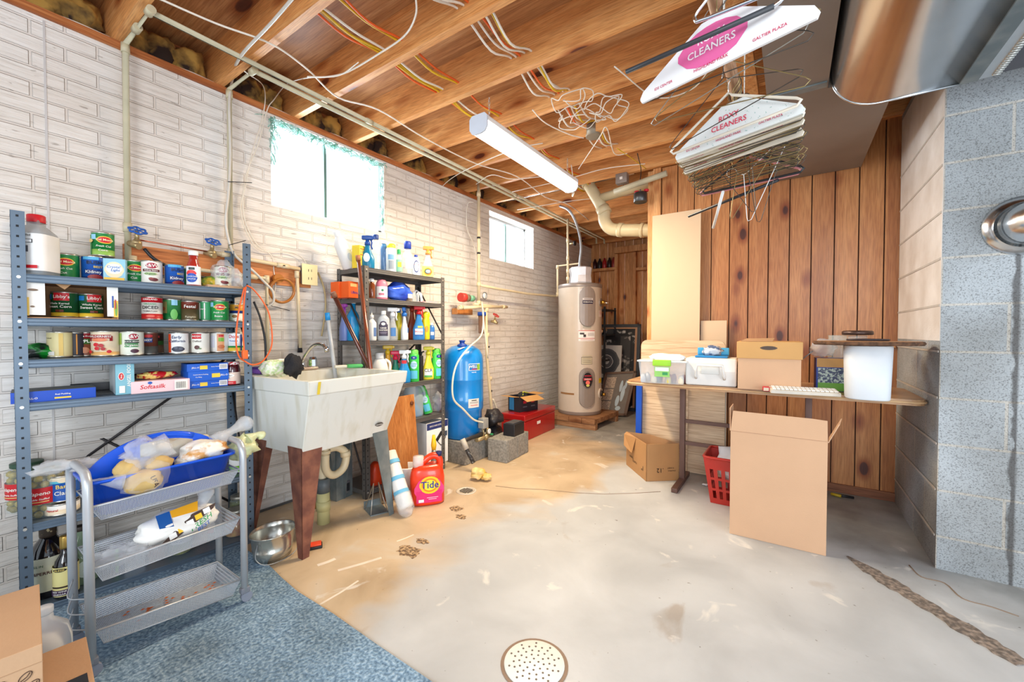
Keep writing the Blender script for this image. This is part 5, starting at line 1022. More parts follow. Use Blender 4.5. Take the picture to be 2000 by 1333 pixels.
# cardboard boxes in the near left corner
T = thing('cardboard_box', 'cardboard box printed with outlined coffee beans, on top in near left corner', 'box', (-1.53, -.03, .251), radians(-6))
b = MB(); b.box((-.165, -.2, 0), (.165, .2, .168), CARD, bev=.002); b.build('box_body', T)
b = MB(); b.box((-.166, -.2005, .1285), (.166, .2005, .130), flat(176, 140, 106)); b.build('flap_seam', T)
b = MB(); X = plane((.1662, .06, .07), (0, 1, 0), (0, 0, 1)); random.seed(6)
for i in range(5):
    for j in range(7):
        c = Vector((.115-.036*j+.010*(i % 2), .040-.024*i)); a = random.uniform(.2, .9)
        pts = [c+Vector((cos(q)*.0115*cos(a)-sin(q)*.007*sin(a), cos(q)*.0115*sin(a)+sin(q)*.007*cos(a))) for q in [2*pi*k_/14 for k_ in range(14)]]
        Q = [X @ Vector((p.x, p.y, .0002)) for p in pts]; b.tube(Q, .0009, flat(70, 48, 36), 4, closed=True)
        b.tube([X @ Vector((c.x-.009*cos(a), c.y-.009*sin(a), .0002)), X @ Vector((c.x+.002, c.y-.001, .0002)), X @ Vector((c.x+.009*cos(a), c.y+.009*sin(a), .0002))], .0009, flat(70, 48, 36), 4)
o = b.build('bean_print', T); o['kind'] = 'stuff'
T = thing('cardboard_box', 'lower cardboard box with black taped flap, under the coffee bean box', 'box', (-1.45, .045, .0095), radians(-6))
b = MB(); b.box((-.20, -.2, 0), (.2, .2, .235), CARD, bev=.002); b.build('box_body', T)
b = MB(); b.box((-.02, .145, .2352), (.2, .19, .2362), BLACKP); V, F = text2d('HP', .035); onface(b, V, F, WHITEP, plane((.09, .168, .2362), (0, 1, 0), (-1, 0, 0))); b.build('tape', T)
vessel('bleach_jug', 'white rounded jug standing behind the near cardboard boxes', 'jug', (-1.86, .215, .0095), 0, [(.05, 0), (.058, .01), (.058, .15), (.05, .19), (.02, .22), (.018, .24)], WHITEP, screw(.238, .02, .02, WHITEP), None)
# ================================================================== PIPES AND PLANK ON THE NEAR WALL
b = MB(); b.box((WX+.001, .585, 1.395), (WX+.022, 1.51, 1.525), m_wood('backing_plank', (170, 96, 46), (206, 130, 72), (220, 150, 92), 'y', 1., True)); tag(b.build('backing_plank'), 'long orange wood plank behind the shutoff valves on painted wall', 'plank')
def cpipe(name, label, pts, r=.0125, mt=CPVC, cat='pipe', group=None, fits=(), n=10):
    T = thing(name, label, cat, (0, 0, 0), 0, group); b = MB(); b.tube(pts, r, mt, n); b.build('pipe_run', T)
    for p, d in fits:
        q = MB(); p = Vector(p); d = Vector(d).normalized(); q.cyl(p-d*.022, p+d*.022, r*1.35, mt, n=12); q.build('fitting', T)
    return T
ZP = 2.467
cpipe('water_pipe', 'cream water pipe rising from the left shutoff valve to the ceiling', [(-2.625, .595, 1.44), (-2.625, .60, ZP), (-2.275, .60, ZP), (-2.275, 5.75, ZP), (-2.275, 5.76, 2.40)], .0125, CPVCG, fits=[((-2.625, .60, ZP-.02), (0, 0, 1)), ((-2.27, .60, ZP), (1, 0, 0)), ((-2.45, .60, ZP), (1, 0, 0)), ((-2.625, .595, 1.60), (0, 0, 1)), ((-2.275, 1.7, ZP), (0, 1, 0)), ((-2.275, 3.4, ZP), (0, 1, 0))])
cpipe('water_pipe', 'cream water pipe rising from behind the right shelf post to ceiling', [(-2.625, 1.03, 1.535), (-2.625, 1.035, ZP), (-2.335, 1.035, ZP), (-2.335, 5.6, ZP), (-2.335, 5.61, 2.38)], .0125, CPVCG, fits=[((-2.625, 1.035, ZP-.03), (0, 0, 1)), ((-2.34, 1.035, ZP), (1, 0, 0)), ((-2.625, 1.03, 1.55), (0, 0, 1)), ((-2.335, 2.9, ZP), (0, 1, 0))])
cpipe('water_pipe', 'upper horizontal cream pipe along the plank between valve and outlet box', [(-2.618, .93, 1.537), (-2.618, 1.42, 1.507)], .0115, fits=[((-2.618, 1.0, 1.533), (0, 1, 0)), ((-2.618, 1.30, 1.515), (0, 1, 0)), ((-2.618, 1.33, 1.513), (0, 1, 0))])
cpipe('water_pipe', 'lower horizontal cream pipe dropping straight down to the sink faucet', [(-2.615, .605, 1.44), (-2.615, 1.217, 1.425), (-2.615, 1.217, .98)], .0115, fits=[((-2.615, 1.217, 1.42), (0, 0, 1)), ((-2.615, 1.14, 1.427), (0, 1, 0)), ((-2.615, .61, 1.445), (0, 0, 1))])
cpipe('water_pipe', 'cream pipe dropping from outlet box to the right of faucet', [(-2.615, 1.40, 1.49), (-2.618, 1.42, 1.0)], .0105, fits=[((-2.615, 1.40, 1.47), (0, 0, 1))])
def valve(label, loc, col=BLU, mirror=1, group='shutoff valves'):
    T = thing('shutoff_valve', label, 'valve', loc, 0, group); h = flat(*col, .35)
    b = MB(); b.blob((0, 0, 0), .021, BRASS, 2, .05, 2); b.cyl((-.03, -.018, 0), (.035, .0, -.02), .014, BRASS); b.cyl((0, 0, .01), (.012, 0, .055), .009, BRASS); b.build('valve_body', T)
    b = MB(); X = Matrix.Translation((.018, 0, .058)) @ Matrix.Rotation(radians(38), 4, 'Y')
    b.tube([X @ Vector((.031*(1+.12*cos(6*a))*cos(a), .031*(1+.12*cos(6*a))*sin(a), 0)) for a in [2*pi*i/36 for i in range(36)]], .0042, h, 6, closed=True)
    for i in range(6): a = pi/3*i; b.tube([X @ Vector((0, 0, .002)), X @ Vector((.031*cos(a), .031*sin(a), 0))], .0028, h, 5)
    b.build('handwheel', T); return T
valve('left blue wheel shutoff valve above the pantry tins', (-2.585, .618, 1.525)); valve('right blue wheel shutoff valve near the shelf post', (-2.585, .925, 1.528))
b = MB(); b.tube(spline([(-2.565, .64, 1.50), (-2.55, .68, 1.45), (-2.56, .78, 1.405), (-2.58, .9, 1.39), (-2.60, 1.0, 1.385)], 6), .008, WIREK, 8); tag(b.build('black_hose'), 'short black hose drooping from left shutoff valve', 'hose')
b = MB(); b.tube([(-2.60, .63, 1.545), (-2.60, .91, 1.535)], .004, mat('copper_tube', (196, 116, 90), .3, .8), 8); tag(b.build('copper_tube'), 'thin copper tube running between the two blue valves', 'tube')
T = thing('outlet_box', 'ivory electric outlet box at right end of the orange plank', 'outlet', (WX+.003, 1.475, 1.48), 0)
b = MB(); b.box((.001, -.035, -.06), (.055, .03, .055), GREYM); b.build('metal_box', T); b = MB(); b.box((.055, -.045, -.07), (.060, .06, .065), flat(236, 222, 170), bev=.002); pl = b.build('cover_plate', T)
for z in (-.028, .024):
    b = MB()
    for y in (-.004, .016): b.box((.0601, y, z-.008), (.061, y+.003, z+.008), STEELD)
    b.build('receptacle', pl)
T = thing('wooden_ring', 'brown wooden ring hanging from a round knob on the plank', 'ring', (-2.625, 1.305, 1.43), 0)
b = MB(); R0 = mat('amber_wood_ring', (170, 104, 34), .35, coat=.4); b.tube([(.016+.012*sin(a), .072*cos(a), -.072+.072*sin(a)) for a in [2*pi*i/32 for i in range(32)]], .0085, R0, 10, closed=True); b.build('ring', T)
b = MB(); b.cyl((-.02, -.02, .0), (.02, -.02, .002), .028, R0, n=20); b.cyl((.01, -.005, -.005), (.028, 0, .004), .009, R0); b.build('knob', T)
def cable(label, pts, r=.0035, mt=None, group=None, k=6, name='cable', cat='cable', n=6):
    b = MB(); b.tube(spline(pts, k), r, mt or WIREW, n); return tag(b.build(name), label, cat, group)
W = lambda u, v, x=-2.645: px(u, v, x)
cable('white tube hugging the wall from the ceiling to the right shelf post', [fl(590, -25, 2.465), fl(530, 45, 2.465), fl(470, 110, 2.465), W(455, 150, -2.61), W(448, 200, -2.60), W(450, 300, -2.60), W(446, 380, -2.60), W(441, 430, -2.60), W(447, 470, -2.60), W(460, 500, -2.58), W(495, 530, -2.57), W(520, 555, -2.57), W(533, 570, -2.57), W(534, 590, -2.57), W(522, 600, -2.58)], .007, mat('grey_white_tube', (206, 200, 190), .4))
cable('looping white cord beside the window bundled on the wall', [fl(478, 140, 2.44), W(512, 165), W(518, 195), W(510, 240), W(492, 300), W(480, 360), W(470, 410), W(485, 460), W(510, 490), W(560, 492), W(585, 500), W(597, 515), W(585, 530), W(577, 560), W(578, 600), W(583, 640), W(587, 660)], .003)
cable('second thin white cord arching from joist to the outlet box', [fl(700, 122, 2.465), fl(660, 148, 2.465), fl(600, 152, 2.465), W(560, 165), W(535, 195), W(522, 215), W(505, 280), W(480, 345), W(476, 420), W(500, 475), W(530, 500), W(535, 530), W(538, 560), W(530, 590), W(520, 592)], .003)
b = MB(); b.tube([W(586, 658), W(587, 668)], .006, BLACKP, 8); b.tube([W(586, 666), W(586, 678), W(586, 689)], .016, BLACKP, 12, radii=[.007, .013, .016]); tag(b.build('rubber_plug'), 'black rubber plug hanging on the wall above the faucet', 'plug')
for u0, v0, u1, v1, l_ in ((445, 355, 492, 357, 'upper black cable tie around the tube by the window'), (447, 479, 480, 470, 'middle black cable tie at the pipe top'), (519, 595, 566, 607, 'lower black cable tie poking out above the sink')):
    b = MB(); b.tube([W(u0, v0, -2.59), W(u1, v1, -2.585)], .0022, BLACKP, 5); tag(b.build('cable_tie'), l_, 'cable tie', 'black cable ties')
cable('tan hose end hanging right of the outlet box', [W(621, 532), W(632, 560), W(636, 590), W(634, 620), W(628, 657)], .0055, mat('tan_hose', (190, 168, 120), .4))
# thin cable along the sill plate
for i in range(12):
    y = JY[0]+.424*i-.37; 
    if i in (1, 2, 3, 4, 5, 6): cable('white cable sagging along the sill plate, bay %s from the near end' % ('one two three four five six seven eight'.split()[i-1]), [(-2.70, y+.03, 2.50), (-2.68, y+.15, 2.492), (-2.66, y+.25, 2.488), (-2.70, y+.38, 2.505)], .0035, None, 'sill cables')
# ================================================================== CEILING CABLES AND LAMP
CC = lambda u, v, z=2.47: fl(u, v, z)
cable('long white cable stapled across the joists beside the twin pipes', [CC(u, v) for u, v in ((290, -12), (420, 45), (530, 86), (600, 135), (660, 190), (740, 215), (830, 270), (930, 320), (1010, 345), (1065, 385), (1110, 400), (1150, 430))], .0045)
cable('white cable looping on the second joist face near the window', [CC(812, -10, 2.52), CC(812, 30, 2.50), CC(790, 70, 2.50), CC(740, 105, 2.50), CC(680, 140, 2.49), CC(640, 150, 2.47), CC(600, 150, 2.462)], .0045)
random.seed(11)
def run(label, x, ya, yb, mt, grp, r=.0055, sag=.03):
    pts = []; js = [y for y in JY if ya-.03 < y < yb+.03]
    for i, y in enumerate(js):
        pts.append((x+random.uniform(-.006, .006), y, 2.562+random.uniform(-.006, .006)))
        if i < len(js)-1: pts.append((x+random.uniform(-.012, .012), y+.212, 2.562-sag*random.uniform(.3, 1.1)))
    return cable(label, pts, r, mt, grp, 5)
# yellow / orange / white bundles running through drilled joists
D_ = 'through the joists'
for x, m_, nm in ((-1.80, WIREO, 'orange cable threaded through joists nearest the window'), (-1.785, WIREY, 'yellow cable beside the orange one near the window'), (-1.765, WIREY, 'second yellow cable in the bundle near the window'), (-1.745, WIREW, 'white cable between the yellow cables near the window'), (-1.64, WIREY, 'yellow cable alone right of the window side bundle'), (-1.625, WIREO, 'thin orange cable paired with the lone yellow cable')):
    run(nm, x, JY[1], JY[9], m_, 'cable bundle near the window')
for x, m_, nm in ((-1.25, WIREW, 'leftmost white cable of the middle joist bundle'), (-1.215, WIREW, 'second white cable of the middle joist bundle'), (-1.19, WIREO, 'orange cable inside the middle joist bundle'), (-1.165, WIREW, 'third white cable of the middle joist bundle'), (-1.135, WIREY, 'yellow cable at right of the middle joist bundle'), (-1.12, WIREW, 'rightmost white cable of the middle joist bundle')):
    run(nm, x, JY[2], JY[7], m_, 'cable bundle in the middle', .0052, .085)
# tangle of white cable
b = MB(); random.seed(21)
for i in range(7):
    c = CC(random.uniform(1105, 1190), random.uniform(195, 250), 2.44); pts = []
    for j in range(9): a = 2*pi*j/9; pts.append((c.x+.10*cos(a)*random.uniform(.5, 1.3), c.y+.10*sin(a)*random.uniform(.4, 1.2), 2.45+random.uniform(-.04, .03)))
    b.tube(spline(pts, 5, True), .003, WIREW, 5, closed=True)
o = b.build('cable_tangle'); tag(o, 'tangle of loose white cable hanging below joists above the alcove', 'cable')
for i, (P, m_, nm) in enumerate((
    ([(845, 385), (880, 350), (940, 318), (1010, 290), (1060, 280)], WIREW, 'thin white cable crossing under joists left of the tube lamp'),
    ([(930, 360), (960, 342), (1000, 350), (1060, 345), (1100, 342)], WIREW, 'thin white cable wandering below the tube lamp'),
    ([(1040, 215), (1065, 240), (1110, 262), (1140, 270)], WIREW, 'white cable end dangling left of the tangle'),
    ([(1130, 330), (1170, 270), (1185, 250), (1200, 300), (1225, 300)], WIREW, 'white cable hanging in a hook shape above the drain pipe'),
    ([(1000, 375), (1100, 352), (1180, 330), (1260, 320)], WIREW, 'long thin white cable behind the tube lamp end'),
    ([(1010, 410), (1120, 392), (1200, 385), (1290, 372)], WIREW, 'white cable under the rear joists left of drain pipe'),
    ([(1200, 130), (1280, 190), (1350, 175), (1390, 130)], WIREW, 'white cable sagging across joists near the clothes rod'),
    ([(1205, 290), (1235, 310), (1262, 330)], WIREY, 'yellow cable stub beside the grey junction box'),
    ([(1245, 300), (1252, 335), (1245, 365), (1225, 372), (1212, 350)], WIREK, 'black cord looping below the grey junction box'))):
    cable(nm, [CC(u, v, 2.45) for u, v in P], .0035, m_)
# tube lamp
TL = mat('lamp_diffuser', (255, 250, 238), .4, emit=9., var=.0)
LZ, LX, LY0, LY1 = 2.30, -1.50, 1.865, 3.06
T = thing('tube_lamp', 'lit white fluorescent lamp with wraparound diffuser hanging from chain below the joists', 'ceiling lamp', (LX, LY0, LZ))
b = MB(); b.prism([(-.062, .02), (-.062, .045), (-.045, .062), (.045, .062), (.062, .045), (.062, .02)], WHITEP, (0, LY1-LY0), Matrix(((1, 0, 0, 0), (0, 0, 1, 0), (0, 1, 0, -.01), (0, 0, 0, 1)))); b.build('housing', T)
b = MB(); pr = [(-.062, .02), (-.062, -.012), (-.045, -.036), (-.02, -.044), (.02, -.044), (.045, -.036), (.062, -.012), (.062, .02)]
b.prism(pr, TL, (.006, LY1-LY0-.006), Matrix(((1, 0, 0, 0), (0, 0, 1, 0), (0, 1, 0, -.01), (0, 0, 0, 1)))); b.build('diffuser', T)
for y0_, y1_ in ((-.006, .006), (LY1-LY0-.006, LY1-LY0+.006)):
    b = MB(); b.prism([(-.064, .046), (-.046, .064), (.046, .064), (.064, .046), (.064, -.014), (.046, -.040), (.02, -.047), (-.02, -.047), (-.046, -.040), (-.064, -.014)], flat(206, 216, 228), (y0_, y1_), Matrix(((1, 0, 0, 0), (0, 0, 1, 0), (0, 1, 0, -.01), (0, 0, 0, 1)))); b.build('end_cap', T)
for y_ in (.10, LY1-LY0-.06):
    b = MB()
    for i in range(7):
        z = .055+.022*i; a = 0 if i % 2 else pi/2
        b.tube([(.006*cos(q)*cos(a), y_+.006*cos(q)*sin(a), z+.013*sin(q)) for q in [2*pi*k_/10 for k_ in range(10)]], .0016, ZINC, 4, closed=True)
    b.build('chain', T)['kind'] = 'stuff'
cable('white lamp cord knotted at the far end of the tube lamp', [(LX+.0, LY1+.01, 2.47), (LX+.01, LY1+.02, 2.36), (LX-.01, LY1+.03, 2.31), (LX+.02, LY1+.02, 2.25), (LX, LY1+.03, 2.22), (LX+.01, LY1+.02, 2.30), (LX-.01, LY1+.02, 2.38)], .004)
l_ = area('tube_lamp_light', (LX, (LY0+LY1)/2, LZ-.07), (0, 0, 0), .12, 50, (1, .79, .52), 1.15)
b = MB(); b.cyl((-1.16, 2.72, 2.47), (-1.16, 2.72, 2.56), .052, mat('round_box_metal', (150, 138, 120), .45, .5), n=24); tag(b.build('ceiling_box'), 'round metal ceiling box between joists inside the cable tangle', 'electrical box')
# conduit and duct in rear bays
b = MB(); b.cyl((-2.6, 3.76, 2.60), (-1.2, 3.76, 2.60), .05, mat('shiny_duct', (206, 210, 212), .22, .9), n=20); tag(b.build('round_duct'), 'shiny round metal duct between the rear joists', 'duct')
T = thing('junction_box', 'small grey metal junction box fixed under a rear joist', 'box', (-1.235, 3.535, 2.402)); b = MB(); b.box((-.05, -.03, 0), (.05, .03, .085), mat('box_grey', (150, 138, 128), .45, .4), bev=.003); b.build('box_body', T); b = MB(); b.box((-.012, -.032, .03), (.012, -.030, .052), flat(236, 226, 214)); b.build('switch_plate', T)
T = thing('duct_cap', 'short black vent collar with red tabs hanging under rear joists', 'vent', (-1.065, 3.5, 2.20)); b = MB(); b.lathe([(.052, .0), (.055, .003), (.055, .075), (.05, .08), (.0001, .08)], mat('dark_sheet_metal', (84, 84, 84), .35, .7), n=24, cap=True); b.build('collar', T)
for x in (-.03, .05): b = MB(); b.lathe([(.02, .085), (.022, .09), (.02, .10), (.0001, .10)], flat(200, 30, 50), (x, .0, 0), 8, smooth=False); b.build('red_knob', T)
b = MB(); b.cyl((-1.065, 3.5, 2.281), (-1.065, 3.5, 2.31), .006, GREYM); b.cyl((-1.30, 3.52, 2.34), (-.85, 3.50, 2.40), .024, CPVCG, n=16); tag(b.build('branch_pipe'), 'beige branch pipe running right above the black vent collar', 'pipe')
# big drain pipe
PD = mat('beige_drain_pipe', (206, 190, 152), .42, var=.05)
T = thing('drain_pipe', 'thick beige drain pipe with elbow running behind the tall pale board', 'pipe', (0, 0, 0))
q = lambda u, v: py(u, v, 3.78)
b = MB(); b.tube([q(1137, 330), q(1140, 345), q(1170, 395), q(1180, 415)], .055, PD, 20); b.tube(spline([q(1180, 412), q(1181, 432), q(1193, 447), q(1215, 450)], 6)+[q(1272, 450), Vector((-.985, 3.78, q(1272, 450).z))], .058, PD, 20); b.build('pipe_run', T)
for u, v, u2, v2 in ((1142, 348, 1150, 361), (1176, 406, 1182, 418), (1208, 449, 1216, 450), (1252, 450, 1258, 450)): b = MB(); b.cyl(q(u, v), q(u2, v2), .066, PD, n=20); b.build('coupling', T)
b = MB(); b.tube([q(1172, 388), q(1230, 370), q(1320, 345)], .042, PD, 18); b.build('branch_run', T)

# ================================================================== PRESSURE TANK AND WELL PIPING
CB = mat('grey_block', (160, 156, 148), .9, vs=60, col2=(118, 116, 110), lo=.3, hi=.7, bump=.7, bs=90)
def cblock(label, x, y, rz=0):
    T = thing('concrete_block', label, 'block', (x, y, .0005), rz, 'concrete blocks under the well equipment')
    b = MB(); b.box((-.095, -.195, 0), (.095, .195, .19), CB, bev=.006); b.build('block_body', T)
    b = MB()
    for yy in (-.16, .0, .16): b.box((.0945, yy-.012, .005), (.099, yy+.012, .185), CB)
    b.build('end_rib', T)['kind'] = 'stuff'
cblock('front concrete block under the blue pressure tank', -2.295, 2.745); cblock('rear concrete block under the blue pressure tank', -2.50, 2.76); cblock('concrete block standing apart to the right of the pressure tank', -2.06, 2.98, radians(4))
BT = mat('tank_blue', (12, 128, 208), .28, var=.03, coat=.4)
T = thing('pressure_tank', 'bright blue well pressure tank standing on concrete blocks', 'tank', (-2.365, 2.72, .192), radians(-18))
pr = [(.0001, .0), (.15, .0), (.162, .01), (.162, .225), (.172, .245), (.175, .26), (.175, .30), (.176, .303), (.176, .34), (.175, .343), (.175, .50), (.176, .503), (.175, .507), (.175, .66), (.168, .71), (.145, .755), (.10, .785), (.04, .80), (.0001, .802)]
b = MB(); b.lathe(pr, BT, n=40); bd = b.build('tank_shell', T)
b = MB(); art(b, [('r', WHT, .116, .058, .01, 0), ('r', (14, 112, 190), .108, .050, .01, 0), ('r', (130, 176, 60), .034, .048, .048, 0), ('t', WHT, 'WELL', .032, -.008, .004), ('r', RED, .05, .006, .004, -.017), ('t', WHT, 'PRESSURE', .010, -.002, -.044)], .1752, None, .615); b.build('brand_print', bd)
b = MB(); art(b, [('r', (214, 212, 206), .105, .075, 0, 0), ('r', (60, 56, 50), .05, .007, .0, .024), ('r', (150, 146, 140), .08, .003, 0, .010), ('r', (150, 146, 140), .08, .003, 0, .002), ('r', (206, 60, 50), .07, .004, 0, -.016)], .1758, None, .31); b.build('warning_label', bd)
b = MB(); b.lathe([(.045, 0), (.04, .02), (.022, .026), (.022, .045), (.028, .047), (.028, .055), (.0001, .058)], flat(30, 70, 160), (.05, -.04, .783), 16); b.build('top_cap', T)
b = MB(); b.prism([(-.06, -.02), (.05, -.03), (.05, .03), (-.05, .03)], flat(226, 232, 240), .002, Matrix.Translation((.07, -.08, .772)) @ Matrix.Rotation(radians(20), 4, 'X')); b.build('warranty_tag', T)
WT = thing('well_piping', 'cream well pipe from ceiling with cross fitting, filter and white tubing beside tank', 'pipe', (0, 0, 0))
q = lambda u, v, x=-2.50: px(u, v, x)
for pts, r in (([q(935, 352), q(935, 590)], .0155), ([q(895, 602), q(940, 600), q(990, 600)], .016), ([q(949, 606), q(951, 700), q(960, 800), q(962, 845)], .0155), ([q(936, 557), q(975, 565), q(1030, 574), px(1086, 579, -2.40)], .0125), ([q(925, 594), q(975, 600)], .012)):
    b = MB(); b.tube(pts, r, CPVC, 12); b.build('pipe_run', WT)
for u, v in ((935, 380), (935, 556), (935, 592), (950, 606), (952, 655), (957, 740), (900, 601), (983, 600)):
    b = MB(); c = q(u, v); d = Vector((0, 0, .02)) if u not in (900, 983) else Vector((0, .02, 0)); b.cyl(c-d, c+d, .0205, CPVC); b.build('fitting', WT)
for u, v in ((935, 465), (935, 495), (953, 678), (958, 764)):
    b = MB(); c = q(u, v); b.cyl(c-Vector((0, 0, .009)), c+Vector((0, 0, .009)), .0175, BLACKP, n=12); b.build('black_band', WT)
for P in ([(941, 590), (944, 620), (940, 655), (915, 680), (893, 710), (884, 745), (886, 780), (905, 800), (925, 820), (945, 826)], [(941, 592), (946, 640), (953, 700)], [(963, 780), (970, 800), (966, 815), (950, 822)]):
    b = MB(); b.tube(spline([q(u, v, -2.44+.3*min(1, i/3) if len(P) > 5 else -2.44) for i, (u, v) in enumerate(P)], 7), .0075, mat('white_tubing', (226, 218, 198), .4), 8); b.build('flex_tube', WT)
b = MB(); b.tube(spline([q(925, 395, -2.56), q(913, 400, -2.6), q(912, 445, -2.62), q(922, 470, -2.6), q(930, 500, -2.53), q(930, 550, -2.53)], 6), .0045, WIREW, 6); b.build('flex_tube', WT)
T = thing('water_filter', 'brown water filter canister with blue head under the pipe cross', 'filter', q(941, 600)-Vector((0, 0, .05)), 0)
b = MB(); b.cyl((0, 0, -.035), (0, 0, .0), .042, flat(30, 80, 180), n=20); b.build('head', T); b = MB(); b.lathe([(.030, -.21), (.034, -.20), (.036, -.035)], mat('smoky_bowl', (140, 104, 84), .15, alpha=.85), n=20); b.build('bowl', T)
valve('small red wheel valve beside the water filter', q(963, 618)+Vector((.02, 0, -.05)), (176, 40, 36))
T = thing('wall_bracket', 'small orange wood block holding pipes on the wall by the tank', 'bracket', q(920, 606)+Vector((-.13, 0, 0))); b = MB(); b.box((-.02, -.1, -.04), (.05, .12, .015), M_DOORW); b.build('block', T)
T = thing('tape_bundle', 'rolled red and green taped tubes lying on the pipe shelf', 'tape roll', q(915, 582)+Vector((-.02, 0, 0)), radians(90))
for i, (c_, x) in enumerate((((200, 60, 50), -.09), ((120, 110, 90), -.04), ((110, 170, 140), .03))):
    b = MB(); b.cyl((x, 0, 0), (x+.06, 0, 0), .042-.006*i, flat(*c_), n=16); b.build('roll', T)
T = thing('pressure_gauge', 'thin round gauge ring against the wall above pipe cross', 'gauge', q(946, 578)); b = MB(); b.lathe([(.036, 0), (.036, .008), (.030, .008), (.030, .0)], GREYM, n=24, cap=False, X=Matrix.Rotation(pi/2, 4, 'Y')); b.build('bezel', T); b = MB(); b.lathe([(.030, 0), (.030, .003), (.0001, .003)], WHITEP, n=24, X=Matrix.Rotation(pi/2, 4, 'Y')); b.build('dial', T)
T = thing('pressure_switch', 'grey pressure switch box on brass fittings in front of the tank', 'switch', px(944, 826, -2.16)+Vector((0, 0, -.045)))
b = MB(); b.box((-.03, -.035, 0), (.03, .035, .085), mat('switch_grey', (150, 150, 146), .45), bev=.005); b.build('cover', T); b = MB(); b.cyl((0, 0, 0), (0, 0, -.075), .008, BRASS); b.cyl((.0, -.09, -.085), (0, .10, -.085), .019, BRASS); b.blob((0, .03, -.085), .028, BRASS, 2, .2, 2); b.cyl((0, .055, -.07), (0, .055, -.01), .013, BRASS); b.build('brass_fitting', T)
b = MB(); b.cyl((.02, .05, -.035), (.03, .052, -.035), .022, WHITEP, n=16); b.build('gauge', T); b = MB(); b.lathe([(.016, 0), (.018, .006), (.010, .012), (.0001, .014)], flat(30, 130, 80), (.02, .09, -.075), 8, smooth=False); b.build('green_knob', T)
b = MB(); p0 = px(944, 847, -2.16); b.tube([p0+Vector((0, -.02, .0)), px(905, 862, -2.16), px(912, 880, -2.12), px(925, 905, -2.05)], .017, mat('black_taped_pipe', (54, 52, 52), .45, vs=40, col2=(150, 150, 146), lo=.6, hi=.7), 12); b.tube([px(903, 858, -2.16), px(912, 878, -2.12)], .021, mat('weathered_fitting', (190, 184, 172), .5), 12); tag(b.build('drain_line'), 'black taped drain line running down from the tank to the floor', 'pipe')
b = MB(); b.blob(fl(935, 925, .045), .05, mat('spray_foam', (214, 176, 84), .8, col2=(238, 214, 160), vs=14, bump=.8, bs=40), 3, .3, 3, (1.1, 1.1, .75)); b.blob(fl(950, 932, .03), .036, _M['spray_foam'], 5, .3, 3, (1, 1, .7)); tag(b.build('foam_lump'), 'lump of yellow foam on the floor where the black line ends', 'foam')
T = thing('control_box', 'black plastic control box on the separate concrete block', 'box', (-2.03, 3.02, .192), radians(4)); b = MB(); b.box((-.06, -.09, 0), (.055, .09, .105), BLACKP, bev=.006); b.build('case', T); b = MB(); b.box((-.045, -.075, .105), (.04, .075, .112), flat(70, 70, 74)); b.build('lid', T)
b = MB(); b.blob((-2.30, 3.08, .30), .085, mat('black_bag', (44, 42, 46), .45, bump=.8, bs=25), 4, .3, 3, (.9, 1.1, .9)); b.blob((-2.34, 3.12, .12), .11, _M['black_bag'], 7, .25, 3, (.9, 1, 1)); tag(b.build('tool_bag'), 'black tool bag sitting between tank and red toolbox', 'bag')
T = thing('toolbox', 'large red metal toolbox on the floor against the wall', 'toolbox', (-2.34, 3.78, .0005), radians(2)); RD = mat('toolbox_red', (176, 22, 26), .3, .2, var=.06, coat=.4)
b = MB(); b.box((-.14, -.34, 0), (.14, .34, .20), RD, bev=.008); b.build('lower_case', T); b = MB(); b.box((-.145, -.345, .202), (.145, .345, .265), RD, bev=.012); b.build('lid', T)
b = MB(); b.box((.1402, -.08, .13), (.143, -.01, .16), WHITEP); b.build('sticker', T)
T = thing('open_carton', 'open carton printed black, red and blue sitting on the red toolbox', 'box', (-2.37, 3.70, .2665), radians(-12))
b = MB(); cb_ = flat(36, 34, 44)
for a, c in (((-.085, -.14, 0), (-.081, .14, .16)), ((.081, -.14, 0), (.085, .14, .16)), ((-.081, -.14, 0), (.081, -.136, .16)), ((-.081, .136, 0), (.081, .14, .16)), ((-.081, -.136, 0), (.081, .136, .004))): b.box(a, c, cb_)
b.build('box_body', T)
b = MB(); art(b, [('r', (40, 140, 200), .07, .13, -.03, 0)], None, plane((0, -.1405, .08), (1, 0, 0), (0, 0, 1))); art(b, [('r', (176, 30, 50), .05, .03, -.06, .02), ('r', (176, 30, 50), .05, .03, .06, .02), ('r', (90, 90, 100), .06, .012, -.06, -.03), ('r', (90, 90, 100), .06, .012, .06, -.03)], None, plane((.0855, 0, .08), (0, 1, 0), (0, 0, 1))); b.build('box_print', T)
for pl_ in (plane((.085, 0, .16), (0, 1, 0), (1, 0, -.35)), plane((0, -.14, .16), (1, 0, 0), (0, -1, .12)), plane((0, .14, .16), (-1, 0, 0), (0, 1, .05))):
    b = MB(); w_ = .14 if pl_ is not None and abs(pl_[0][1]) > .01 or abs(pl_[1][0]) > .9 else .084; b.box((-.13 if pl_[1][0] else -.08, 0, 0), (.13 if pl_[1][0] else .08, .11, .003), CARDO, pl_); b.build('flap', T)
T = thing('work_gloves', 'black work gloves with yellow trim stuffed in the open carton', 'gloves', (-2.37, 3.70, .36)); b = MB(); b.blob((0, .0, .045), .06, flat(40, 40, 42, .8), 3, .3, 3, (.7, 1.2, .8)); b.build('glove', T); b = MB(); b.tube([(.03, -.05, .075), (.0, 0, .10), (.03, .05, .085)], .006, YEL and flat(210, 214, 60), 6); b.build('yellow_trim', T)

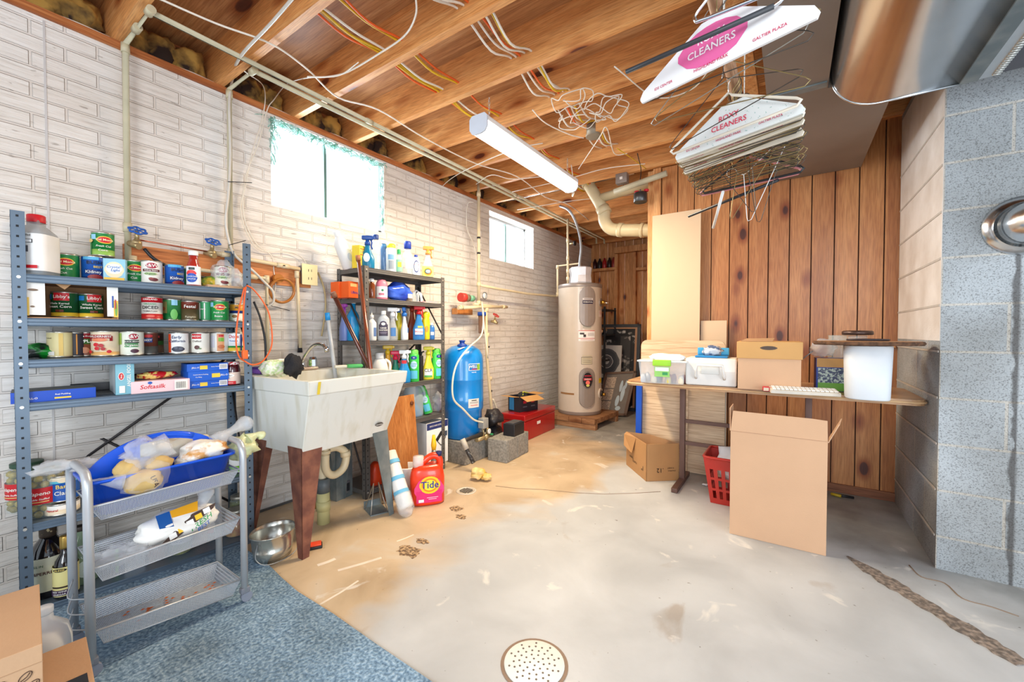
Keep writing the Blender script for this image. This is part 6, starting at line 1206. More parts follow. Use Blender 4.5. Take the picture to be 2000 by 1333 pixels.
# ================================================================== WATER HEATER
HW = mat('heater_enamel', (204, 192, 178), .28, var=.02, coat=.3); HG = mat('heater_trim', (150, 140, 134), .35, .2, var=.03)
HP = Vector((-2.135, 4.62, .125)); HR = .262
T = thing('wooden_platform', 'low wooden platform of stacked boards under the water heater', 'platform', (-2.10, 4.62, .0005), radians(-3))
for i in range(4): b = MB(); b.box((-.33+.165*i, -.33, .065), (-.33+.165*i+.160, .34, .122), M_PALLET, bev=.003); b.build('deck_board', T)
for y in (-.32, .26): b = MB(); b.box((-.33, y, 0), (.33, y+.06, .0645), M_PALLET, bev=.003); b.build('runner', T)
T = thing('water_heater', 'tall beige electric water heater standing on wooden platform', 'water heater', HP, radians(-50))
b = MB(); b.lathe([(HR-.004, 0, HG), (HR, .004, HG), (HR, .04, HW), (HR, 1.50, HW), (HR, 1.505, HG), (HR+.002, 1.508, HG), (HR+.002, 1.545, HG), (HR-.012, 1.553, HG), (.0001, 1.556, HG)], HW, n=56); bd = b.build('tank_shell', T)
def pill(z, hh, w, mt, off, name, parent, ang=0.):
    V = []; F = []; r = w/2; m = 8; P = []
    for i in range(m+1): a = pi*i/m; P.append((r*cos(a), hh/2-r+r*sin(a)))
    for i in range(m+1): a = pi+pi*i/m; P.append((r*cos(a), -hh/2+r+r*sin(a)))
    b = MB(); n = len(P)
    def ring_(s, o): return [((HR+o)*cos(ang+x*s/HR), (HR+o)*sin(ang+x*s/HR), z+(y if s == 1 else y-(1-s)*y*.08)) for x, y in P]
    vs = ring_(1, .0)+ring_(1, off*.7)+ring_(.92, off); o = len(vs); vs.append(((HR+off*1.05)*cos(ang), (HR+off*1.05)*sin(ang), z))
    fs = [(i, (i+1) % n, n+(i+1) % n, n+i) for i in range(n)]+[(n+i, n+(i+1) % n, 2*n+(i+1) % n, 2*n+i) for i in range(n)]
    hn = n//2   # bridge left and right halves of the front
    for i in range(m): fs.append((2*n+i, 2*n+i+1, 2*n+(n-1-(i+1))+0, 2*n+(n-1-i)))
    b.add(vs, fs, mt, False); return b.build(name, parent)
a1 = .06
for z, h_ in ((1.275, .50), (.33, .50)): pill(z, h_*.93, .185, HG, .022, 'access_cover', T, a1)
Rr = HR+.024
def hart(z, arts, name, ang=a1, r=Rr): q = MB(); [wrap(q, [(x+ar[4], y+ar[5]) for x, y in (ellipse2d(ar[2], ar[3]) if ar[0] == 'e' else rect2d(ar[2], ar[3]) if ar[0] == 'r' else text2d(ar[2], ar[3]))[0]], (ellipse2d(ar[2], ar[3]) if ar[0] == 'e' else rect2d(ar[2], ar[3]) if ar[0] == 'r' else text2d(ar[2], ar[3]))[1], flat(*ar[1]), r, ang, z, .002+.0014*i) for i, ar in enumerate(arts)]; return q.build(name, T)
hart(1.33, [('r', (214, 206, 204), .125, .022, 0, .03), ('r', (30, 24, 60), .125, .036, 0, -.006), ('t', WHT, 'WHIRLPOOL', .020, 0, -.006), ('r', (90, 80, 84), .09, .006, 0, .03)], 'brand_plate')
hart(.42, [('e', (34, 30, 36), .135, .20, 0, 0), ('e', (220, 210, 200), .125, .19, 0, 0), ('e', (34, 30, 36), .12, .184, 0, 0), ('r', (176, 40, 60), .10, .028, 0, .01), ('t', WHT, 'ENERGY', .02, 0, .01), ('e', (240, 120, 110), .05, .05, 0, -.03), ('e', (220, 214, 120), .04, .03, 0, -.062), ('r', (176, 40, 60), .08, .012, 0, .05)], 'energy_badge')
hart(.935, [('r', (244, 242, 240), .20, .125, 0, 0), ('r', (206, 50, 50), .20, .006, 0, .058), ('r', (206, 50, 50), .20, .004, 0, -.030), ('r', (60, 50, 50), .05, .02, -.06, .025), ('r', (60, 50, 50), .03, .03, -.03, .0), ('r', (170, 168, 168), .08, .004, .045, .030), ('r', (170, 168, 168), .08, .004, .045, .018), ('r', (170, 168, 168), .08, .004, .045, .006), ('r', (200, 120, 110), .15, .004, 0, -.045)], 'instruction_label', a1, HR)
hart(1.085, [('r', (178, 174, 160), .10, .13, 0, 0), ('r', (150, 146, 134), .08, .006, 0, .03), ('r', (150, 146, 134), .08, .006, 0, .01), ('r', (150, 146, 134), .08, .006, 0, -.01)], 'rating_label', a1, HR)
hart(.655, [('r', (60, 56, 50), .135, .085, 0, -.012), ('r', (196, 188, 164), .129, .079, 0, -.012), ('r', (150, 140, 120), .10, .004, 0, .01), ('r', (150, 140, 120), .10, .004, 0, -.01), ('r', (150, 140, 120), .10, .004, 0, -.03), ('r', (196, 186, 164), .11, .02, 0, .045)], 'wiring_label', a1, HR)
hart(.40, [('r', (240, 214, 40), .085, .055, 0, 0), ('r', (180, 150, 30), .06, .004, 0, .012), ('r', (180, 150, 30), .06, .004, 0, 0)], 'yellow_sticker', a1+.85, HR)
hart(1.195, [('r', (232, 222, 216), .10, .075, 0, 0), ('r', (206, 90, 80), .08, .004, 0, .02), ('r', (206, 90, 80), .08, .004, 0, 0)], 'valve_warning', a1+.85, HR)
def rad(z, ang, r0, r1, rr_, mt, name, par=None): b = MB(); b.cyl((r0*cos(ang), r0*sin(ang), z), (r1*cos(ang), r1*sin(ang), z), rr_, mt, n=20); return b.build(name, par or T)
v_ = rad(.245, a1+.87, HR-.01, HR+.012, .062, HW, 'valve_ring'); rad(.245, a1+.87, HR+.012, HR+.03, .034, DKMET, 'drain_valve', v_); rad(.235, a1+.87, HR+.03, HR+.06, .018, mat('brass', (206, 160, 70), .3, .9), 'brass_spout', v_)
v_ = rad(1.33, a1+.87, HR-.01, HR+.008, .05, HG, 'relief_port'); rad(1.33, a1+.87, HR+.008, HR+.05, .024, mat('brass', (206, 160, 70), .3, .9), 'relief_valve', v_); rad(1.325, a1+.95, HR+.03, HR+.09, .014, CHROME, 'relief_lever', v_)
b = MB(); V, F = rect2d(.20, .022); wrap(b, V, F, flat(150, 110, 70), HR, a1-.95, .25, .002); b.build('rust_mark', bd)
T = thing('insulation_wrap', 'crinkled white foil bundle resting on top of the water heater', 'insulation', HP+Vector((.02, -.02, 1.558))); b = MB(); b.lathe([(.13, 0), (.14, .02), (.13, .10), (.14, .19), (.13, .20), (.12, .15), (.10, .03), (.0001, .03)], mat('white_foil', (228, 228, 234), .3, .2, bump=1, bs=14), n=9, smooth=False); b.build('foil', T)
cpipe('heater_pipe', 'cream pipe with black handled valve dropping from ceiling onto the heater', [py(1109, 428, 4.5), py(1109, 556, 4.5)], .014, fits=[(py(1109, 470, 4.5), (0, 0, 1)), (py(1109, 505, 4.5), (0, 0, 1)), (py(1109, 530, 4.5), (0, 0, 1)), (py(1109, 545, 4.5), (0, 0, 1))])
T = thing('shutoff_valve', 'black wheel valve on the cream pipe above the heater', 'valve', py(1117, 476, 4.48)); b = MB(); b.cyl((-.03, 0, 0), (.03, 0, 0), .010, BRASS); b.build('valve_stem', T); b = MB(); b.cyl((.03, -.0, 0), (.045, -.0, 0), .03, BLACKP, n=12); b.build('handwheel', T)
cpipe('heater_pipe', 'cream supply pipe stepping up over the heater from the well pipe', [px(1086, 579, -2.40), px(1089, 579, -2.39), px(1089, 520, -2.39), HP+Vector((0.05, -.10, 1.80)), HP+Vector((.05, -.10, 1.565))], .013, fits=[(px(1089, 575, -2.39), (0, 0, 1)), (px(1089, 522, -2.39), (0, 0, 1))])
cable('grey flexible conduit arching from joists down to the heater top', [py(1093, 402, 4.1), py(1112, 412, 4.1), py(1127, 440, 4.2), py(1135, 480, 4.4), py(1132, 515, 4.5), py(1131, 552, 4.52)], .014, mat('flex_conduit', (176, 184, 192), .35, .4), n=10)
# picture frames and dark rack in the alcove
def artm(name, c1, c2, sc, lo=.5, hi=.56): return mat(name, c1, .3, vs=sc, col2=c2, lo=lo, hi=hi)
T = thing('picture_frame', 'large dark framed black and white floral picture leaning in the alcove', 'picture', (-2.03, 5.63, .002), radians(4))
Xp = plane((0, 0, 0), (1, 0, 0), (0, .13, 1)); H_ = 1.22
b = MB(); fm = mat('black_wood_frame', (42, 46, 52), .4)
for a, c in (((-.30, 0, 0), (.30, .045, .03)), ((-.30, H_-.045, 0), (.30, H_, .03)), ((-.30, 0, 0), (-.255, H_, .03)), ((.255, 0, 0), (.30, H_, .03))): b.box(a, c, fm, Xp)
b.build('frame', T)
b = MB()
for a, c in (((-.255, .045, .0), (-.235, H_-.045, .024)), ((.225, .045, 0), (.255, H_-.045, .024)), ((-.235, H_-.065, 0), (.225, H_-.045, .024))): b.box(a, c, mat('inner_frame', (176, 128, 90), .4), Xp)
b.build('inner_moulding', T)
b = MB(); b.box((-.235, .045, .004), (.225, H_-.065, .010), artm('black_white_plant_print', (28, 26, 28), (200, 196, 190), 7, .56, .64), Xp); pc = b.build('print', T)
b = MB(); b.box((.02, .45, .0105), (.16, 1.05, .012), artm('grey_trunk_print', (60, 58, 58), (170, 164, 158), 5), Xp); b.build('grey_panel', pc)
T = thing('picture_frame', 'square grey picture of concentric rings leaning on the large frame', 'picture', (-2.12, 5.50, .46), radians(3))
b = MB(); Xp = plane((0, 0, 0), (1, 0, 0), (0, .14, 1)); b.box((-.19, 0, 0), (.19, .46, .012), mat('ring_picture_ground', (176, 172, 168), .4), Xp); b.build('backing', T)
b = MB()
for r, c_ in ((.185, (70, 70, 74)), (.16, (52, 54, 60)), (.105, (60, 60, 64)), (.095, (196, 192, 188)), (.088, (80, 78, 80)), (.04, (190, 186, 180))): V, F = ellipse2d(r*2, r*2); onface(b, [(x-.02, y+.23) for x, y in V], F, flat(*c_), Xp, .013+.0008*(.2-r)*20)
b.build('ring_print', T)
T = thing('picture_frame', 'brown framed picture with white iris flower leaning lowest in the alcove', 'picture', (-1.95, 5.16, .001), radians(5))
Xp = plane((0, 0, 0), (1, 0, .10), (0.16, .30, 1)); H_ = .60; b = MB(); fm = mat('brown_picture_frame', (96, 72, 58), .4)
for a, c in (((-.20, 0, 0), (.22, .03, .022)), ((-.20, H_-.03, 0), (.22, H_, .022)), ((-.20, 0, 0), (-.17, H_, .022)), ((.18, 0, 0), (.22, H_, .022))): b.box(a, c, fm, Xp)
b.build('frame', T)
b = MB(); b.box((-.17, .03, .004), (.18, H_-.03, .008), mat('muted_print', (120, 112, 106), .25), Xp); pc = b.build('print', T)
b = MB()
for i in range(3): b.box((-.16, .05+.165*i, .0085), (-.03, .20+.165*i, .0095), mat('cream_text_block', (206, 184, 160), .5, vs=120, col2=(150, 130, 116), lo=.45, hi=.5), Xp)
for (x, y, w, h) in ((.06, .40, .04, .16), (.10, .30, .05, .22), (.05, .20, .05, .15), (.12, .42, .03, .12), (.08, .10, .07, .06)): V, F = ellipse2d(w, h); onface(b, [(q_+x, z_+y) for q_, z_ in V], F, flat(180, 196, 206), Xp, .0095)
b.build('flower', pc)
T = thing('steel_shelving_unit', 'narrow black steel rack half hidden behind the water heater', 'shelf', (-2.42, 5.35, .001), 0)
for x, y in ((0, 0), (.30, 0), (0, .40), (.30, .40)): b = MB(); b.box((x, y, 0), (x+.03, y+.004, 1.45), BLACKP); b.box((x, y, 0), (x+.004, y+.03, 1.45), BLACKP); b.build('post', T)
for z in (.25, .70, 1.05, 1.40): b = MB(); b.box((0.005, 0.005, z), (.325, .425, z+.02), DKMET); b.build('shelf_board', T)
T = thing('metal_pan', 'small steel pan on the black rack behind the heater', 'pan', (-2.20, 5.42, 1.0715)); b = MB(); b.lathe([(.0001, .003), (.085, .003), (.10, .07), (.103, .07), (.09, 0), (.0001, 0)], CHROME, n=24); b.build('pan_body', T)
for i, (x, c_) in enumerate(((-2.58, (60, 20, 24)), (-2.50, (40, 36, 40)), (-2.42, (170, 40, 40)), (-2.34, (50, 40, 36)), (-2.27, (150, 50, 44)))):
    b = MB(); b.lathe([(.033, 0), (.035, .004), (.035, .10), (.02, .13), (.012, .16), (.0001, .16)], flat(*c_, .3), n=16); tag(b.build('dark_bottle', None, (x, 6.14, 2.101)), ('leftmost dark red bottle', 'black bottle second from left', 'bright red bottle in the middle', 'brown bottle second from right', 'rightmost dull red bottle')[i]+' on the high alcove ledge', 'bottle', 'bottles on the alcove ledge')
# ================================================================== TABLE, BOARDS AND BOXES BY THE PINE WALL
TM_ = mat('brown_table_steel', (112, 86, 78), .45, .4, var=.05)
T = thing('folding_table', 'long wood laminate table with brown steel legs in front of the pine wall', 'table', (-.190, 3.075, 0), 0)
def rrect(hx, hy, r, n=6):
    out = []
    for cx, cy, a0 in ((hx-r, hy-r, 0), (-hx+r, hy-r, pi/2), (-hx+r, -hy+r, pi), (hx-r, -hy+r, 1.5*pi)):
        for i in range(n): a = a0+pi/2*i/(n-1); out.append((cx+r*cos(a), cy+r*sin(a)))
    return out
b = MB(); b.prism(rrect(.752, .285, .06), M_OAK, (.735, .765)); b.build('tabletop', T)
b = MB(); b.tube([(x, y, .750) for x, y in rrect(.754, .287, .06)], .0055, mat('tan_edge_band', (206, 168, 124), .4), 6, closed=True); b.build('edge_band', T)
for x in (-.455, .29):
    b = MB(); b.box((x-.018, .08, .02), (x+.018, .12, .735), TM_, bev=.003); lg = b.build('leg', T)
    b = MB(); b.box((x-.02, -.155, 0.001), (x+.02, .27, .032), TM_, bev=.003); b.build('foot', lg)
for z in (.28, .44):
    b = MB(); b.box((-.437, .09, z), (.272, .11, z+.026), TM_); b.build('crossbar', T)
def lean(name, label, cat, x0, x1, h, y0, tilt, t, mt, r=0., z0=.001, group=None, grooves=()):
    T = thing(name, label, cat, ((x0+x1)/2, y0, z0), 0, group); X = plane((0, 0, 0), (1, 0, 0), (0, tilt, 1)); w = (x1-x0)/2
    b = MB(); P = [(-w, 0), (w, 0), (w, h-r)]+([(w-r+r*cos(a), h-r+r*sin(a)) for a in [pi/2*i/5 for i in range(1, 6)]] if r else [(w, h)])+([(-w+r+r*cos(a), h-r+r*sin(a)) for a in [pi/2+pi/2*i/5 for i in range(0, 6)]] if r else [(-w, h)]); b.prism(P, mt, (0, t), X); bd = b.build('panel', T)
    for g in grooves: q = MB(); q.box((g-.002, .002, t), (g+.002, h-.01, t+.0008), flat(150, 122, 96), X); q.build('groove', bd)
    return T
lean('tall_board', 'tall smooth pale board standing on end against the pine wall', 'board', -.965, -.592, 2.07, 3.50, .012, .016, M_PALE)
lean('short_board', 'shorter pale board standing right of the tall board', 'board', -.588, -.405, 1.19, 3.515, .02, .012, M_PALE)
lean('grooved_panel', 'wide beige panel with vertical lines leaning under the table', 'board', -.93, -.395, .70, 3.475, .01, .010, mat('beige_panel', (212, 200, 178), .6), grooves=(.13, .25))
lean('table_leaf', 'light wooden leaf with rounded corners leaning behind the table goods', 'board', -1.03, -.40, 1.035, 3.44, .012, .018, M_PLYL, .05)
lean('plywood_sheet', 'light plywood sheet leaning under the left end of the table', 'board', -1.02, -.655, .66, 3.405, .03, .012, M_PLYL)
lean('blue_board', 'narrow edge of a bright blue board left of the plywood', 'board', -1.045, -1.0, .665, 3.37, .03, .03, flat(20, 80, 190))
# open cardboard box on the floor left of the table leg
A_, B_2, C_2 = Vector((-1.115, 3.33, 0)), Vector((-.865, 3.03, 0)), Vector((-.672, 3.19, 0)); D_2 = A_+C_2-B_2; D_2.y = min(D_2.y, 3.34)
T = thing('open_cardboard_box', 'open brown cardboard box with upside down print beside the left table leg', 'box', (0, 0, .001))
up = Vector((0, 0, .275)); cs_ = [A_, B_2, C_2, D_2]; t_ = .005; cen = (A_+C_2)/2; CB2 = mat('brown_box_card', (186, 140, 92), .7, var=.06, vs=4, bump=.2, bs=30)
for i in range(4):
    p, q = cs_[i], cs_[(i+1) % 4]; ins = (cen-(p+q)/2).normalized()*t_; b = MB()
    b.add([p, q, q+up, p+up, p+ins, q+ins, q+ins+up, p+ins+up], [(0, 1, 2, 3), (5, 4, 7, 6), (3, 2, 6, 7), (0, 4, 5, 1), (0, 3, 7, 4), (1, 5, 6, 2)], CB2 if i in (0, 1) else CARDIN); sd = b.build('side_panel', T)
    if i in (0, 1):
        X = plane((p+q)/2+Vector((0, 0, .06))-ins.normalized()*.001, (p-q) if False else (q-p), (0, 0, 1)); X2 = plane((p+q)/2+Vector((0, 0, .06))-ins.normalized()*.001, (p-q), (0, 0, -1))
        b = MB()
        for s_, sz, dx, dy in ((('1"', .05, -.13, -.02), ('PLASTIC', .022, .02, -.02), ('TUBING', .022, .08, -.04)) if i == 0 else (('.12', .045, .02, -.02), ('R SHEET', .014, -.06, -.035), ('STRAPPING', .012, -.07, -.015))):
            V, F = text2d(s_, sz); onface(b, [(x+dx, y+dy) for x, y in V], F, flat(60, 44, 34), X2, .001)
        b.build('print', sd)
b = MB(); b.add([v+Vector((0, 0, .002)) for v in cs_], [(0, 1, 2, 3)], CARDIN); b.build('bottom_panel', T)
b = MB(); n_ = (A_-cen).normalized(); p, q = A_+up, B_2+up; m_ = (q-p); ou = Vector((m_.y, -m_.x, 0)).normalized(); b.add([p, p+m_*.5, p+m_*.42+ou*.02-Vector((0, 0, .13)), p+m_*.12+ou*.04-Vector((0, 0, .10)), p+m_*.0+ou*.02-Vector((0, 0, .02))], [(0, 4, 3, 2, 1)], CB2); b.build('torn_flap', T)
# tall folded carton
T = thing('large_carton', 'large plain cardboard carton standing upright in front of the table', 'box', (-.0525, 2.505, .001), radians(1.3)); CL2 = mat('light_cardboard', (206, 166, 132), .85, var=.03, vs=5, bump=.12, bs=160)
b = MB(); Wd, Dp, Hh = .42, .24, .565
for a, c in (((-Wd/2, 0, 0), (Wd/2, .004, Hh)), ((-Wd/2, Dp-.004, 0), (Wd/2, Dp, Hh)), ((-Wd/2, .004, 0), (-Wd/2+.004, Dp-.004, Hh)), ((Wd/2-.004, .004, 0), (Wd/2, Dp-.004, Hh)), ((-Wd/2+.004, .004, 0), (Wd/2-.004, Dp-.004, .004))): b.box(a, c, CL2)
b.build('box_body', T)
b = MB(); b.prism([(-Wd/2, 0), (Wd/2, 0), (Wd/2-.002, .10), (Wd/2-.06, .104), (-Wd/2+.01, .108)], CL2, .004, plane((0, .004, Hh), (1, 0, 0), (0, .05, 1))); b.build('front_flap', T)
b = MB(); b.prism([(0, 0), (Dp*.6, 0), (Dp*.5, .115), (.02, .10)], CL2, .004, plane((Wd/2, 0, Hh-.005), (.12, 1, 0), (.42, .08, .9))); b.build('side_flap', T)
b = MB(); b.prism([(0, 0), (Dp, 0), (Dp-.02, .12), (.03, .115)], CL2, .004, plane((-Wd/2, Dp, Hh), (0, -1, 0), (-.03, 0, 1))); b.build('side_flap', T)
b = MB(); b.box((-Wd/2+.002, -.0006, Hh-.002), (Wd/2-.002, .0, Hh), flat(176, 134, 102)); b.build('crease', T)
# laundry basket
RB = mat('basket_red', (190, 48, 38), .35, var=.03, coat=.2)
T = thing('laundry_basket', 'red plastic laundry basket with holes half behind the large carton', 'basket', (-.275, 3.0, .001), 0)
b = MB(); hz = .30; w0, w1, d0, d1 = .135, .175, .11, .145
def bq(z): t = z/hz; return w0+(w1-w0)*t, d0+(d1-d0)*t
cols = {'x': 8, 'y': 7}
def wall_(f, span, nc):
    zs_ = [0, .035, .085, .10, .155, .17, .225, .27, hz]
    for r_ in range(len(zs_)-1):
        za, zb = zs_[r_], zs_[r_+1]
        for c_ in range(nc*2+1):
            u0, u1 = -1+2*c_/(nc*2+1), -1+2*(c_+1)/(nc*2+1)
            if c_ % 2 == 1 and r_ in (1, 3, 5): continue
            P = [f(u0, za), f(u1, za), f(u1, zb), f(u0, zb)]; b.add(P, [(0, 1, 2, 3)], RB)
wall_(lambda u, z: (u*bq(z)[0], -bq(z)[1], z), w0, 7); wall_(lambda u, z: (u*bq(z)[0], bq(z)[1], z), w0, 7)
wall_(lambda u, z: (-bq(z)[0], u*bq(z)[1], z), d0, 6); wall_(lambda u, z: (bq(z)[0], u*bq(z)[1], z), d0, 6)
b.box((-w0, -d0, 0), (w0, d0, .004), RB); bk = b.build('basket_body', T); sm = bk.modifiers.new('s', 'SOLIDIFY'); sm.thickness = .004
b = MB(); b.tube([(x, y, hz) for x, y in rrect(w1+.004, d1+.004, .03)], .009, RB, 8, closed=True); b.build('rim', T)
b = MB(); b.blob((-.275, 3.0, .245), .12, mat('white_cloth', (226, 228, 232), .9, bump=.8, bs=14), 4, .25, 3, (1.05, .85, .95)); tag(b.build('laundry'), 'white cloth heaped in the red laundry basket', 'cloth')
_n0 = set(o.name for o in C.objects)
# goods on the table
TZ = .7665
T = thing('storage_bin', 'clear storage bin with lime green latch and label on left end of table', 'box', (-0.6929, 2.8179, TZ), radians(4)); CBn = mat('clear_bin', (226, 232, 236), .15, alpha=.38)
b = MB(); sq_ = [(-.155, -.10), (.155, -.10), (.155, .10), (-.155, .10)]; sc = lambda s: [(x*s, y*s) for x, y in sq_]
lo, hi = [(x*.9, y*.9, .001) for x, y in sq_], [(x, y, .15) for x, y in sq_]; b.add(lo+hi, [(3, 2, 1, 0), (0, 1, 5, 4), (1, 2, 6, 5), (2, 3, 7, 6), (3, 0, 4, 7)], CBn); b.build('bin_body', T)
b = MB(); b.box((-.165, -.11, .15), (.165, .11, .162), mat('milky_lid', (226, 228, 226), .3, alpha=.85), bev=.004); b.build('lid', T)
b = MB(); b.box((-.055, -.125, .125), (.065, -.105, .168), flat(150, 206, 50), bev=.006); b.build('latch', T)
b = MB(); art(b, [('r', (150, 206, 110), .10, .07, 0, 0), ('r', (240, 244, 240), .09, .026, 0, .018), ('r', (60, 150, 90), .035, .02, .02, -.012)], None, plane((.005, -.101, .085), (1, 0, 0), (0, -.08, 1)), base=.004); b.build('product_label', T)
random.seed(9)
for i in range(16):
    c_ = random.choice([(60, 70, 90), (190, 60, 70), (226, 214, 190), (200, 200, 206), (120, 130, 140), (170, 90, 100), (210, 190, 90)])
    x, y = -.12+.08*(i % 4)+random.uniform(-.01, .01), -.065+.045*(i//4); b = MB(); b.lathe([(.016, 0), (.018, .01), (.018, .03), (.01, .05), (.0001, .05)], flat(*c_), n=12); o = b.build('paint_bottle', None, Vector((-0.6929, 2.8179, TZ+0.0037))+Vector((x, y, 0))); tag(o, 'small craft paint bottle inside the clear storage bin', 'bottle', 'craft bottles in the clear bin')
b = MB(); b.blob((-0.6696, 2.8272, TZ+0.1655), .09, mat('white_doily', (240, 240, 240), .9, bump=1, bs=60), 3, .25, 3, (1.35, .7, .28)); tag(b.build('doily'), 'crumpled white lace doily on top of the clear storage bin', 'doily')
T = thing('cooler', 'small white lunch cooler with blue inner lid on the table', 'cooler', (-0.4139, 2.8970, TZ), radians(3)); WC_ = mat('cooler_white', (222, 220, 216), .35, var=.02)
b = MB(); b.prism([(-.115, 0), (.115, 0), (.125, .10), (.105, .185), (-.105, .185), (-.125, .10)], WC_, (-.155, .155), Matrix(((0, 0, 1, 0), (1, 0, 0, 0), (0, 1, 0, 0), (0, 0, 0, 1)))); bd = b.build('body', T); mv = bd.modifiers.new('b', 'BEVEL'); mv.width = .012; mv.segments = 3
b = MB(); b.tube([(-.085, -.128, .05), (-.085, -.150, .07), (-.075, -.160, .14), (.075, -.160, .14), (.085, -.150, .07), (.085, -.128, .05)], .009, WC_, 8); b.build('handle', T)
b = MB(); b.box((-.055, -.1345, .08), (.055, -.124, .13), flat(206, 206, 202), bev=.003); b.build('recess', T)
b = MB(); b.box((-.10, -.085, .186), (.10, .09, .200), flat(40, 130, 190), bev=.006); b.box((-.10, .06, .2), (.10, .09, .25), flat(70, 170, 220), bev=.006); b.build('blue_lid', T)
b = MB(); b.cyl((.1555, 0, .09), (.159, 0, .09), .018, flat(226, 150, 150), n=16); b.build('side_badge', T)
b = MB(); b.blob((-0.4092, 2.8737, TZ+0.2158), .05, mat('craft_bag_film', (220, 226, 232), .2, col2=(90, 110, 150), vs=30, lo=.5, hi=.6, alpha=.85, bump=.8, bs=24), 5, .35, 3, (1.1, .9, .7)); tag(b.build('craft_bag'), 'clear bag of small blue and grey items on the cooler', 'bag')
T = thing('cardboard_box', 'tan cardboard box with hand hole and overhanging orange lid on the table', 'box', (-0.1070, 2.9156, TZ), radians(2))
b = MB(); b.box((-.165, -.17, 0), (.165, .17, .235), CL2, bev=.002); b.build('box_body', T)
b = MB(); b.box((-.172, -.178, .195), (.172, .175, .30), CARDO, bev=.003); b.build('lid', T)
b = MB(); X = plane((0, -.1785, .262), (1, 0, 0), (0, 0, 1)); V, F = ellipse2d(.09, .024); onface(b, V, F, flat(70, 50, 36), X); b.build('hand_hole', T)
b = MB(); b.prism([(-.15, 0), (.02, 0), (.03, .06), (-.12, .05)], CARDIN, .004, plane((0, -.17, .301), (1, 0, 0), (0, .9, .28))); b.build('lid_flap', T)
T = thing('keyboard', 'beige computer style keyboard lying along the front of the table', 'keyboard', (0.0605, 2.7296, TZ), radians(8))
b = MB(); b.prism([(-.06, 0), (.06, 0), (.06, .018), (-.06, .030)], mat('keyboard_beige', (206, 198, 184), .5), (-.165, .165), Matrix(((0, 0, 1, 0), (-1, 0, 0, 0), (0, 1, 0, 0), (0, 0, 0, 1)))); b.build('case', T)
b = MB()
for r_ in range(4):
    for c_ in range(15): b.box((-.155+.021*c_, -.045+.024*r_, .021+.0024*r_), (-.155+.021*c_+.017, -.045+.024*r_+.019, .027+.0024*r_), flat(236, 234, 228))
b.build('key_rows', T)['kind'] = 'stuff'
T = thing('red_packet', 'small red and cream packet at left end of keyboard', 'packet', (-0.1042, 2.7482, TZ), .2); b = MB(); b.box((-.025, -.04, 0), (.03, .05, .026), flat(200, 60, 70), bev=.003); b.build('packet_body', T); b = MB(); b.box((-.027, -.0405, .004), (.0, -.0400, .022), flat(240, 226, 200)); b.build('cream_panel', T)
T = thing('blue_box', 'blue and brown box with pebble picture behind the white bin', 'box', (0.2000, 2.9760, TZ), radians(4)); 
b = MB(); b.box((-.085, -.05, 0), (.085, .05, .20), flat(30, 60, 150), bev=.002); b.build('box_body', T)
b = MB(); b.box((-.082, -.0515, .145), (.085, -.0505, .20), CARDO); b.box((-.075, -.0515, 0.002), (.085, -.0505, .05), flat(110, 170, 60)); b.box((-.075, -.0515, .05), (.085, -.0505, .14), mat('pebble_picture', (70, 80, 110), .5, vs=90, col2=(190, 206, 196), lo=.45, hi=.55)); b.build('picture_panel', T)
b = MB(); b.blob((0.1581, 2.9760, TZ+0.2437), .06, CLEARB, 5, .3, 3, (1, .7, .9)); tag(b.build('plastic_bag'), 'clear plastic bag sticking out above the blue box', 'bag')
for i, (x, y) in enumerate(((.228, 3.04), (.312, 2.995))):
    T = thing('glass_jar', ('left clear glass jar standing behind the round board', 'right clear glass jar under the dark lid')[i], 'jar', (x, y, TZ), 0, 'glass jars behind the round board')
    b = MB(); b.lathe([(.0001, .004), (.045, .004), (.048, .02), (.048, .30), (.044, .33), (.046, .34), (.049, .34), (.047, .33), (.051, .30), (.051, .02), (.046, 0), (.0001, 0)], GLASSC, n=24); b.build('jar_body', T)
b = MB(); b.lathe([(.065, 0), (.07, .004), (.07, .018), (.064, .024), (.0001, .026)], mat('dark_tin_lid', (84, 66, 60), .35, .6), n=28); tag(b.build('jar_lid', None, (0.3116, 2.9946, TZ+0.3181)), 'dark brown round lid on the right glass jar', 'lid')
T = thing('paper_towel_bin', 'white rounded plastic bin holding up the round board at table end', 'bin', (0.3208, 2.6970, TZ), 0); 
b = MB(); b.lathe([(.0001, 0), (.088, 0), (.092, .006), (.100, .285), (.0001, .286)], mat('bin_white', (214, 218, 222), .45, var=.02), n=40, se=2.9, sx=1.02, sy=.85); b.build('bin_body', T)
T = thing('round_board', 'round brown wood board with bark edge balanced on the white bin', 'board', (0.3208, 2.7482, TZ+0.2678), 0)
b = MB(); pts = []; random.seed(3)
for i in range(48): a = 2*pi*i/48; r = .225*(1+.012*sin(5*a)+random.uniform(-.006, .006)); pts.append((r*cos(a), r*.72*sin(a)))
b.prism(pts, m_wood('slice_wood', (150, 104, 66), (186, 138, 94), (204, 160, 118), 'x', 1., False), (.002, .022)); b.build('wood_slice', T)
b = MB(); b.tube([(x*1.005, y*1.005, .011) for x, y in pts], .0115, mat('bark_edge', (74, 52, 38), .9, bump=1, bs=80, vs=50, col2=(112, 78, 54)), 6, closed=True); b.build('bark', T)
b = MB(); b.lathe([(.07, 0), (.075, .004), (.07, .010), (.0001, .012)], flat(60, 50, 52), n=24, sx=1.2, sy=.7); tag(b.build('dark_coaster', None, (0.3348, 2.8179, TZ+0.2892)), 'dark flat disc lying on the round board', 'disc')
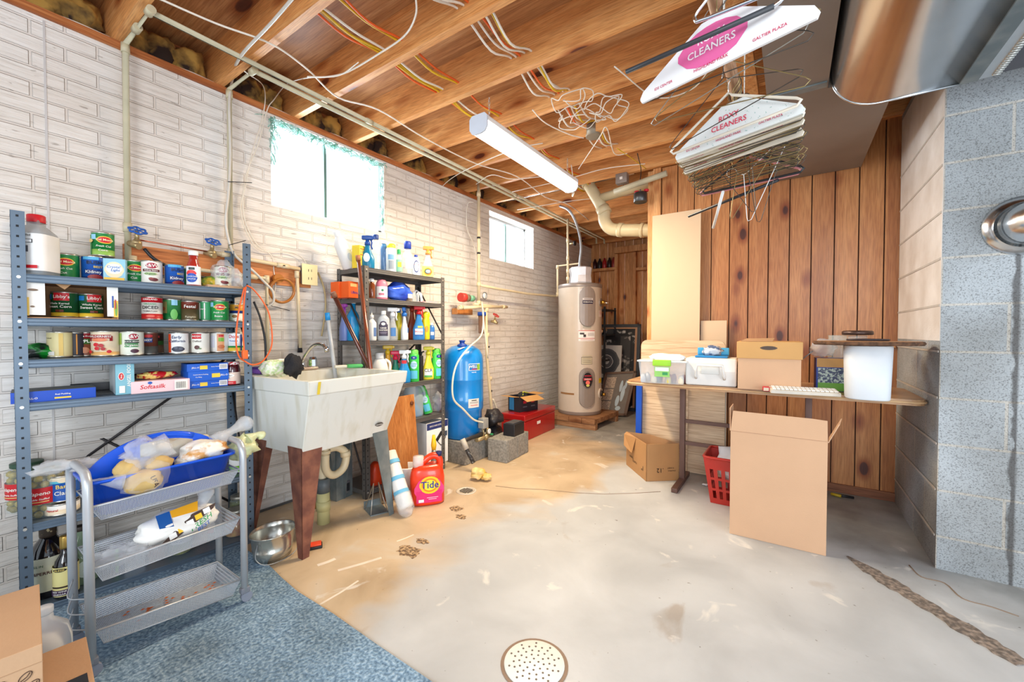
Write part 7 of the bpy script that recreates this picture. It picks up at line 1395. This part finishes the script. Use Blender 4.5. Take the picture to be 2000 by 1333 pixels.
b = MB(); b.tube([(-0.0000, 2.9760, TZ+0.1488), (0.0418, 2.9295, TZ+0.1581), (0.1070, 2.8830, TZ+0.2278)], .003, GREYM, 6); b.tube([(-.0+.05, 3.3, TZ+.0), (0.0465, 3.0690, TZ+0.0000)], .003, GREYM, 6)
tag(b.build('wire_rod'), 'thin bent wire rod leaning between cardboard box and blue box', 'wire')
for o in list(C.objects):   # goods scaled down about the camera; positions above already carry the same factor
    if o.name not in _n0 and o.parent is None and o.type == 'EMPTY': o.scale = (.93, .93, .93)
b = MB(); b.box((.40, PY-.02, 1.00), (.56, PY-.001, 1.018), M_STUD); tag(b.build('wood_ledge'), 'small wood ledge strip on pine wall behind the white bin', 'ledge')
b = MB(); b.tube([fl(1623, 965, .012), fl(1643, 970, .012)], .010, mat('yellow_black_handle', (190, 160, 40), .4), 8); b.tube([fl(1628, 966, .012), fl(1668, 973, .012)], .009, BLACKP, 8); tag(b.build('screwdriver'), 'screwdriver with yellow and black handle on floor by the baseboard', 'screwdriver')
b = MB(); b.blob(fl(1378, 947, .008), .018, WHITEP, 2, .4, 2, (1.3, .8, .4)); tag(b.build('paper_scrap'), 'tiny white scrap on floor between table leg and basket', 'scrap')

# ================================================================== CLOTHES ROD AND HANGERS
RX, RZ_ = -.165, 1.925
T = thing('clothes_rod', 'peeled wooden clothes pole hung from joists by perforated straps', 'rod', (RX, .2, RZ_), 0)
b = MB(); b.cyl((0, 0, 0), (0, 1.87, 0), .0165, M_BARK, r1=.0175, n=16); b.build('pole', T)
ST = mat('white_strap', (220, 216, 206), .5)
for y in (.96, 1.50):
    b = MB(); b.box((.017, y-.013, -.06), (.0185, y+.013, JZ-RZ_+.03), ST); st = b.build('strap', T)
    b = MB(); z = -.05
    while z < JZ-RZ_: b.cyl((.0165, y, z), (.019, y, z), .0035, STEELD, n=8); z += .025
    b.build('strap_holes', st)['kind'] = 'stuff'
b = MB(); b.box((-.245, 1.2, JZ-.04), (-.165, 2.86, JZ-.001), M_STUD); struct(b.build('trim_5'))
def hanger_pts(w=.205, h=.115):
    return [(-w+.012, 0, .010), (-w, 0, .0), (-w+.010, 0, -.012), (0, 0, -.012), (w-.010, 0, -.012), (w, 0, 0), (w-.012, 0, .010), (.012, 0, h-.012), (0, 0, h)]
def hook(h=.115, up=.075): return [(0, 0, h), (0, 0, h+.030), (.010, 0, h+.040), (.020, 0, h+.055), (.017, 0, h+up+.002), (0, 0, h+up+.012), (-.018, 0, h+up), (-.021, 0, h+.055)]
HZ = RZ_+.017-.115-.081     # tip height of a hanger hooked on the pole
def wire_hanger(name, label, mt, r=.0014, cape=None, cm=None, group=None, bold=False, thick=None):
    T = thing(name, label, 'hanger', (RX, 0, HZ), 0, group)
    b = MB(); b.tube(hanger_pts()[:-1]+[(0, 0, .115)], thick or r, mt, 6, closed=True); b.build('hanger_frame', T)
    b = MB(); b.tube(spline(hook(), 3), r if not thick else .0018, mt if not thick else ZINC, 6); b.build('hook', T)
    if cape:
        b = MB(); P = [(-.200, -.016), (.200, -.016), (.205, -.004), (.196, .012), (.035, .106), (-.035, .106), (-.196, .012), (-.205, -.004)]
        X = Matrix(((1, 0, 0, 0), (0, 0, -1, 0), (0, 1, 0, 0), (0, 0, 0, 1))); b.prism(P, cm, (-.0035, .0035), X); cp = b.build('paper_cape', T)
        b = MB(); X2 = plane((0, -.0036, 0), (1, 0, 0), (0, 0, 1)); pk = (228, 104, 160)
        if cape == 2:
            V, F = ellipse2d(.165, .092); onface(b, [(x-.012, y+.046) for x, y in V], F, flat(*pk), X2, .0006); c_ = flat(250, 240, 244)
        else: c_ = flat(226, 60, 90)
        for s_, sz, dx, dy, cc in (('ROXY', .024, -.012, .064, c_), ('CLEANERS', .0245, -.012, .038, c_), ('HIGHLAND PARK', .0105, -.012, -.001, flat(206, 60, 96)), ('IDS CENTER', .0095, -.135, .002, flat(206, 60, 96)), ('GALTIER PLAZA', .0095, .115, .002, flat(206, 60, 96))):
            V, F = text2d(s_, sz); onface(b, [(x+dx, y+dy) for x, y in V], F, cc, X2, .0014)
        b.build('cape_print', cp)
    return T
CAPEW = mat('white_cape_paper', (238, 236, 236), .7, var=.02); CAPEC = mat('cream_cape_paper', (232, 222, 204), .7, var=.04)
DOT = mat('dotted_cape_paper', (236, 240, 238), .7, vs=140, col2=(150, 190, 180), lo=.66, hi=.70)
WG = mat('gold_wire', (150, 132, 90), .35, .7); WD = mat('dark_wire', (84, 78, 72), .4, .7); WS = mat('silver_wire', (170, 168, 160), .3, .8)
PINK = mat('pink_plastic_hanger', (206, 130, 134), .4)
h1 = wire_hanger('wire_hanger', 'nearest wire hanger with white paper cape and pink oval print', WG, cape=2, cm=CAPEW); h1.location = (RX+.01, 1.10, HZ+.005); h1.rotation_euler = (0, 0, radians(-16))
h2 = wire_hanger('wire_hanger', 'dotted white paper cape hanger with pink lettering at front of bunch', WG, cape=1, cm=DOT); h2.location = (RX, 1.53, HZ+.002); h2.rotation_euler = (0, 0, radians(-20))
hc = wire_hanger('wire_hanger', 'cream paper cape hanger just behind the dotted one', WG, cape=1, cm=CAPEC, group=None); hc.location = (RX, 1.548, HZ); hc.rotation_euler = (0, 0, radians(-20))
nm_ = 'second third fourth fifth sixth seventh'.split()
for i, y in enumerate((1.60, 1.68)):
    dup(hc, (RX, y, HZ-.002*i), radians(-20+i*.8), '%s cream paper cape hanger back from the dotted one, deep in the bunch' % nm_[i])
w0_ = wire_hanger('wire_hanger', 'thin wire hanger packed in the bunch on the wooden pole', WD, group='bare wire hangers in the bunch'); w0_.location = (RX, 1.562, HZ); w0_.rotation_euler = (0, radians(1), radians(-19))
wg_ = wire_hanger('wire_hanger', 'brassy thin wire hanger packed in the bunch on the wooden pole', WG, group='brassy wire hangers in the bunch'); wg_.location = (RX, 1.59, HZ); wg_.rotation_euler = (0, radians(-1), radians(-21))
random.seed(14)
for i in range(34):
    y = 1.605+.0115*i; src = w0_ if i % 2 else wg_
    dup(src, (RX+random.uniform(-.012, .012), y, HZ+random.uniform(-.003, .003)), rot=(0, radians(random.uniform(-3, 3)), radians(-20+random.uniform(-4, 4))))
th = wire_hanger('plastic_hanger', 'thick cream tubular plastic hanger in front of the bunch', mat('cream_plastic_hanger', (232, 222, 204), .4), thick=.0042); th.location = (RX-.01, 1.50, HZ+.012); th.rotation_euler = (0, 0, radians(-20))
bk_ = wire_hanger('plastic_hanger', 'black plastic hanger near the back of the bunch', BLACKP, thick=.005); bk_.location = (RX+.01, 2.01, HZ-.004); bk_.rotation_euler = (0, radians(4), radians(-22))
pk_ = wire_hanger('plastic_hanger', 'dusty pink plastic hanger at the very back of the bunch', PINK, thick=.0045); pk_.location = (RX+.0, 2.03, HZ-.004); pk_.rotation_euler = (0, radians(3), radians(-20))
# loose wire hangers in front of the bunch, hooked askew
for i, (y, m_, tilt, rz, lb) in enumerate(((1.14, WD, 4, -14, 'dark wire hanger right behind the nearest white cape'), (1.19, WS, -6, -22, 'silver wire hanger with low left corner behind the nearest cape'), (1.30, WG, 8, -12, 'brass wire hanger hanging alone between the two groups'), (1.38, WD, -5, -26, 'dark bent wire hanger just in front of the bunch'))):
    q = wire_hanger('wire_hanger', lb, m_); q.location = (RX+.0, y, HZ+.004); q.rotation_euler = (0, radians(tilt), radians(rz))
# trouser hanger: chrome bar with black sleeve
T = thing('trouser_hanger', 'open ended chrome trouser hanger with black bar beside the nearest cape', 'hanger', (RX, 1.055, RZ_), radians(-4))
b = MB(); b.tube(spline([(-.022, 0, -.03), (-.024, 0, .005), (-.006, 0, .022), (.016, 0, .018), (.022, 0, -.01), (.0, 0, -.045), (-.03, 0, -.075), (-.028, 0, -.092)], 5)+[(.0, 0, -.095), (.125, 0, -.100)]+spline([(.125, 0, -.100), (.143, 0, -.108), (.143, 0, -.124), (.125, 0, -.132)], 4), .0042, CHROME, 10); b.build('chrome_hook', T)
b = MB(); b.tube([(.128, 0, -.131), (.0, 0, -.136), (-.20, 0, -.142)], .0058, mat('black_rubber_sleeve', (56, 58, 62), .45), 10); b.build('black_bar', T)
# hangers dangling below the bunch
dl = ['dark hanger dangling on edge below the bunch at left', 'brass hanger dangling by its corner below the bunch', 'white hook hanger swinging below the bunch at right', 'dark hanger loop hanging lowest under the bunch']
for i, (x, y, rot, m_) in enumerate(((-.20, 1.80, (0, radians(58), radians(-10)), WD), (-.12, 1.83, (0, radians(-52), radians(-30)), WG), (-.08, 1.86, (0, radians(-66), radians(-14)), WHITEP), (-.13, 1.88, (0, radians(80), radians(-24)), WD))):
    T = thing('wire_hanger', dl[i], 'hanger', (x, y, HZ-.055), 0, None, rot)
    b = MB(); b.tube([(p[0]*.8, p[1], p[2]*.8) for p in hanger_pts()[:-1]]+[(0, 0, .092)], .0013, m_, 6, closed=True); b.build('hanger_frame', T)
    b = MB(); b.tube(spline([(p[0]*.8, p[1], p[2]*.8) for p in hook()], 3), .0013, m_, 6); b.build('hook', T)
for lb, a, c, r, m_ in (('black trouser bar slanting below the bunch of hangers', (1345, 423), (1520, 352), .006, BLACKP), ('white cardboard tube from a trouser hanger hanging below bunch', (1393, 445), (1412, 375), .006, WHITEP)):
    b = MB(); b.tube([fl(*a, 1.60) if a[1] > 430 else fl(*a, 1.645), fl(*c, 1.68)], r, m_, 10); tag(b.build('hanger_bar'), lb, 'hanger bar')

# ================================================================== DUCTS, FLUE, DRAINS
DB = mat('brown_duct_board', (134, 122, 112), .55, .25, vs=3, var=.08)
T = thing('flat_duct', 'flat brown grey duct hanging under the joists along the right side', 'duct', (0, 0, 0))
b = MB(); b.prism([(-.105, .7), (.125, .7), (.125, 2.345), (.375, 2.345), (.375, 3.575), (-.105, 3.575)], DB, (2.20, 2.48)); b.build('duct_body', T)
b = MB(); b.box((-.112, 2.27, 2.192), (.120, 2.315, 2.199), GALV); b.build('cleat', T)
SM = mat('shiny_galvanised', (206, 208, 210), .2, 1., var=.05, vs=6, bump=.12, bs=5)
T = thing('trunk_duct', 'big shiny galvanised duct with rounded edge over the block chimney', 'duct', (0, 0, 0))
R_d = .17; zb, zt_, xl = 2.075, 2.475, .137; pr = [(xl, zt_)]+[(xl+R_d-R_d*cos(a), zb+R_d-R_d*sin(a)) for a in [pi/2*i/12 for i in range(13)]]+[(.545, zb), (.545, zt_)]
b = MB(); X = Matrix(((1, 0, 0, 0), (0, 0, 1, 0), (0, 1, 0, 0), (0, 0, 0, 1))); P0_ = pr
n = len(pr); vs = [(x, -.6, z) for x, z in pr]+[(x, 2.33, z) for x, z in pr]; b.add(vs, [(i, n+i, n+i+1, i+1) for i in range(n-1)], SM, True); b.add(vs, [tuple(range(n)), tuple(reversed(range(n, 2*n)))], SM); b.build('duct_shell', T)
b = MB(); b.box((.535, -.6, zb-.006), (.585, 2.33, zb+.02), GALV); b.build('seam_flange', T)
b = MB(); b.box((.586, -.6, zb-.002), (.625, 2.33, zb+.02), mat('bright_strip', (206, 212, 216), .3, .8)); b.build('bright_strip', T)
b = MB()
for i in range(160): y = -.2+.0158*i; b.cyl((.618, y, zb-.004), (.640, y+.006, zb-.004), .0045, mat('hem_ridge', (196, 196, 190), .35, .7), n=5)
o = b.build('ridged_hem', T); o['kind'] = 'stuff'
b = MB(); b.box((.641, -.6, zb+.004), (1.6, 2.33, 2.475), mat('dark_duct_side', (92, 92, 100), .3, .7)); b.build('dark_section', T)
b = MB(); b.tube([(x, 2.333, z) for x, z in pr[:-1]], .005, SM, 6); b.build('edge_bead', T)
T = thing('flue_pipe', 'shiny round metal flue elbow set into the block chimney at right edge', 'pipe', (.815, 2.668, 1.555), 0)
b = MB(); Y = Matrix.Rotation(pi/2, 4, 'X'); b.lathe([(.105, 0), (.125, .002), (.125, .004), (.100, .014), (.094, .02)], SM, n=40, X=Y, cap=False); b.build('collar', T)
b = MB(); b.tube([(0, 0, 0), (0, -.03, 0), (.012, -.075, 0), (.045, -.115, 0), (.09, -.135, .0), (.3, -.14, 0)], .088, SM, 32); b.build('elbow', T)
for i, (p, d) in enumerate((((.004, -.05, 0), (.1, -1, 0)), ((.027, -.098, 0), (.7, -1, 0)), ((.07, -.13, 0), (1, -.4, 0)))):
    b = MB(); p = Vector(p); d = Vector(d).normalized(); b.tube([p-d*.004, p+d*.004], .0905, SM, 32, cap=False); b.build('elbow_seam', T)
T = thing('floor_drain', 'round white perforated drain cover set in the concrete in the foreground', 'drain', (-.689, 1.145, .0005), radians(20))
b = MB(); b.lathe([(.100, 0), (.100, .004), (.096, .006), (.0001, .0065)], mat('drain_white', (240, 238, 228), .4, var=.02), n=48); cv = b.build('cover', T)
b = MB()
for r, n_ in ((.014, 4), (.032, 9), (.050, 14), (.068, 19), (.084, 10)):
    for i in range(n_): a = 2*pi*i/n_+r*20; b.cyl((r*cos(a), r*sin(a), .0062), (r*cos(a), r*sin(a), .0069), .0036, flat(84, 70, 60), n=8)
b.build('drain_holes', cv)['kind'] = 'stuff'
b = MB(); b.lathe([(.101, .001), (.112, .001)], mat('drain_grime', (150, 126, 106), .9), n=40, cap=False); b.build('grimy_ring', T)
T = thing('floor_drain', 'small metal floor drain grate near the orange detergent jug', 'drain', (-1.845, 2.15, .0005))
b = MB(); b.lathe([(.07, 0), (.07, .003), (.056, .004), (.055, .001), (.0001, .001)], mat('drain_rim', (206, 196, 180), .5), n=32); b.build('rim', T)
b = MB()
for i in range(6):
    for j in range(6):
        x, y = -.035+.014*i, -.035+.014*j
        if x*x+y*y < .0021: b.box((x-.004, y-.004, .0015), (x+.004, y+.004, .004), flat(60, 56, 52))
b.build('grate_holes', T)['kind'] = 'stuff'
# worn crumbly spots of old thinset
b = MB(); random.seed(4)
for u, v, k_ in ((800, 1078, .055), (825, 1058, .03), (890, 995, .04), (900, 1010, .03)):
    c = fl(u, v); P = [(c.x+k_*(.7+.6*random.random())*cos(a)*1.2, c.y+k_*(.6+.6*random.random())*sin(a)) for a in [2*pi*i/18 for i in range(18)]]; b.prism(P, mat('crumbly_thinset', (196, 166, 128), .95, vs=70, col2=(110, 88, 70), lo=.42, hi=.55, bump=1, bs=90), (.0002, .0014))
struct(b.build('trim_6'))
b = MB()
for (u0, v0, u1, v1, w) in ((624, 1182, 700, 1135, .006), (620, 1105, 655, 1092, .012), (660, 1115, 745, 1090, .010), (775, 1058, 808, 1045, .006)):
    p, q = fl(u0, v0), fl(u1, v1); b.tube([p, p.lerp(q, .5)+Vector((.004, .003, 0)), q], w, mat('lime_mark', (232, 220, 204), .9), 6)
bb = b.build('trim_7'); bb.scale = (1, 1, .04); struct(bb)
